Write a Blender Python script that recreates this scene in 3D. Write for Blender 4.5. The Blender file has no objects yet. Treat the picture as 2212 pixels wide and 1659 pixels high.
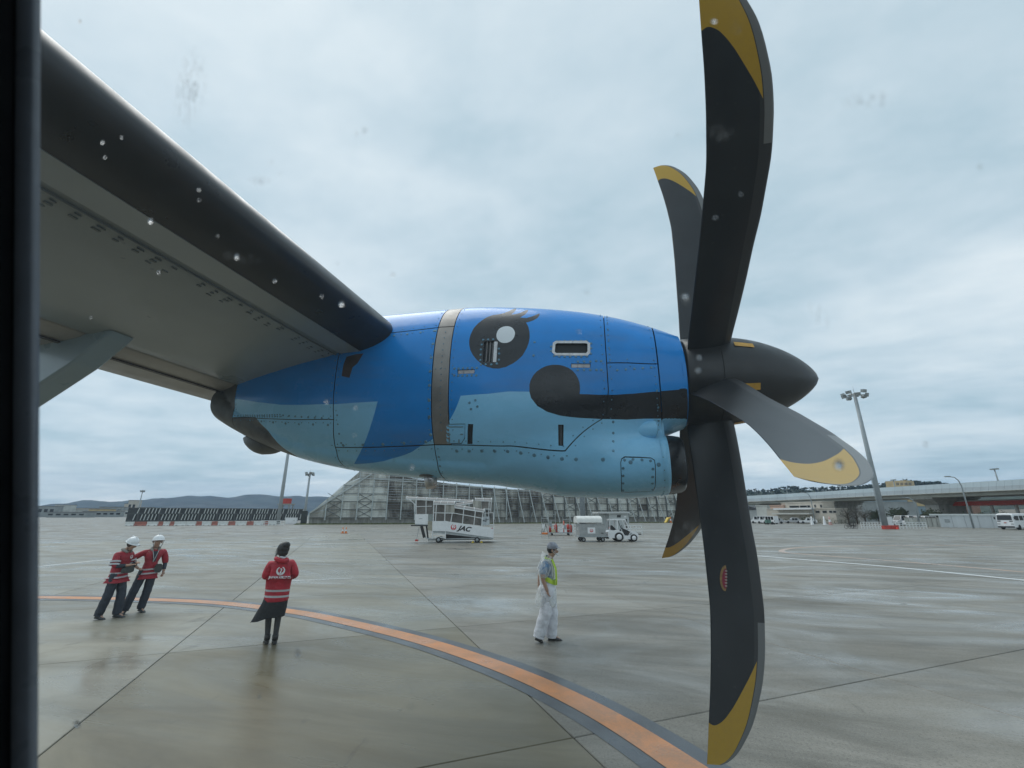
import bpy, math, random
import numpy as np
from mathutils import Vector, Matrix
from mathutils.geometry import delaunay_2d_cdt
from mathutils.bvhtree import BVHTree

S = bpy.context.scene
COL = S.collection
R = math.radians
rng = random.Random(7)

# ------------------------------------------------------------------ camera
F, CX, CY = 940.0, 1106.0, 829.5            # focal length and centre for a 2212 x 1659 frame
PITCH, YAW = R(16.73), R(13.2)
EYE = np.array([0, 0, 2.25])
cd = bpy.data.cameras.new('camera')
cd.sensor_width = 36
cd.lens = 36 * F / 2212
cd.clip_start, cd.clip_end = 0.005, 20000
cam = bpy.data.objects.new('camera', cd)
cam.location = EYE
cam.rotation_euler = (math.pi / 2 + PITCH, 0, YAW)
COL.objects.link(cam)
S.camera = cam
cd.dof.use_dof = True                       # a phone lens: things on the pane itself go soft
cd.dof.focus_distance = 9.0
cd.dof.aperture_fstop = 15

# ------------------------------------------------------------------ world, sun, exposure
SUN_EL, SUN_AZ = R(58), R(150)              # azimuth of the light, from +X turning to +Y
world = bpy.data.worlds.new('World')
S.world = world
world.use_nodes = True
wn, wl = world.node_tree.nodes, world.node_tree.links
wn.clear()

def nd(tree, typ, **kw):
    n = tree.nodes.new(typ)
    for k, v in kw.items():
        if k in n.inputs:
            n.inputs[k].default_value = v
        else:
            setattr(n, k, v)
    return n

def mth(tree, op, a, b=None, c=None, clamp=False):
    n = tree.nodes.new('ShaderNodeMath')
    n.operation = op
    n.use_clamp = clamp
    for i, x in enumerate((a, b, c)):
        if x is None:
            continue
        if isinstance(x, (int, float)):
            n.inputs[i].default_value = x
        else:
            tree.links.new(x, n.inputs[i])
    return n.outputs[0]

def mix(tree, fac, a, b, typ='RGBA', blend='MIX'):
    n = tree.nodes.new('ShaderNodeMix')
    n.data_type = typ
    if typ == 'RGBA':
        n.blend_type = blend
        ia, ib, o = n.inputs[6], n.inputs[7], n.outputs[2]
    else:
        ia, ib, o = n.inputs[2], n.inputs[3], n.outputs[0]
    for s, x in ((n.inputs[0], fac), (ia, a), (ib, b)):
        if isinstance(x, (int, float)):
            s.default_value = x
        elif isinstance(x, tuple):
            s.default_value = x if len(x) == 4 else (*x, 1)
        else:
            tree.links.new(x, s)
    return o

def ramp(tree, fac, stops, interp='LINEAR'):
    n = tree.nodes.new('ShaderNodeValToRGB')
    cr = n.color_ramp
    cr.interpolation = interp
    while len(cr.elements) < len(stops):
        cr.elements.new(0.5)
    for e, (p, c) in zip(cr.elements, stops):
        e.position = p
        e.color = (c, c, c, 1) if isinstance(c, (int, float)) else (*c, 1)
    tree.links.new(fac, n.inputs[0])
    return n.outputs[0]

def noise(tree, vec, scale, detail=4, rough=.5, dist=0.0, dim='3D'):
    n = nd(tree, 'ShaderNodeTexNoise', Scale=scale, Detail=detail, Roughness=rough, Distortion=dist)
    n.noise_dimensions = dim
    if vec is not None:
        tree.links.new(vec, n.inputs['Vector'])
    return n.outputs['Fac']

def mapping(tree, vec, scale=(1, 1, 1), rot=(0, 0, 0), loc=(0, 0, 0)):
    n = tree.nodes.new('ShaderNodeMapping')
    n.inputs['Scale'].default_value = scale
    n.inputs['Rotation'].default_value = rot
    n.inputs['Location'].default_value = loc
    tree.links.new(vec, n.inputs['Vector'])
    return n.outputs[0]

wt = world.node_tree
SKY_STR = 0.1
tc = wt.nodes.new('ShaderNodeTexCoord')
sx = wt.nodes.new('ShaderNodeSeparateXYZ')
wl.new(tc.outputs['Generated'], sx.inputs[0])
zz = mth(wt, 'ADD', mth(wt, 'MAXIMUM', sx.outputs[2], 0.0), 0.10)
cxyz = wt.nodes.new('ShaderNodeCombineXYZ')
wl.new(mth(wt, 'DIVIDE', sx.outputs[0], zz), cxyz.inputs[0])
wl.new(mth(wt, 'DIVIDE', sx.outputs[1], zz), cxyz.inputs[1])
pl = cxyz.outputs[0]
n1 = noise(wt, mapping(wt, pl, (0.8, 1.0, 1), (0, 0, R(24)), (3.1, 0.4, 0)), 0.62, 7, .52, .35)
n2 = noise(wt, mapping(wt, pl, (0.85, 1.1, 1), (0, 0, R(20)), (9.2, 1.7, 0)), 1.7, 6, .58, .3)
n3 = noise(wt, mapping(wt, pl, (0.8, 1.3, 1), (0, 0, R(26)), (1.0, 6.0, 0)), 3.6, 5, .6, .2)
nn = mth(wt, 'ADD', mth(wt, 'MULTIPLY', n1, .58), mth(wt, 'ADD', mth(wt, 'MULTIPLY', n2, .30), mth(wt, 'MULTIPLY', n3, .12)))
k = 1 / SKY_STR
def K(c): return tuple(x * k for x in c)
cl = ramp(wt, nn, [(.30, K((.33, .44, .51))), (.42, K((.44, .575, .65))), (.50, K((.57, .68, .745))), (.58, K((.70, .785, .83))), (.68, K((.90, .94, .95)))])
sky = wt.nodes.new('ShaderNodeTexSky')
sky.sky_type = 'NISHITA'
sky.sun_disc = False
sky.sun_elevation = SUN_EL
sky.sun_rotation = math.pi / 2 - SUN_AZ
skc = mix(wt, .90, sky.outputs[0], cl)
bg = wt.nodes.new('ShaderNodeBackground')
bg.inputs[1].default_value = SKY_STR
wl.new(skc, bg.inputs[0])
wo = wt.nodes.new('ShaderNodeOutputWorld')
wl.new(bg.outputs[0], wo.inputs[0])

sd = bpy.data.lights.new('sun', 'SUN')
sd.energy = 1.4
sd.angle = R(50)
sd.color = (1, .97, .92)
sun = bpy.data.objects.new('sun', sd)
dv = Vector((math.cos(SUN_EL) * math.cos(SUN_AZ), math.cos(SUN_EL) * math.sin(SUN_AZ), math.sin(SUN_EL)))
sun.rotation_euler = (-dv).to_track_quat('-Z', 'Y').to_euler()
COL.objects.link(sun)

S.view_settings.view_transform = 'Standard'
S.view_settings.look = 'None'
S.view_settings.exposure = 0.22
S.view_settings.gamma = 1
S.view_settings.use_curve_mapping = False
S.render.engine = 'CYCLES'
S.cycles.use_denoising = True
S.cycles.max_bounces = 8
S.cycles.transparent_max_bounces = 12

# ------------------------------------------------------------------ pixel geometry
def ray(u, v):
    x, y = (u - CX) / F, -(v - CY) / F
    f, z = math.cos(PITCH) - y * math.sin(PITCH), math.sin(PITCH) + y * math.cos(PITCH)
    return np.array([x * math.cos(YAW) - f * math.sin(YAW), x * math.sin(YAW) + f * math.cos(YAW), z])

def gnd(u, v, z=0.0):
    d = ray(u, v)
    return EYE + d * (z - EYE[2]) / d[2]

def far(u, v, dist):
    """point on the sight line at the given level distance from the eye"""
    d = ray(u, v)
    return EYE + d * dist / math.hypot(d[0], d[1])

# ------------------------------------------------------------------ materials
MATS = {}
def mat(name, col, rough=.5, metal=0.0, var=.12, scale=3.0, bump=0.0, bscale=40, coat=0.0, streak=False, spec=.5, grime=0.0):
    if name in MATS:
        return MATS[name]
    m = bpy.data.materials.new(name)
    m.use_nodes = True
    t = m.node_tree
    b = t.nodes['Principled BSDF']
    b.inputs['Roughness'].default_value = rough
    b.inputs['Metallic'].default_value = metal
    b.inputs['Coat Weight'].default_value = coat
    b.inputs['Coat Roughness'].default_value = .06
    b.inputs['Specular IOR Level'].default_value = spec
    co = t.nodes.new('ShaderNodeTexCoord').outputs['Object']
    v = mapping(t, co, (1, 1, .12)) if streak else co
    if var:
        n = noise(t, v, scale, 5, .6)
        lo = tuple(c * (1 - var * 1.6) for c in col)
        hi = tuple(min(1, c * (1 + var)) for c in col)
        c = ramp(t, n, [(.3, lo), (.7, hi)])
        if grime:                           # thin film of soot trailed back by the airflow
            g = noise(t, mapping(t, co, (.9, 3.2, 4.0), loc=(1.3, .2, .7)), 1.6, 6, .62, .5)
            g2 = noise(t, mapping(t, co, (2, 9, 9)), 3.0, 5, .7)
            gf = mth(t, 'ADD', ramp(t, g, [(.50, 0), (.72, grime)]), ramp(t, g2, [(.60, 0), (.8, grime * .5)]), clamp=True)
            c = mix(t, gf, c, (.13, .135, .14))
        t.links.new(c, b.inputs['Base Color'])
        rr = ramp(t, noise(t, co, scale * 2.3, 4), [(.3, max(.03, rough * .8)), (.7, min(1, rough * 1.2))])
        t.links.new(rr, b.inputs['Roughness'])
    else:
        b.inputs['Base Color'].default_value = (*col, 1)
    if bump:
        bn = t.nodes.new('ShaderNodeBump')
        bn.inputs['Strength'].default_value = bump
        bn.inputs['Distance'].default_value = .02
        t.links.new(noise(t, co, bscale, 4), bn.inputs['Height'])
        t.links.new(bn.outputs[0], b.inputs['Normal'])
    MATS[name] = m
    return m

# ------------------------------------------------------------------ mesh building
class MB:
    def __init__(s):
        s.v, s.f, s.m, s.sm, s.uv = [], [], [], [], None
    def add(s, vs, fs, m=0, smooth=False):
        o = len(s.v)
        s.v += [tuple(map(float, p)) for p in vs]
        for f in fs:
            s.f.append(tuple(i + o for i in f))
            s.m.append(m)
            s.sm.append(smooth)
        return s
    def box(s, a, b, m=0):
        x0, y0, z0 = a
        x1, y1, z1 = b
        vs = [(x0, y0, z0), (x1, y0, z0), (x1, y1, z0), (x0, y1, z0), (x0, y0, z1), (x1, y0, z1), (x1, y1, z1), (x0, y1, z1)]
        return s.add(vs, [(0, 3, 2, 1), (4, 5, 6, 7), (0, 1, 5, 4), (1, 2, 6, 5), (2, 3, 7, 6), (3, 0, 4, 7)], m)
    def bar(s, p, q, w, h=None, m=0):
        p, q = Vector(p), Vector(q)
        h = h or w
        d = (q - p).normalized()
        a = d.cross(Vector((0, 0, 1)))
        if a.length < 1e-3:
            a = Vector((1, 0, 0))
        a.normalize()
        b = a.cross(d).normalized()
        a, b = a * w / 2, b * h / 2
        vs = [p - a - b, p + a - b, p + a + b, p - a + b, q - a - b, q + a - b, q + a + b, q - a + b]
        return s.add(vs, [(0, 3, 2, 1), (4, 5, 6, 7), (0, 1, 5, 4), (1, 2, 6, 5), (2, 3, 7, 6), (3, 0, 4, 7)], m)
    def tube(s, pts, r, seg=8, m=0, cap=True, smooth=True):
        pts = [Vector(p) for p in pts]
        rs = r if isinstance(r, (list, tuple)) else [r] * len(pts)
        o, n = [], len(pts)
        prev = None
        for i, p in enumerate(pts):
            d = (pts[min(i + 1, n - 1)] - pts[max(i - 1, 0)]).normalized()
            if prev is None:
                a = d.cross(Vector((0, 0, 1)))
                if a.length < 1e-3:
                    a = d.cross(Vector((1, 0, 0)))
            else:
                a = prev - d * prev.dot(d)
            a.normalize()
            prev = a
            b = d.cross(a)
            o += [p + (a * math.cos(2 * math.pi * j / seg) + b * math.sin(2 * math.pi * j / seg)) * rs[i] for j in range(seg)]
        fs = [(i * seg + j, i * seg + (j + 1) % seg, (i + 1) * seg + (j + 1) % seg, (i + 1) * seg + j) for i in range(n - 1) for j in range(seg)]
        s.add(o, fs, m, smooth)
        if cap:
            k = len(s.v) - len(o)
            s.f += [tuple(k + j for j in reversed(range(seg))), tuple(k + (n - 1) * seg + j for j in range(seg))]
            s.m += [m, m]
            s.sm += [False, False]
        return s
    def lathe(s, prof, org=(0, 0, 0), axis='z', seg=24, m=0, smooth=True):
        """prof: (along, radius)"""
        vs = []
        for a, r in prof:
            for j in range(seg):
                c, t = math.cos(2 * math.pi * j / seg) * r, math.sin(2 * math.pi * j / seg) * r
                p = {'z': (c, t, a), 'x': (a, c, t), 'y': (t, a, c)}[axis]
                vs.append((p[0] + org[0], p[1] + org[1], p[2] + org[2]))
        n = len(prof)
        return s.add(vs, [(i * seg + j, i * seg + (j + 1) % seg, (i + 1) * seg + (j + 1) % seg, (i + 1) * seg + j) for i in range(n - 1) for j in range(seg)], m, smooth)
    def prism(s, poly, y0, y1, m=0, plane='xz'):
        """extrude a 2-D polygon"""
        n = len(poly)
        P = (lambda p, t: (p[0], t, p[1])) if plane == 'xz' else ((lambda p, t: (t, p[0], p[1])) if plane == 'yz' else (lambda p, t: (p[0], p[1], t)))
        vs = [P(p, y0) for p in poly] + [P(p, y1) for p in poly]
        fs = [tuple(range(n)), tuple(n + i for i in reversed(range(n)))] + [(i, n + i, n + (i + 1) % n, (i + 1) % n) for i in range(n)]
        return s.add(vs, fs, m)
    def mesh(s, name, mats):
        me = bpy.data.meshes.new(name)
        me.from_pydata(s.v, [], s.f)
        for mm in (mats if isinstance(mats, (list, tuple)) else [mats]):
            me.materials.append(mm)
        me.polygons.foreach_set('material_index', s.m)
        me.polygons.foreach_set('use_smooth', s.sm)
        me.update()
        return me
    def build(s, name, mats, parent=None, fix=True):
        me = s.mesh(name, mats)
        if fix:
            import bmesh
            bm = bmesh.new()
            bm.from_mesh(me)
            bmesh.ops.recalc_face_normals(bm, faces=bm.faces)
            bm.to_mesh(me)
            bm.free()
        return link(name, me, parent)

def link(name, me, parent=None):
    o = bpy.data.objects.new(name, me)
    COL.objects.link(o)
    if parent:
        o.parent = parent
    return o

def tag(o, label=None, cat=None, group=None, kind=None):
    for kk, x in (('label', label), ('category', cat), ('group', group), ('kind', kind)):
        if x:
            o[kk] = x
    return o

def thing(name, label, cat, loc=(0, 0, 0), rz=0.0, group=None):
    o = bpy.data.objects.new(name, None)
    COL.objects.link(o)
    o.location = tuple(map(float, loc))
    o.rotation_euler = (0, 0, rz)
    return tag(o, label, cat, group)

KIDS = {}
def dup(o, loc=None, rz=None, label=None, parent=None):
    c = o.copy()
    COL.objects.link(c)
    if parent:
        c.parent = parent
    if loc is not None:
        c.location = tuple(map(float, loc))
    if rz is not None:
        c.rotation_euler = (0, 0, rz)
    if label:
        c['label'] = label
    for ch in [x for x in S.objects if x.parent == o]:
        dup(ch, parent=c)
    return c

def flat(poly_list, org, ux, uy, m_list, mb=None):
    """thin flat shapes laid on a plane: polygon, material index, offset"""
    mb = mb or MB()
    org, ux, uy = Vector(org), Vector(ux), Vector(uy)
    nz = ux.cross(uy).normalized()
    for poly, m, off in poly_list:
        mb.add([org + ux * a + uy * b + nz * off for a, b in poly], [tuple(range(len(poly)))], m)
    return mb

def text_mesh(txt, size, shear=0.0, bold=0.0):
    c = bpy.data.curves.new('t', 'FONT')
    c.body = txt
    c.size = size
    c.shear = shear
    c.offset = bold
    c.align_x = 'CENTER'
    c.align_y = 'CENTER'
    c.resolution_u = 3
    o = bpy.data.objects.new('t', c)
    COL.objects.link(o)
    dg = bpy.context.evaluated_depsgraph_get()
    me = bpy.data.meshes.new_from_object(o.evaluated_get(dg))
    bpy.data.objects.remove(o)
    vs = [v.co.copy() for v in me.vertices]
    fs = [tuple(p.vertices) for p in me.polygons]
    bpy.data.meshes.remove(me)
    return vs, fs

def ell(cx, cy, a, b, n=20, t0=0, t1=2 * math.pi):
    full = abs(t1 - t0 - 2 * math.pi) < 1e-6
    m = n if full else n - 1
    return [(cx + a * math.cos(t0 + (t1 - t0) * i / m), cy + b * math.sin(t0 + (t1 - t0) * i / m)) for i in range(n)]
def ring_quads(cx, cy, r_out, c2x, c2y, r_in, t0, t1, n=18):
    o = []
    for i in range(n):
        a, b = t0 + (t1 - t0) * i / n, t0 + (t1 - t0) * (i + 1) / n
        o.append([(cx + r_out * math.cos(a), cy + r_out * math.sin(a)), (cx + r_out * math.cos(b), cy + r_out * math.sin(b)),
                  (c2x + r_in * math.cos(b), c2y + r_in * math.sin(b)), (c2x + r_in * math.cos(a), c2y + r_in * math.sin(a))])
    return o
def crane_polys(fg, bgm, r):
    """round crane emblem: two raised wings closing a circle, neck and head between them"""
    P = [(ell(0, 0, r, r, 24), bgm, 0.0)]
    for q in ring_quads(0, 0, r, 0, .17 * r, .66 * r, R(112), R(428), 22):
        P.append((q, fg, .002))
    neck = [(-.16, -.52), (.16, -.52), (.12, -.2), (.26, .12), (.3, .42), (.14, .6), (-.12, .56), (-.34, .36), (-.1, .42), (.06, .4), (.06, .16), (-.12, -.14)]
    P.append(([(a * r, b * r) for a, b in neck], fg, .003))
    for k2 in range(3):
        x = (-.3 + .24 * k2) * r
        P.append(([(x, -.78 * r), (x + .16 * r, -.78 * r), (x + .2 * r, -.62 * r), (x + .04 * r, -.62 * r)], bgm, .004))
    return P
# ================================================================== the aircraft
plane_root = thing('turboprop_aircraft', 'blue turboprop aircraft with a face painted on its engine, black propeller and grey wing', 'aircraft', (0, 0, 0))
M_blue = mat('blue_paint', (.012, .25, .70), .24, var=.09, scale=2.2, coat=.16, spec=.28, grime=.20, bump=.10, bscale=2.6)
M_light = mat('light_blue_paint', (.27, .62, .90), .27, var=.06, scale=2.5, coat=.16, spec=.3, grime=.13, bump=.10, bscale=2.6)
M_black = mat('black_paint', (.011, .014, .019), .30, var=.2, scale=6, coat=.12, spec=.4, grime=.15)
M_white = mat('white_marking', (.70, .75, .78), .35, var=.05)
M_strip = mat('bare_titanium_band', (.27, .255, .24), .42, metal=.55, var=.18, scale=5)
M_stain = mat('soot_stained_skin', (.13, .135, .13), .5, var=.4, scale=4, streak=False)
M_seal = mat('brown_sealant', (.05, .035, .035), .6, var=.3, scale=12)
M_inner = mat('dark_inner_skin', (.012, .016, .02), .7, var=0)
M_dark = mat('dark_web', (.03, .06, .065), .4, var=.2)
M_alu = mat('bare_aluminium', (.55, .55, .56), .32, metal=.6, var=.15, scale=20)
M_screw = mat('fastener_grey', (.13, .27, .37), .4, metal=.4, var=.2)
M_wing = mat('wing_grey_paint', (.295, .335, .345), .33, var=.06, scale=1.4, coat=.15)
M_boot = mat('black_rubber_boot', (.018, .019, .021), .33, var=.25, scale=5)
M_flap = mat('flap_bare_grey', (.42, .40, .375), .4, var=.16, scale=2.5)
M_fus = mat('fuselage_white', (.72, .74, .75), .3, var=.04)
M_cabin = mat('cabin_lining', (.16, .155, .15), .7, var=.05)
M_fair = mat('fairing_blue_grey', (.30, .40, .46), .3, var=.06, coat=.2)

# ---- engine nacelle as one implicit body: round cowl blended with the chin intake
YN, PX, PZ = 2.93, .59, 3.08
def cr(xs, ys, x):
    xs, ys = np.asarray(xs, float), np.asarray(ys, float)
    x = np.clip(x, xs[0], xs[-1])
    h = np.diff(xs)
    d = np.diff(ys) / h
    m = np.zeros_like(ys)
    m[0], m[-1] = d[0], d[-1]
    for i in range(1, len(xs) - 1):
        m[i] = 0 if d[i - 1] * d[i] <= 0 else 2 * d[i - 1] * d[i] / (d[i - 1] + d[i])
    i = np.clip(np.searchsorted(xs, x) - 1, 0, len(h) - 1)
    t = (x - xs[i]) / h[i]
    return (2*t**3 - 3*t**2 + 1)*ys[i] + (t**3 - 2*t**2 + t)*h[i]*m[i] + (-2*t**3 + 3*t**2)*ys[i+1] + (t**3 - t**2)*h[i]*m[i+1]
ST = [-3.12, -2.9, -2.6, -2.2, -1.8, -1.4, -1.0, -.6, -.2, .05, .28, .48]
ZT = [3.30, 3.42, 3.55, 3.68, 3.745, 3.74, 3.735, 3.695, 3.624, 3.556, 3.466, 3.365]
BX = [-3.12, -2.9, -2.6, -2.2, -1.8, -1.4, -1.0, -.6, -.2, .05, .28, .36]
ZB = [3.004, 2.885, 2.755, 2.629, 2.552, 2.502, 2.46, 2.425, 2.363, 2.349, 2.366, 2.376]
AX, AA = [-3.12, -2.9, -2.5, -2.0, -1.4, -.8, -.4, 0, .28, .48], [.16, .27, .37, .44, .46, .46, .44, .38, .32, .288]
LX, LF = [-.7, -.4, -.1, .1, .28, .48], [0, .10, .45, .75, .95, 1.]
CHX, CHA, CHT = [-.8, -.4, 0, .36], [.30, .33, .33, .31], [.30, .34, .36, .36]
def n_body(X):
    zt, zb = cr(ST, ZT, X), cr(BX, ZB, X)
    return zt, zb + (cr([.28, .48], [2.735, 2.795], X) - zb) * cr(LX, LF, X), cr(AX, AA, X), zb
def sup(y, z, c, a, b, n):
    return ((((np.abs(y - YN) / a) ** n + (np.abs(z - c) / b) ** n) ** (1 / n)) - 1) * np.minimum(a, b)
def n_impl(X, y, z, chin=True):
    zt, zl, a, zb = n_body(X)
    g1 = sup(y, z, (zt + zl) / 2, a, (zt - zl) / 2, 2.35)
    if not chin:
        return g1
    a2, h2 = cr(CHX, CHA, X), cr(CHX, CHT, X)
    g2 = sup(y, z, zb + h2 / 2, a2, h2 / 2, 2.5)
    kk = .001 + .129 * np.clip((X + .8) / .5, 0, 1)
    h = np.clip(.5 + .5 * (g2 - g1) / kk, 0, 1)
    return g2 + (g1 - g2) * h - kk * h * (1 - h)
def n_center(X, chin=True):
    zt, zl, a, zb = n_body(X)
    z6 = (cr(ST, ZT, np.array(-.6)) + cr(BX, ZB, np.array(-.6))) / 2
    c = np.where(X < -.6, (zt + zb) / 2, np.interp(X, [-.6, .28], [z6, 2.86]))
    return c if chin else np.where(X < .29, c, PZ)
def n_section(X, th, chin=True, off=0.0):
    zc = n_center(X, chin)
    dy, dz = -np.cos(th), np.sin(th)
    lo, hi = np.full_like(X, .02), np.full_like(X, .95)
    found = np.zeros(X.shape, bool)
    rs = np.linspace(.95, .02, 110)
    for i, rr in enumerate(rs):
        new = (n_impl(X, YN + dy * rr, zc + dz * rr, chin) < 0) & ~found
        lo = np.where(new, rr, lo)
        hi = np.where(new, rs[max(i - 1, 0)], hi)
        found |= new
    for _ in range(18):
        m = (lo + hi) / 2
        g = n_impl(X, YN + dy * m, zc + dz * m, chin)
        lo, hi = np.where(g < 0, m, lo), np.where(g < 0, hi, m)
    lo = lo + off
    return np.stack([X, YN + dy * lo, zc + dz * lo], -1)
def n_normal(p, chin=True):
    e = 1e-3
    g = lambda q: n_impl(q[:, 0], q[:, 1], q[:, 2], chin)
    n = np.stack([g(p + np.eye(3)[i] * e) - g(p - np.eye(3)[i] * e) for i in range(3)], -1)
    return n / np.maximum(np.linalg.norm(n, axis=1, keepdims=True), 1e-9)
SR = .5                                     # metres of the unrolled skin per radian
def hit(u, v):
    d = ray(u, v)
    t = np.linspace(2.0, 4.2, 1400)
    p = EYE + d * (t[:, None] / d[1])
    g = n_impl(p[:, 0], p[:, 1], p[:, 2])
    kx = np.argmax(g < 0)
    if g[kx] >= 0:
        kx = np.argmin(g)
    q = p[kx]
    zc = float(n_center(np.array([q[0]]))[0])
    return (float(q[0]), float(min(math.pi / 2, math.atan2(q[2] - zc, YN - q[1]))) * SR)
Z3 = lambda x, y: ((1600 + x / 1.8433) / 1.8228, (1100 + y / 1.8433) / 1.8228)
Z2 = lambda x, y: ((800 + x / 1.8433) / 1.8228, (1100 + y / 1.8433) / 1.8228)
ZE = lambda x, y: ((1780 + x / 4.609) / 1.8228, (1200 + y / 4.609) / 1.8228)
def smooth_line(pts, closed=False, it=2):
    for _ in range(it):
        o = []
        n = len(pts)
        rng_ = range(n if closed else n - 1)
        if not closed:
            o.append(pts[0])
        for i in rng_:
            a, b = pts[i], pts[(i + 1) % n]
            o += [(.75 * a[0] + .25 * b[0], .75 * a[1] + .25 * b[1]), (.25 * a[0] + .75 * b[0], .25 * a[1] + .75 * b[1])]
        if not closed:
            o.append(pts[-1])
        pts = o
    return pts
def skin(fn, pts): return [hit(*fn(*p)) for p in pts]
TOPS, BOTS = math.pi / 2 * SR, -math.pi / 2 * SR
# livery outlines, traced on the near flank
eye = skin(ZE, [(310,650),(330,560),(390,430),(470,340),(560,270),(650,220),(750,185),(850,175),(950,150),(1050,110),(1120,72),(1163,66),(1160,95),(1130,135),(1075,178),(1150,170),(1250,145),(1340,100),(1383,92),(1375,125),(1330,175),(1235,232),(1350,240),(1450,215),(1540,175),(1588,157),(1590,190),(1550,240),(1480,285),(1400,312),(1345,325),(1385,400),(1408,500),(1410,600),(1390,700),(1350,800),(1280,920),(1200,1000),(1100,1070),(980,1130),(850,1160),(750,1158),(640,1130),(540,1080),(450,1000),(380,920),(330,820),(312,730)])
pupil = smooth_line(skin(ZE, [(800,560),(830,460),(900,405),(1000,388),(1085,408),(1133,470),(1145,530),(1120,610),(1060,670),(970,702),(880,685),(820,630)]), True, 1)
mouth_top = skin(Z3, [(1258,832),(1400,838),(1520,838),(1650,830),(1800,815),(1900,808),(2009,795)])
mouth_low = skin(Z3, [(2000,1008),(1850,1010),(1600,1018),(1400,1013),(1250,1005),(1120,990),(1020,960),(950,918),(905,860),(893,815)])
circ = smooth_line(skin(Z3, [(893,815),(893,750),(930,680),(1000,632),(1080,617),(1160,632),(1220,672),(1255,735),(1262,790),(1258,832)]), False, 1)
ext = [(.5, mouth_top[-1][1]), (.5, mouth_low[0][1])]
mouth = circ + mouth_top[1:] + ext + mouth_low[:-1]
cres_r = smooth_line(skin(Z3, [(395,845),(375,900),(350,960),(310,1030),(285,1065),(235,1125),(185,1165),(100,1210)]) + skin(Z2, [(1500,1262),(1350,1310),(1200,1335),(1095,1340)]), False, 1)
cres_l = smooth_line(skin(Z2, [(1095,1340),(1150,1240),(1200,1120),(1240,990),(1268,885)]), False, 1)
light_main = skin(Z3, [(395,845),(600,830),(893,815)]) + mouth_low[::-1][1:] + [(.5, mouth_low[0][1]), (.5, BOTS - .1), (-1.62, BOTS - .1)] + cres_r[::-1]
tl = skin(Z2, [(240,868),(400,892),(560,910),(760,910),(960,905),(1110,895),(1268,885)])
light_aft = tl[:-1] + cres_l[::-1] + [(-1.62, BOTS - .1), (-3.3, BOTS - .1), (-3.3, tl[0][1])]
belly = skin(Z2, [(215,1000),(380,1000),(420,1050),(520,1160),(640,1260),(760,1316)])
soot = [(-3.3, TOPS + .1), (-2.77, TOPS + .1), (-2.77, belly[0][1])] + belly + [(-2.15, BOTS - .1), (-3.3, BOTS - .1)]
seal = skin(Z2, [(1040,562),(1100,545),(1165,538),(1120,610),(1085,640),(1062,715),(1005,702),(1018,620)])
LIV = [(light_main, 1), (light_aft, 1), (mouth, 2), (eye, 2), (pupil, 3), (soot, 4), (seal, 5)]
N_MATS = [M_blue, M_light, M_black, M_white, M_stain, M_seal, M_strip, M_dark, M_alu]
# openings in the skin
louver = skin(ZE, [(585,665),(765,662),(830,660),(803,1040),(560,1035),(570,850)])
inlet = skin(Z3, [(1075,470),(1090,460),(1305,460),(1322,470),(1322,530),(1308,545),(1085,543),(1070,530)])
latch_a = skin(Z3, [(372,658),(497,653),(495,683),(372,688)])
latch_b = skin(Z3, [(1195,612),(1338,612),(1336,642),(1195,642)])
slot_a = skin(Z3, [(448,1050),(486,1050),(480,1195),(444,1195)])
slot_b = skin(Z3, [(1102,1054),(1142,1054),(1140,1208),(1104,1206)])
HOLES = [louver, inlet, latch_a, latch_b, slot_a, slot_b]
# cowl panels: outline in unrolled skin, name, forced material
T = lambda x: x * SR
def rect(x0, x1, t0, t1): return [(x0, T(t0)), (x1, T(t0)), (x1, T(t1)), (x0, T(t1))]
H = math.pi / 2
door = skin(Z3, [(1556,1330),(1562,1303),(1585,1287),(1700,1290),(1775,1296),(1800,1310),(1806,1345),(1806,1500),(1790,1535),(1600,1545),(1562,1540)])
hatch = skin(Z3, [(290,1065),(300,1052),(425,1050),(424,1150),(400,1190),(290,1192)])
LOW = [(-1.105, T(-.86)), (-.99, T(-.855)), (-.65, T(-.84)), (-.28, T(-.79)), (-.03, T(-.34)), (-.01, T(.1)), (-.01, T(.49)), (.12, T(.58)), (.29, T(.69)), (.29, T(-H)), (-1.125, T(-H))]
PANELS = [
    ('tail_cap', rect(-3.0, -2.77, -H, H), 4),
    ('cowl_panel', rect(-2.77, -1.82, -.61, H), None),
    ('cowl_panel', [(-2.77, T(-H)), (-1.87, T(-H)), (-1.85, T(-.95)), (-1.82, T(-.61)), (-2.77, T(-.61))], None),
    ('cowl_panel', [(-1.82, T(.66)), (-1.45, T(.68)), (-1.105, T(.73)), (-1.105, T(H)), (-1.82, T(H))], None),
    ('cowl_panel', [(-1.85, T(-.97)), (-1.4, T(-.90)), (-1.105, T(-.86)), (-1.105, T(.73)), (-1.45, T(.68)), (-1.82, T(.66)), (-1.82, T(-.61))], None),
    ('cowl_panel', [(-1.87, T(-H)), (-1.125, T(-H)), (-1.105, T(-.86)), (-1.4, T(-.90)), (-1.85, T(-.97))], None),
    ('metal_band', rect(-1.105, -.99, .735, H), 6),
    ('metal_band', [(-1.105, T(-.86)), (-.99, T(-.855)), (-.99, T(.735)), (-1.105, T(.735))], 6),
    ('cowl_panel', [(-.99, T(-.855)), (-.65, T(-.84)), (-.28, T(-.79)), (-.03, T(-.34)), (-.01, T(.1)), (-.01, T(H)), (-.99, T(H))], None),
    ('cowl_panel', [(-.01, T(.49)), (.12, T(.58)), (.29, T(.69)), (.29, T(H)), (-.01, T(H))], None),
    ('cowl_panel', LOW, None),
]
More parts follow.
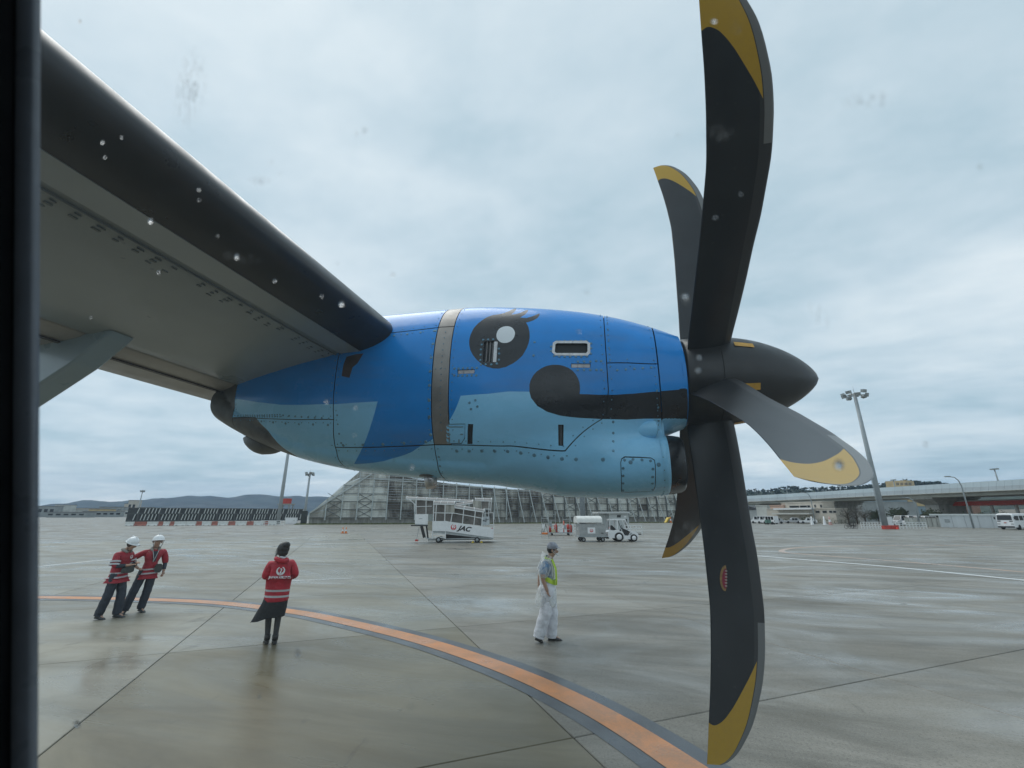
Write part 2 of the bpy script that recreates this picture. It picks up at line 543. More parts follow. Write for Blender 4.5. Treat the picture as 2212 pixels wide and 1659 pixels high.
def inset(poly, d):
    a = sum(poly[i][0] * poly[(i + 1) % len(poly)][1] - poly[(i + 1) % len(poly)][0] * poly[i][1] for i in range(len(poly)))
    sgn = 1 if a > 0 else -1
    o, n = [], len(poly)
    for i in range(n):
        p0, p1, p2 = Vector(poly[i - 1]), Vector(poly[i]), Vector(poly[(i + 1) % n])
        e1, e2 = (p1 - p0).normalized(), (p2 - p1).normalized()
        n1, n2 = Vector((-e1.y, e1.x)) * sgn, Vector((-e2.y, e2.x)) * sgn
        b = (n1 + n2)
        b = b / max(.35, 1 + n1.dot(n2))
        q = p1 + b * d
        y = q.y
        if abs(poly[i][1] - TOPS) < 1e-6: y = TOPS
        if abs(poly[i][1] - BOTS) < 1e-6: y = BOTS
        o.append((q.x, y))
    return o
def dens(poly, step=.02, closed=True):
    o, n = [], len(poly)
    for i in range(n if closed else n - 1):
        a, b = poly[i], poly[(i + 1) % n]
        m = max(1, int(math.hypot(a[0] - b[0], a[1] - b[1]) / step))
        o += [(a[0] + (b[0] - a[0]) * j / m, a[1] + (b[1] - a[1]) * j / m) for j in range(m)]
    return o
def inside(poly, P):
    x, y = P[:, 0], P[:, 1]
    c = np.zeros(len(P), bool)
    n = len(poly)
    for i in range(n):
        (x0, y0), (x1, y1) = poly[i], poly[(i + 1) % n]
        if y0 == y1:
            continue
        c ^= ((y0 > y) != (y1 > y)) & (x < (x1 - x0) * (y - y0) / (y1 - y0) + x0)
    return c

nac = MB().box((-2.6, YN - .08, 2.9), (.2, YN + .08, 3.2))
nacelle = nac.build('nacelle', M_inner, plane_root)
tag(nacelle, 'blue and light blue engine nacelle painted with an eye and a dark mouth')
door_in, hatch_in = inset(door, .0), inset(hatch, .0)
SUBS = [('access_door', door, 1), ('access_hatch', hatch, 1)]
GAP = .0029
allp = []
for nm, poly, fm in PANELS:
    allp.append((nm, inset(poly, GAP), fm, [s for s in SUBS if inside(poly, np.array([np.mean(s[1], 0)]))[0]]))
for nm, poly, fm in SUBS:
    allp.append((nm, inset(poly, GAP * .7), fm, []))

def n_mesh(name, poly, fm, subs):
    touch = any(abs(p[1] - TOPS) < 1e-6 or abs(p[1] - BOTS) < 1e-6 for p in poly)
    out = dens(poly)
    loops = [out] + [dens(inset(s[1], -GAP * .7)) for s in subs]
    holes = [h for h in HOLES if inside(poly, np.array([np.mean(h, 0)]))[0]] if not name.startswith('access') else []
    loops += [dens(h, .015) for h in holes]
    verts, edges = [], []
    for lp in loops:
        o = len(verts)
        verts += lp
        edges += [(o + i, o + (i + 1) % len(lp)) for i in range(len(lp))]
    x0, y0 = np.min(poly, 0)
    x1, y1 = np.max(poly, 0)
    if fm is None or name.startswith('access'):
        for lv, m in LIV:
            lp = dens(lv, .02)
            o = len(verts)
            pts = [p for p in lp]
            kk = [(x0 - .05 < p[0] < x1 + .05 and y0 - .05 < p[1] < y1 + .05) for p in pts]
            verts += pts
            edges += [(o + i, o + (i + 1) % len(pts)) for i in range(len(pts)) if kk[i] or kk[(i + 1) % len(pts)]]
    st = .03
    gx = np.arange(x0 + st / 2, x1, st)
    gy = np.arange(y0 + st * .4, y1, st * .8)
    G = np.array([(a, b) for a in gx for b in gy])
    if len(G):
        G = G[inside(poly, G)]
        B = np.array(verts)
        dmin = np.array([np.min((B[:, 0] - g[0]) ** 2 + (B[:, 1] - g[1]) ** 2) for g in G]) if len(G) else np.array([])
        G = G[dmin > .008 ** 2] if len(G) else G
        verts += [tuple(g) for g in G]
    vo, eo, fo, *_ = delaunay_2d_cdt([Vector(p) for p in verts], edges, [], 0, 1e-5)
    V = np.array([(p.x, p.y) for p in vo])
    Fc = np.array([f for f in fo if len(f) == 3])
    cen = V[Fc].mean(1)
    keep = inside(out, cen)
    for lp in loops[1:]:
        keep &= ~inside(lp, cen)
    Fc, cen = Fc[keep], cen[keep]
    mi = np.zeros(len(Fc), int)
    if fm is None or name.startswith('access'):
        for lv, m in LIV:
            mi[inside(lv, cen)] = m
    else:
        mi[:] = fm
    used = np.unique(Fc)
    re = np.full(len(V), -1)
    re[used] = np.arange(len(used))
    V, Fc = V[used], re[Fc]
    P = n_section(V[:, 0], V[:, 1] / SR)
    N = n_normal(P)
    # far half by mirroring when the panel reaches the crown or the keel
    pts, fcs, ms, nrm = P.tolist(), Fc.tolist(), mi.tolist(), N.tolist()
    # turned-in edge of the panel and walls of the openings
    nl0 = len(pts)
    for li, lp in enumerate(loops):
        depth = .010 if li < 1 + len(subs) else .055
        L = np.array(lp)
        LP = n_section(L[:, 0], np.clip(L[:, 1], BOTS, TOPS) / SR)
        LN = n_normal(LP)
        o = len(pts)
        pts += LP.tolist() + (LP - LN * depth).tolist()
        nrm += LN.tolist() + LN.tolist()
        n = len(lp)
        for i in range(n):
            j = (i + 1) % n
            if abs(L[i][1] - TOPS) < 1e-6 and abs(L[j][1] - TOPS) < 1e-6: continue
            if abs(L[i][1] - BOTS) < 1e-6 and abs(L[j][1] - BOTS) < 1e-6: continue
            fcs.append((o + i, o + j, o + n + j, o + n + i))
            ms.append(8 if li >= 1 + len(subs) else (fm if fm else 7))
    if touch:
        o = len(pts)
        q = np.array(pts)
        q[:, 1] = 2 * YN - q[:, 1]
        qn = np.array(nrm)
        qn[:, 1] *= -1
        pts += q.tolist()
        nrm += qn.tolist()
        nf = len(fcs)
        fcs += [tuple(o + i for i in reversed(f)) for f in fcs[:nf]]
        ms += ms[:nf]
    me = bpy.data.meshes.new(name)
    me.from_pydata(pts, [], [tuple(f) for f in fcs])
    for mm in N_MATS:
        me.materials.append(mm)
    me.polygons.foreach_set('material_index', ms)
    # outward winding
    import bmesh
    me.polygons.foreach_set('use_smooth', [True] * len(fcs))
    me.update()
    fn = np.array([p.normal[:] for p in me.polygons])
    vn = np.array([np.mean([nrm[i] for i in f], 0) for f in fcs])
    flip = (fn * vn).sum(1) < -.05
    if flip.any():
        bm = bmesh.new()
        bm.from_mesh(me)
        bm.faces.ensure_lookup_table()
        bmesh.ops.reverse_faces(bm, faces=[bm.faces[i] for i in np.nonzero(flip)[0]])
        bm.to_mesh(me)
        bm.free()
    me.normals_split_custom_set_from_vertices(nrm)
    if not touch:                                   # the same panel on the outboard flank
        m2 = link(name, me, nacelle)
        m2.matrix_local = Matrix.Translation((0, 2 * YN, 0)) @ Matrix.Scale(-1, 4, (0, 1, 0))
    return link(name, me, nacelle)
for nm, poly, fm, subs in allp:
    n_mesh(nm, poly, fm, subs)

def grid_skin(name, xs, ths, chin, off, m, parent):
    X, TH = np.meshgrid(xs, ths, indexing='ij')
    P = n_section(X.ravel(), TH.ravel(), chin)
    if off:
        P = P + n_normal(P, chin) * off
    n, k2 = len(xs), len(ths)
    fs = [(i * k2 + j, (i + 1) * k2 + j, (i + 1) * k2 + (j + 1) % k2, i * k2 + (j + 1) % k2) for i in range(n - 1) for j in range(k2)]
    return MB().add(P, fs, 0, True).build(name, m, parent)
ring_th = np.linspace(-math.pi, math.pi, 145)[:-1]
grid_skin('inner_skin', np.linspace(-2.99, .285, 60), ring_th, True, -.013, M_inner, nacelle)
# front cowl ring with its blue lip, chin lip and intake duct
fr = np.linspace(.2945, .445, 18)
fine_th = np.linspace(-math.pi, math.pi, 385)[:-1]
def skin_z(p): return float(n_section(np.array([p[0]]), np.array([p[1] / SR]))[0][2])
mt3 = [n_section(np.array([p[0]]), np.array([p[1] / SR]))[0] for p in mouth_top]
ml3 = [n_section(np.array([p[0]]), np.array([p[1] / SR]))[0] for p in mouth_low[::-1]]
z_mt = lambda x: float(np.interp(x, [q[0] for q in mt3], [q[2] for q in mt3]))
z_ml = lambda x: float(np.interp(x, sorted(q[0] for q in ml3), [q[2] for q in sorted(ml3, key=lambda q: q[0])]))
fo = grid_skin('front_ring', fr, fine_th, False, 0, [M_blue, M_light, M_black, M_dark], nacelle)
for p in fo.data.polygons:
    c = p.center
    p.material_index = 0 if c.z > z_mt(c.x) else (2 if c.z > z_ml(c.x) else 1)
lipmb = MB()
lipmb.lathe([(.43, .30), (.452, .293), (.455, .283), (.43, .27)], (0, YN, PZ), 'x', 48)
lipmb.build('ring_lip', M_blue, nacelle)
def chin_ring(X, sc):
    a, h = .313 * sc, .178 * sc
    return [(X, YN - a * np.sign(math.cos(t)) * abs(math.cos(t)) ** .8, 2.548 + h * np.sign(math.sin(t)) * abs(math.sin(t)) ** .8) for t in np.linspace(0, 2 * math.pi, 49)[:-1]]
rings = [chin_ring(.275, 1.0), chin_ring(.30, 1.0), chin_ring(.345, .985), chin_ring(.385, .945), chin_ring(.398, .90), chin_ring(.39, .86), chin_ring(.33, .83), chin_ring(.0, .72)]
cmb = MB()
vs = [p for r_ in rings for p in r_]
cmb.add(vs, [(i * 48 + j, (i + 1) * 48 + j, (i + 1) * 48 + (j + 1) % 48, i * 48 + (j + 1) % 48) for i in range(7) for j in range(48)], 0, True)
cmb.add(rings[-1], [tuple(range(48))], 1)
cmb.build('intake_lip', [M_black, M_inner], nacelle)
lr = MB()
rr_ = [chin_ring(.262, 1.012), chin_ring(.2625, 1.02), chin_ring(.305, 1.012), chin_ring(.306, .99)]
lr.add([p for r_ in rr_ for p in r_], [(i * 48 + j, (i + 1) * 48 + j, (i + 1) * 48 + (j + 1) % 48, i * 48 + (j + 1) % 48) for i in range(3) for j in range(48)], 0, True)
lr.build('intake_collar', M_light, nacelle)
MB().box((.16, YN - .20, 2.68), (.30, YN + .20, 2.80)).build('intake_web', M_light, nacelle)

# fittings on the cowl
def at_skin(px, off=0.0):
    x, s = px
    p = n_section(np.array([x]), np.array([s / SR]))
    n = n_normal(p)
    return Vector(p[0]) + Vector(n[0]) * off, Vector(n[0])
def skin_quad(mb, px, off, m=0):
    mb.add([at_skin(p, off)[0] for p in px], [tuple(range(len(px)))], m)
lmb = MB()
skin_quad(lmb, [louver[0], louver[2], louver[3], louver[4]], -.05, 0)
lmb.build('louvre_back', M_inner, nacelle)
for f0, f1 in ((.10, .26), (.36, .50), (.58, .70), (.74, .99)):
    a0 = [(louver[0][0] * (1 - f) + louver[2][0] * f, louver[0][1] * (1 - f) + louver[2][1] * f) for f in (f0, f1)]
    a1 = [(louver[4][0] * (1 - f) + louver[3][0] * f, louver[4][1] * (1 - f) + louver[3][1] * f) for f in (f0, f1)]
    b = MB()
    big = f1 > .9
    b.add([at_skin(a0[0], -.014 if not big else -.003)[0], at_skin(a0[1], -.004)[0], at_skin(a1[1], -.004)[0], at_skin(a1[0], -.014 if not big else -.003)[0]], [(0, 1, 2, 3)])
    b.build('louvre_slat', M_alu, nacelle)
imb = MB()
skin_quad(imb, inlet, -.05, 0)
imb.build('inlet_floor', mat('inlet_floor', (.30, .30, .31), .5, var=.15), nacelle)
imb = MB()
pi_, po_ = inset(inlet, .006), inset(inlet, -.010)
n = len(inlet)
vv = [at_skin(p, .004)[0] for p in pi_] + [at_skin(p, .004)[0] for p in po_]
imb.add(vv, [(i, (i + 1) % n, n + (i + 1) % n, n + i) for i in range(n)])
imb.build('inlet_frame', M_alu, nacelle)
for lt, mm, dp in ((latch_a, mat('latch_metal', (.46, .45, .47), .45, metal=.3, var=.15), -.004), (latch_b, MATS['latch_metal'], -.004), (slot_a, mat('slot_metal', (.13, .14, .15), .5, metal=.4, var=.3, scale=20), -.016), (slot_b, MATS['slot_metal'], -.016)):
    b = MB()
    q = inset(lt, .003)
    skin_quad(b, q, dp)
    for f in (.33, .66):
        aa = [(q[0][0] + (q[1][0] - q[0][0]) * f, q[0][1] + (q[1][1] - q[0][1]) * f), (q[3][0] + (q[2][0] - q[3][0]) * f, q[3][1] + (q[2][1] - q[3][1]) * f)]
        b.bar(at_skin(aa[0], dp + .002)[0], at_skin(aa[1], dp + .002)[0], .004)
    b.build('latch', mm, nacelle)
# hatch marks
for (x, y, w, h) in ((300, 1120, 22, 8), (392, 1120, 22, 8), (308, 1160, 10, 30), (378, 1160, 10, 30), (310, 1066, 105, 7)):
    b = MB()
    skin_quad(b, skin(Z3, [(x, y), (x + w, y), (x + w, y + h), (x, y + h)]), .003)
    b.build('hatch_catch', mat('catch_grey', (.16, .28, .34), .4, var=.1), nacelle)
# air scoop
def scoop():
    b = MB()
    p0, nrm = at_skin(skin(Z3, [(1700, 1105)])[0], 0)
    ax = Vector((1, 0, 0))
    up = nrm.cross(ax).normalized()
    if up.z < 0: up = -up
    vs, K1, K2 = [], 9, 11
    for i in range(K1):
        t = i / (K1 - 1)
        w = .052 * math.sin(t * math.pi / 2) ** .7 + .002
        hgt = .062 * t ** 1.2
        for j in range(K2):
            a = math.pi * j / (K2 - 1)
            vs.append(p0 + ax * (-.07 + .15 * t) + up * (math.cos(a) * w + .012) + nrm * (math.sin(a) * hgt - .012))
    b.add(vs, [(i * K2 + j, i * K2 + j + 1, (i + 1) * K2 + j + 1, (i + 1) * K2 + j) for i in range(K1 - 1) for j in range(K2 - 1)], 0, True)
    b.add([v - ax * .004 for v in vs[-K2:]], [tuple(range(K2))], 1)
    b.build('air_scoop', [M_light, M_inner], nacelle)
scoop()
# drain mast and exhaust stub under the nacelle
p = at_skin(skin(Z2, [(1610, 1395)])[0], 0)[0]
MB().lathe([(0, .085), (-.012, .085), (-.016, .0)], (p.x, YN - .12, 2.51), 'z', 20).build('drain_plate', M_stain, nacelle)
MB().tube([(p.x - .01, YN - .13, 2.52), (p.x + .012, YN - .14, 2.425)], [.05, .038], 12).build('drain_pipe', M_alu, nacelle)
b = MB()
K1, K2 = 11, 16
vs = []
for i in range(K1):
    t = i / (K1 - 1)
    w = [.02, .06, .085, .1, .105, .1, .095, .085, .07, .045, .01][i]
    zc = 2.83 - .05 * math.sin(t * math.pi) - .012 * i / 10
    for j in range(K2):
        a = 2 * math.pi * j / K2
        vs.append((-2.86 + .46 * t, YN - .06 + math.cos(a) * w * .95, zc + math.sin(a) * w * .75))
b.add(vs, [(i * K2 + j, (i + 1) * K2 + j, (i + 1) * K2 + (j + 1) % K2, i * K2 + (j + 1) % K2) for i in range(K1 - 1) for j in range(K2)], 0, True)
b.build('exhaust_fairing', M_stain, nacelle)
# fasteners: small heads along the joints, one joined part
fb = MB()
def screw(px, r=.0075):
    p, nrm = at_skin(px, .0)
    a = nrm.orthogonal().normalized()
    c = nrm.cross(a)
    vs = [p + (a * math.cos(q) + c * math.sin(q)) * r for q in np.linspace(0, 2 * math.pi, 9)[:-1]]
    vs += [p + nrm * .003 + (a * math.cos(q) + c * math.sin(q)) * r * .75 for q in np.linspace(0, 2 * math.pi, 9)[:-1]]
    fb.add(vs, [(i, (i + 1) % 8, 8 + (i + 1) % 8, 8 + i) for i in range(8)] + [tuple(range(8, 16))])
def row(a, b, n, r=.0075):
    a, b = np.array(a), np.array(b)
    for t in np.linspace(0, 1, n):
        screw(tuple(a + (b - a) * t), r)
row((-1.78, T(-.93)), (-1.16, T(-.83)), 5, .011)
row((-1.79, T(-.55)), (-1.79, T(-.9)), 4)
row((-1.12, T(-.75)), (-1.12, T(.68)), 8, .011)
row((-1.045, T(-.7)), (-1.045, T(.65)), 16, .004)
row((-1.02, T(.1)), (-1.085, T(.1)), 3, .004)
row((-1.42, T(.63)), (-1.13, T(.68)), 4, .009)
row((-.96, T(-.92)), (-.30, T(-.86)), 9, .012)
row((-.22, T(-.86)), (.24, T(-.83)), 4, .012)
row((.01, T(.45)), (.01, T(1.2)), 10, .005)
row((.05, T(.43)), (.25, T(.62)), 5, .008)
row((.272, T(.3)), (.272, T(-.3)), 3, .007)
row((-2.72, T(-.57)), (-2.28, T(-.54)), 18, .006)
row((-2.72, T(-.60)), (-2.28, T(-.57)), 18, .006)
row((-2.25, T(-.55)), (-1.86, T(-.60)), 8, .008)
row((-2.6, T(-.66)), (-1.87, T(-.68)), 7, .009)
row((-2.765, T(-.05)), (-2.765, T(-.6)), 10, .005)
row((-1.09, T(-1.0)), (-1.11, T(-1.3)), 4, .008)
for z in [(540,725),(525,815),(518,910),(512,1005),(525,1085),(612,1085),(712,1085),(812,1070),(565,640),(655,632),(745,630),(850,800),(855,890),(850,1000),(1497,680),(1480,922),(45,1160),(120,1160),(200,1155),(283,1155),(365,1150),(450,1148),(40,1280),(115,1285),(190,1288),(272,1285),(355,1280),(440,1280)]:
    screw(skin(ZE, [z])[0], .0085)
for z in [(1092,449),(1115,449),(1150,447),(1190,447),(1228,447),(1268,447),(1308,447),(1340,465),(1340,500),(1338,540),(1310,560),(1270,562),(1230,562),(1190,562),(1150,562),(1110,560),(1074,556),(1052,487),(1052,520),(1245,597),(1290,597),(1335,597),(1378,592),(1415,595),(1245,658),(1290,658),(1335,658),(1380,658),(1415,658),(458,895),(501,877),(516,923),(470,941),(1502,1035),(1502,1115),(1502,1175),(1502,1243),(1584,1310),(1645,1305),(1710,1308),(1772,1315),(1573,1370),(1573,1425),(1573,1480),(1573,1530),(1790,1375),(1788,1432),(1788,1480),(1788,1525)]:
    screw(skin(Z3, [z])[0], .0085)
for nm, poly, fm in PANELS:                  # rivets all round each cowl panel
    if fm is not None: continue
    ip = inset(poly, .022)
    for a, c in zip(ip, ip[1:] + ip[:1]):
        if abs(a[1] - TOPS) < .03 and abs(c[1] - TOPS) < .03 or abs(a[1] - BOTS) < .03 and abs(c[1] - BOTS) < .03: continue
        L_ = math.hypot(a[0] - c[0], a[1] - c[1])
        if L_ > .12: row(a, c, max(2, int(L_ / .055)), .0042)
tag(fb.build('fastener', M_screw, nacelle), kind='stuff')

# ---- wing
PROF = [(-1.445,3.46),(-1.452,3.50),(-1.485,3.555),(-1.55,3.605),(-1.70,3.675),(-2.0,3.735),(-2.4,3.72),(-2.8,3.60),(-3.02,3.44)]
LOWP = [(-2.77,3.20),(-2.5,3.235),(-2.2,3.272),(-1.815,3.325),(-1.66,3.328),(-1.56,3.355),(-1.475,3.405)]
SPAN = [-.05, 0.4, 1.0, 2.0, 3.0, 4.2, 7.0, 10.5]
def span_pt(p, y):
    if y <= 4.2:
        return (p[0], y, p[1])
    s_ = 1 - .4 * (y - 4.2) / 6.3
    return (-1.6 + (p[0] + 1.6) * s_, y, 3.4 + (p[1] - 3.4) * s_ + .045 * (y - 4.2))
def loft(prof, name, m, parent, closed=False, smooth=True):
    b = MB()
    k2 = len(prof)
    vs = [span_pt(p, y) for y in SPAN for p in prof]
    b.add(vs, [(i * k2 + j, i * k2 + (j + 1) % k2, (i + 1) * k2 + (j + 1) % k2, (i + 1) * k2 + j) for i in range(len(SPAN) - 1) for j in range(k2 if closed else k2 - 1)], 0, smooth)
    if closed:
        b.add(vs[-k2:], [tuple(range(k2))])
    return b.build(name, m, parent)
def rnd(prof, it=2): return smooth_line(prof, False, it)
up_ = PROF[4:]
wing = loft(rnd(up_ + [(-3.0, 3.30), (-2.80, 3.215)] + LOWP[:4] + [(-1.70, 3.4)], 1), 'wing', M_wing, plane_root, True)
tag(wing, 'grey high wing with black leading edge seen from below')
loft(rnd([(-1.655, 3.3285)] + LOWP[5:] + PROF[:5] + [(-1.705, 3.6765)], 2), 'leading_edge_boot', M_boot, wing)
loft([(-1.815, 3.3244), (-1.657, 3.3267), (-1.66, 3.335), (-1.815, 3.335)], 'front_skin', M_wing, wing, True, False)
# row of small access marks along the front spar
fb = MB()
yv = .35
while yv < 2.5:
    for (dx, w) in ((-.045, .010), (-.070, .007), (-.02, .004)):
        if rng.random() < .6:
            x = -1.86 + dx
            zz_ = 3.325 - (abs(x) - 1.815) * .1376
            fb.box((x - w / 2, yv, zz_ - .004), (x + w / 2, yv + rng.uniform(.012, .03), zz_ + .002))
    yv += .075
fb.box((-1.852, .0, 3.315), (-1.848, 2.6, 3.325))
tag(fb.build('rivet_row', mat('rivet_dark', (.175, .195, .19), .5, var=.1), wing), kind='stuff')
flap = loft(rnd([(-2.80, 3.21), (-2.86, 3.19), (-3.27, 3.165), (-3.285, 3.18), (-3.1, 3.33), (-2.9, 3.36), (-2.82, 3.28)], 1), 'flap', M_flap, wing, True)
loft([(-2.985, 3.182), (-2.975, 3.172), (-3.0, 3.170), (-3.01, 3.18)], 'flap_seam', mat('flap_groove', (.10, .095, .09), .6, var=.1), wing, True, False)
for y0 in (1.60,):
    b = MB()
    poly = [(-2.63, 3.215), (-2.66, 3.185), (-2.84, 3.05), (-3.11, 2.90), (-4.0, 2.41), (-4.3, 2.6), (-4.3, 3.2), (-3.4, 3.30), (-2.9, 3.30)]
    n = len(poly)
    vs = []
    ws = [(.0, 1), (.05, 1), (.060, .99), (.066, .965)]
    cxm, czm = np.mean(poly, 0)
    for sd_ in (-1, 1):
        for w, sc in ws[1:]:
            vs += [(cxm + (p[0] - cxm) * sc, y0 + .095 + sd_ * w, czm + (p[1] - czm) * sc) for p in poly]
    order = [2, 1, 0, 3, 4, 5]
    fs = [(order[i] * n + j, order[i + 1] * n + j, order[i + 1] * n + (j + 1) % n, order[i] * n + (j + 1) % n) for i in range(5) for j in range(n)]
    fs += [tuple(2 * n + j for j in range(n)), tuple(5 * n + j for j in reversed(range(n)))]
    b.add(vs, fs, 0, False)
    b.build('flap_hinge_fairing', M_fair, wing)

# ---- propeller
prop = MB().lathe([(.455, .0), (.455, .268), (.47, .285), (.52, .287), (.66, .287)], (0, YN, PZ), 'x', 48)
M_spin = mat('spinner_black', (.014, .0155, .018), .38, var=.25, scale=8)
propeller = prop.build('propeller', M_spin, plane_root)
tag(propeller, 'six-bladed black propeller with yellow blade tips, at rest')
sp = MB()
prof = [(.663, .2872)] + [(.66 + .60 * t, .287 * (1 - t ** 1.9) ** .72) for t in np.linspace(.03, 1, 26)]
sp.lathe(prof, (0, YN, PZ), 'x', 56)
sp.build('spinner', M_spin, propeller)
bt = bpy.data.materials.new('blade_paint')
bt.use_nodes = True
t = bt.node_tree
pb = t.nodes['Principled BSDF']
uvn = t.nodes.new('ShaderNodeUVMap')
sep = t.nodes.new('ShaderNodeSeparateXYZ')
t.links.new(uvn.outputs[0], sep.inputs[0])
cs, rr = sep.outputs[0], mth(t, 'MULTIPLY', sep.outputs[1], 2.0)
fc = t.nodes.new('ShaderNodeFloatCurve')
cv = fc.mapping.curves[0]
for i, (x, y) in enumerate([(0, .905), (.2, .908), (.45, .880), (.7, .815), (.86, .765), (1, .72)]):
    if i < 2: cv.points[i].location = (x, y)
    else: cv.points.new(x, y)
fc.mapping.update()
t.links.new(cs, fc.inputs['Value'])
yel = mth(t, 'GREATER_THAN', rr, mth(t, 'MULTIPLY', fc.outputs[0], 2.0))
stp = mth(t, 'MULTIPLY', mth(t, 'GREATER_THAN', cs, .865), mth(t, 'GREATER_THAN', rr, 1.36))
edg = mth(t, 'MULTIPLY', mth(t, 'GREATER_THAN', cs, .85), mth(t, 'GREATER_THAN', rr, 1.36))
lebt = mth(t, 'GREATER_THAN', cs, .80)
oc = t.nodes.new('ShaderNodeTexCoord').outputs['Object']
spk = noise(t, oc, 55, 3, .6)
blk = ramp(t, noise(t, oc, 6, 4), [(.3, (.005, .007, .010)), (.7, (.013, .016, .020))])
blk = mix(t, lebt, blk, (.030, .031, .034))
blk = mix(t, ramp(t, spk, [(.66, 0), (.78, .5)]), blk, (.11, .11, .11))
yc = mix(t, ramp(t, spk, [(.3, 0), (.7, .5)]), (.50, .30, .02), (.42, .25, .03))
c1 = mix(t, yel, blk, yc)
c1 = mix(t, edg, c1, (.03, .03, .03))
c1 = mix(t, stp, c1, (.16, .165, .165))
t.links.new(c1, pb.inputs['Base Color'])
pb.inputs['Roughness'].default_value = .36
LEr = ([.21,.30,.5,.65,.87,1.07,1.26,1.45,1.6,1.7,1.8,1.88,1.93,1.96,1.975], [.14,.15,.16,.165,.172,.182,.182,.165,.135,.10,.055,.0,-.045,-.09,-.13])
TEr = ([.21,.30,.5,.8,1.05,1.25,1.45,1.65,1.8,1.92,1.975], [-.11,-.12,-.11,-.10,-.095,-.095,-.11,-.135,-.16,-.18,-.19])
def blade(ph):
    rs = np.concatenate([np.linspace(.215, 1.8, 45), np.linspace(1.82, 1.972, 14)])
    le, te = cr(*LEr, rs), cr(*TEr, rs)
    dl = np.radians(np.interp(rs, [.27, .7, 1.4, 1.97], [-16, -2, 9, 13]))
    th = np.interp(rs, [.27, .35, .6, 1.2, 1.8, 1.975], [.28, .22, .14, .085, .055, .03])
    sc = np.array([0, .02, .08, .18, .30, .42, .54, .66, .75, .80, .81, .85, .865, .875, .91, .95, .98, 1.0])
    camb = .04
    rd, tg = np.array([0, -math.cos(ph), -math.sin(ph)]), np.array([0, math.sin(ph), -math.cos(ph)])
    vs, uvs = [], []
    yt = lambda s_: 1.9 * (s_ ** .9) * (1 - s_) ** .5 * 1.0
    for side in (1, -1):
        for r_, l_, t_, d_, h_ in zip(rs, le, te, dl, th):
            ch = l_ - t_
            for s_ in sc:
                xc = t_ + ch * s_
                tt = ch * (h_ * yt(s_) * .55 * side + camb * 4 * s_ * (1 - s_) * .6)
                X = xc * math.cos(d_) - tt * math.sin(d_)
                Tn = xc * math.sin(d_) + tt * math.cos(d_)
                p = np.array([PX + X, YN, PZ]) + rd * (r_ * 1.013) + tg * Tn
                vs.append(p)
                uvs.append((s_, r_ / 2))
    n, k2 = len(rs), len(sc)
    fs = []
    for s0 in (0, 1):
        o = s0 * n * k2
        fs += [(o + i * k2 + j, o + i * k2 + j + 1, o + (i + 1) * k2 + j + 1, o + (i + 1) * k2 + j)[::(1 if s0 == 0 else -1)] for i in range(n - 1) for j in range(k2 - 1)]
    me = bpy.data.meshes.new('blade')
    me.from_pydata([tuple(v) for v in vs], [], fs)
    me.materials.append(bt)
    ul = me.uv_layers.new(name='UVMap')
    for lp in me.loops:
        ul.data[lp.index].uv = uvs[lp.vertex_index]
    me.polygons.foreach_set('use_smooth', [True] * len(fs))
    import bmesh
    bm = bmesh.new()
    bm.from_mesh(me)
    bmesh.ops.remove_doubles(bm, verts=bm.verts, dist=1e-5)
    bmesh.ops.recalc_face_normals(bm, faces=bm.faces)
    bm.to_mesh(me)
    bm.free()
    TIP.append((vs, n, k2))
    o = link('blade', me, propeller)
    # yellow root marks on the spinner, ahead of each blade
    a0 = ph
    q = []
    for dx, da in ((.155, -.05), (.265, -.05), (.265, .05), (.155, .05)):
        x = PX + dx
        tq = max(0, (x - .66) / .60)
        rr2 = .287 * (1 - tq ** 1.9) ** .72 + .005
        aa = a0 + da * 1.5
        q.append((x, YN - math.cos(aa) * rr2, PZ - math.sin(aa) * rr2))
    MB().add(q, [(0, 1, 2, 3)]).build('root_mark', mat('yellow_mark', (.55, .30, .04), .5, var=.15, scale=20), propeller)
TIP = []
PH0 = R(.5)
for a in (-37, 23, 83, 143, 203, 263):
    blade(R(a) + PH0)
# axis pitched a little down
Mx = Matrix.Translation((PX, YN, PZ)) @ Matrix.Rotation(R(2.1), 4, 'Y') @ Matrix.Translation((-PX, -YN, -PZ))
propeller.matrix_local = Mx
# oval maker's badge on the lowest blade
vs, n, k2 = TIP[2]
bv = BVHTree.FromPolygons([tuple(v) for v in vs[:n * k2]] + [tuple(v) for v in vs[n * k2:]], [(i * k2 + j, i * k2 + j + 1, (i + 1) * k2 + j + 1, (i + 1) * k2 + j) for i in range(n - 1) for j in range(k2 - 1)] + [(n*k2 + i * k2 + j, n*k2 + i * k2 + j + 1, n*k2 + (i + 1) * k2 + j + 1, n*k2 + (i + 1) * k2 + j) for i in range(n - 1) for j in range(k2 - 1)])
db = MB()
imx = Mx.inverted()
e2 = imx @ Vector(EYE)
def on_blade(u, v, off):
    d = (imx.to_3x3() @ Vector(ray(u, v))).normalized()
    h = bv.ray_cast(e2, d)
    return (h[0] - d * off) if h[0] else None
def badge(poly, m, off):
    q = [on_blade(u, v, off) for u, v in poly]
    if all(x is not None for x in q):
        db.add(q, [tuple(range(len(q)))], m)
half = [(1567 + 12 * math.cos(a) * (1 if math.cos(a) < 0 else .25), 1249 + 28 * math.sin(a)) for a in np.linspace(0, 2 * math.pi, 25)[:-1]]
half2 = [(1568 + 8 * math.cos(a) * (1 if math.cos(a) < 0 else .2), 1250 + 22 * math.sin(a)) for a in np.linspace(0, 2 * math.pi, 25)[:-1]]
badge(half, 0, .003)
badge(half2, 1, .005)
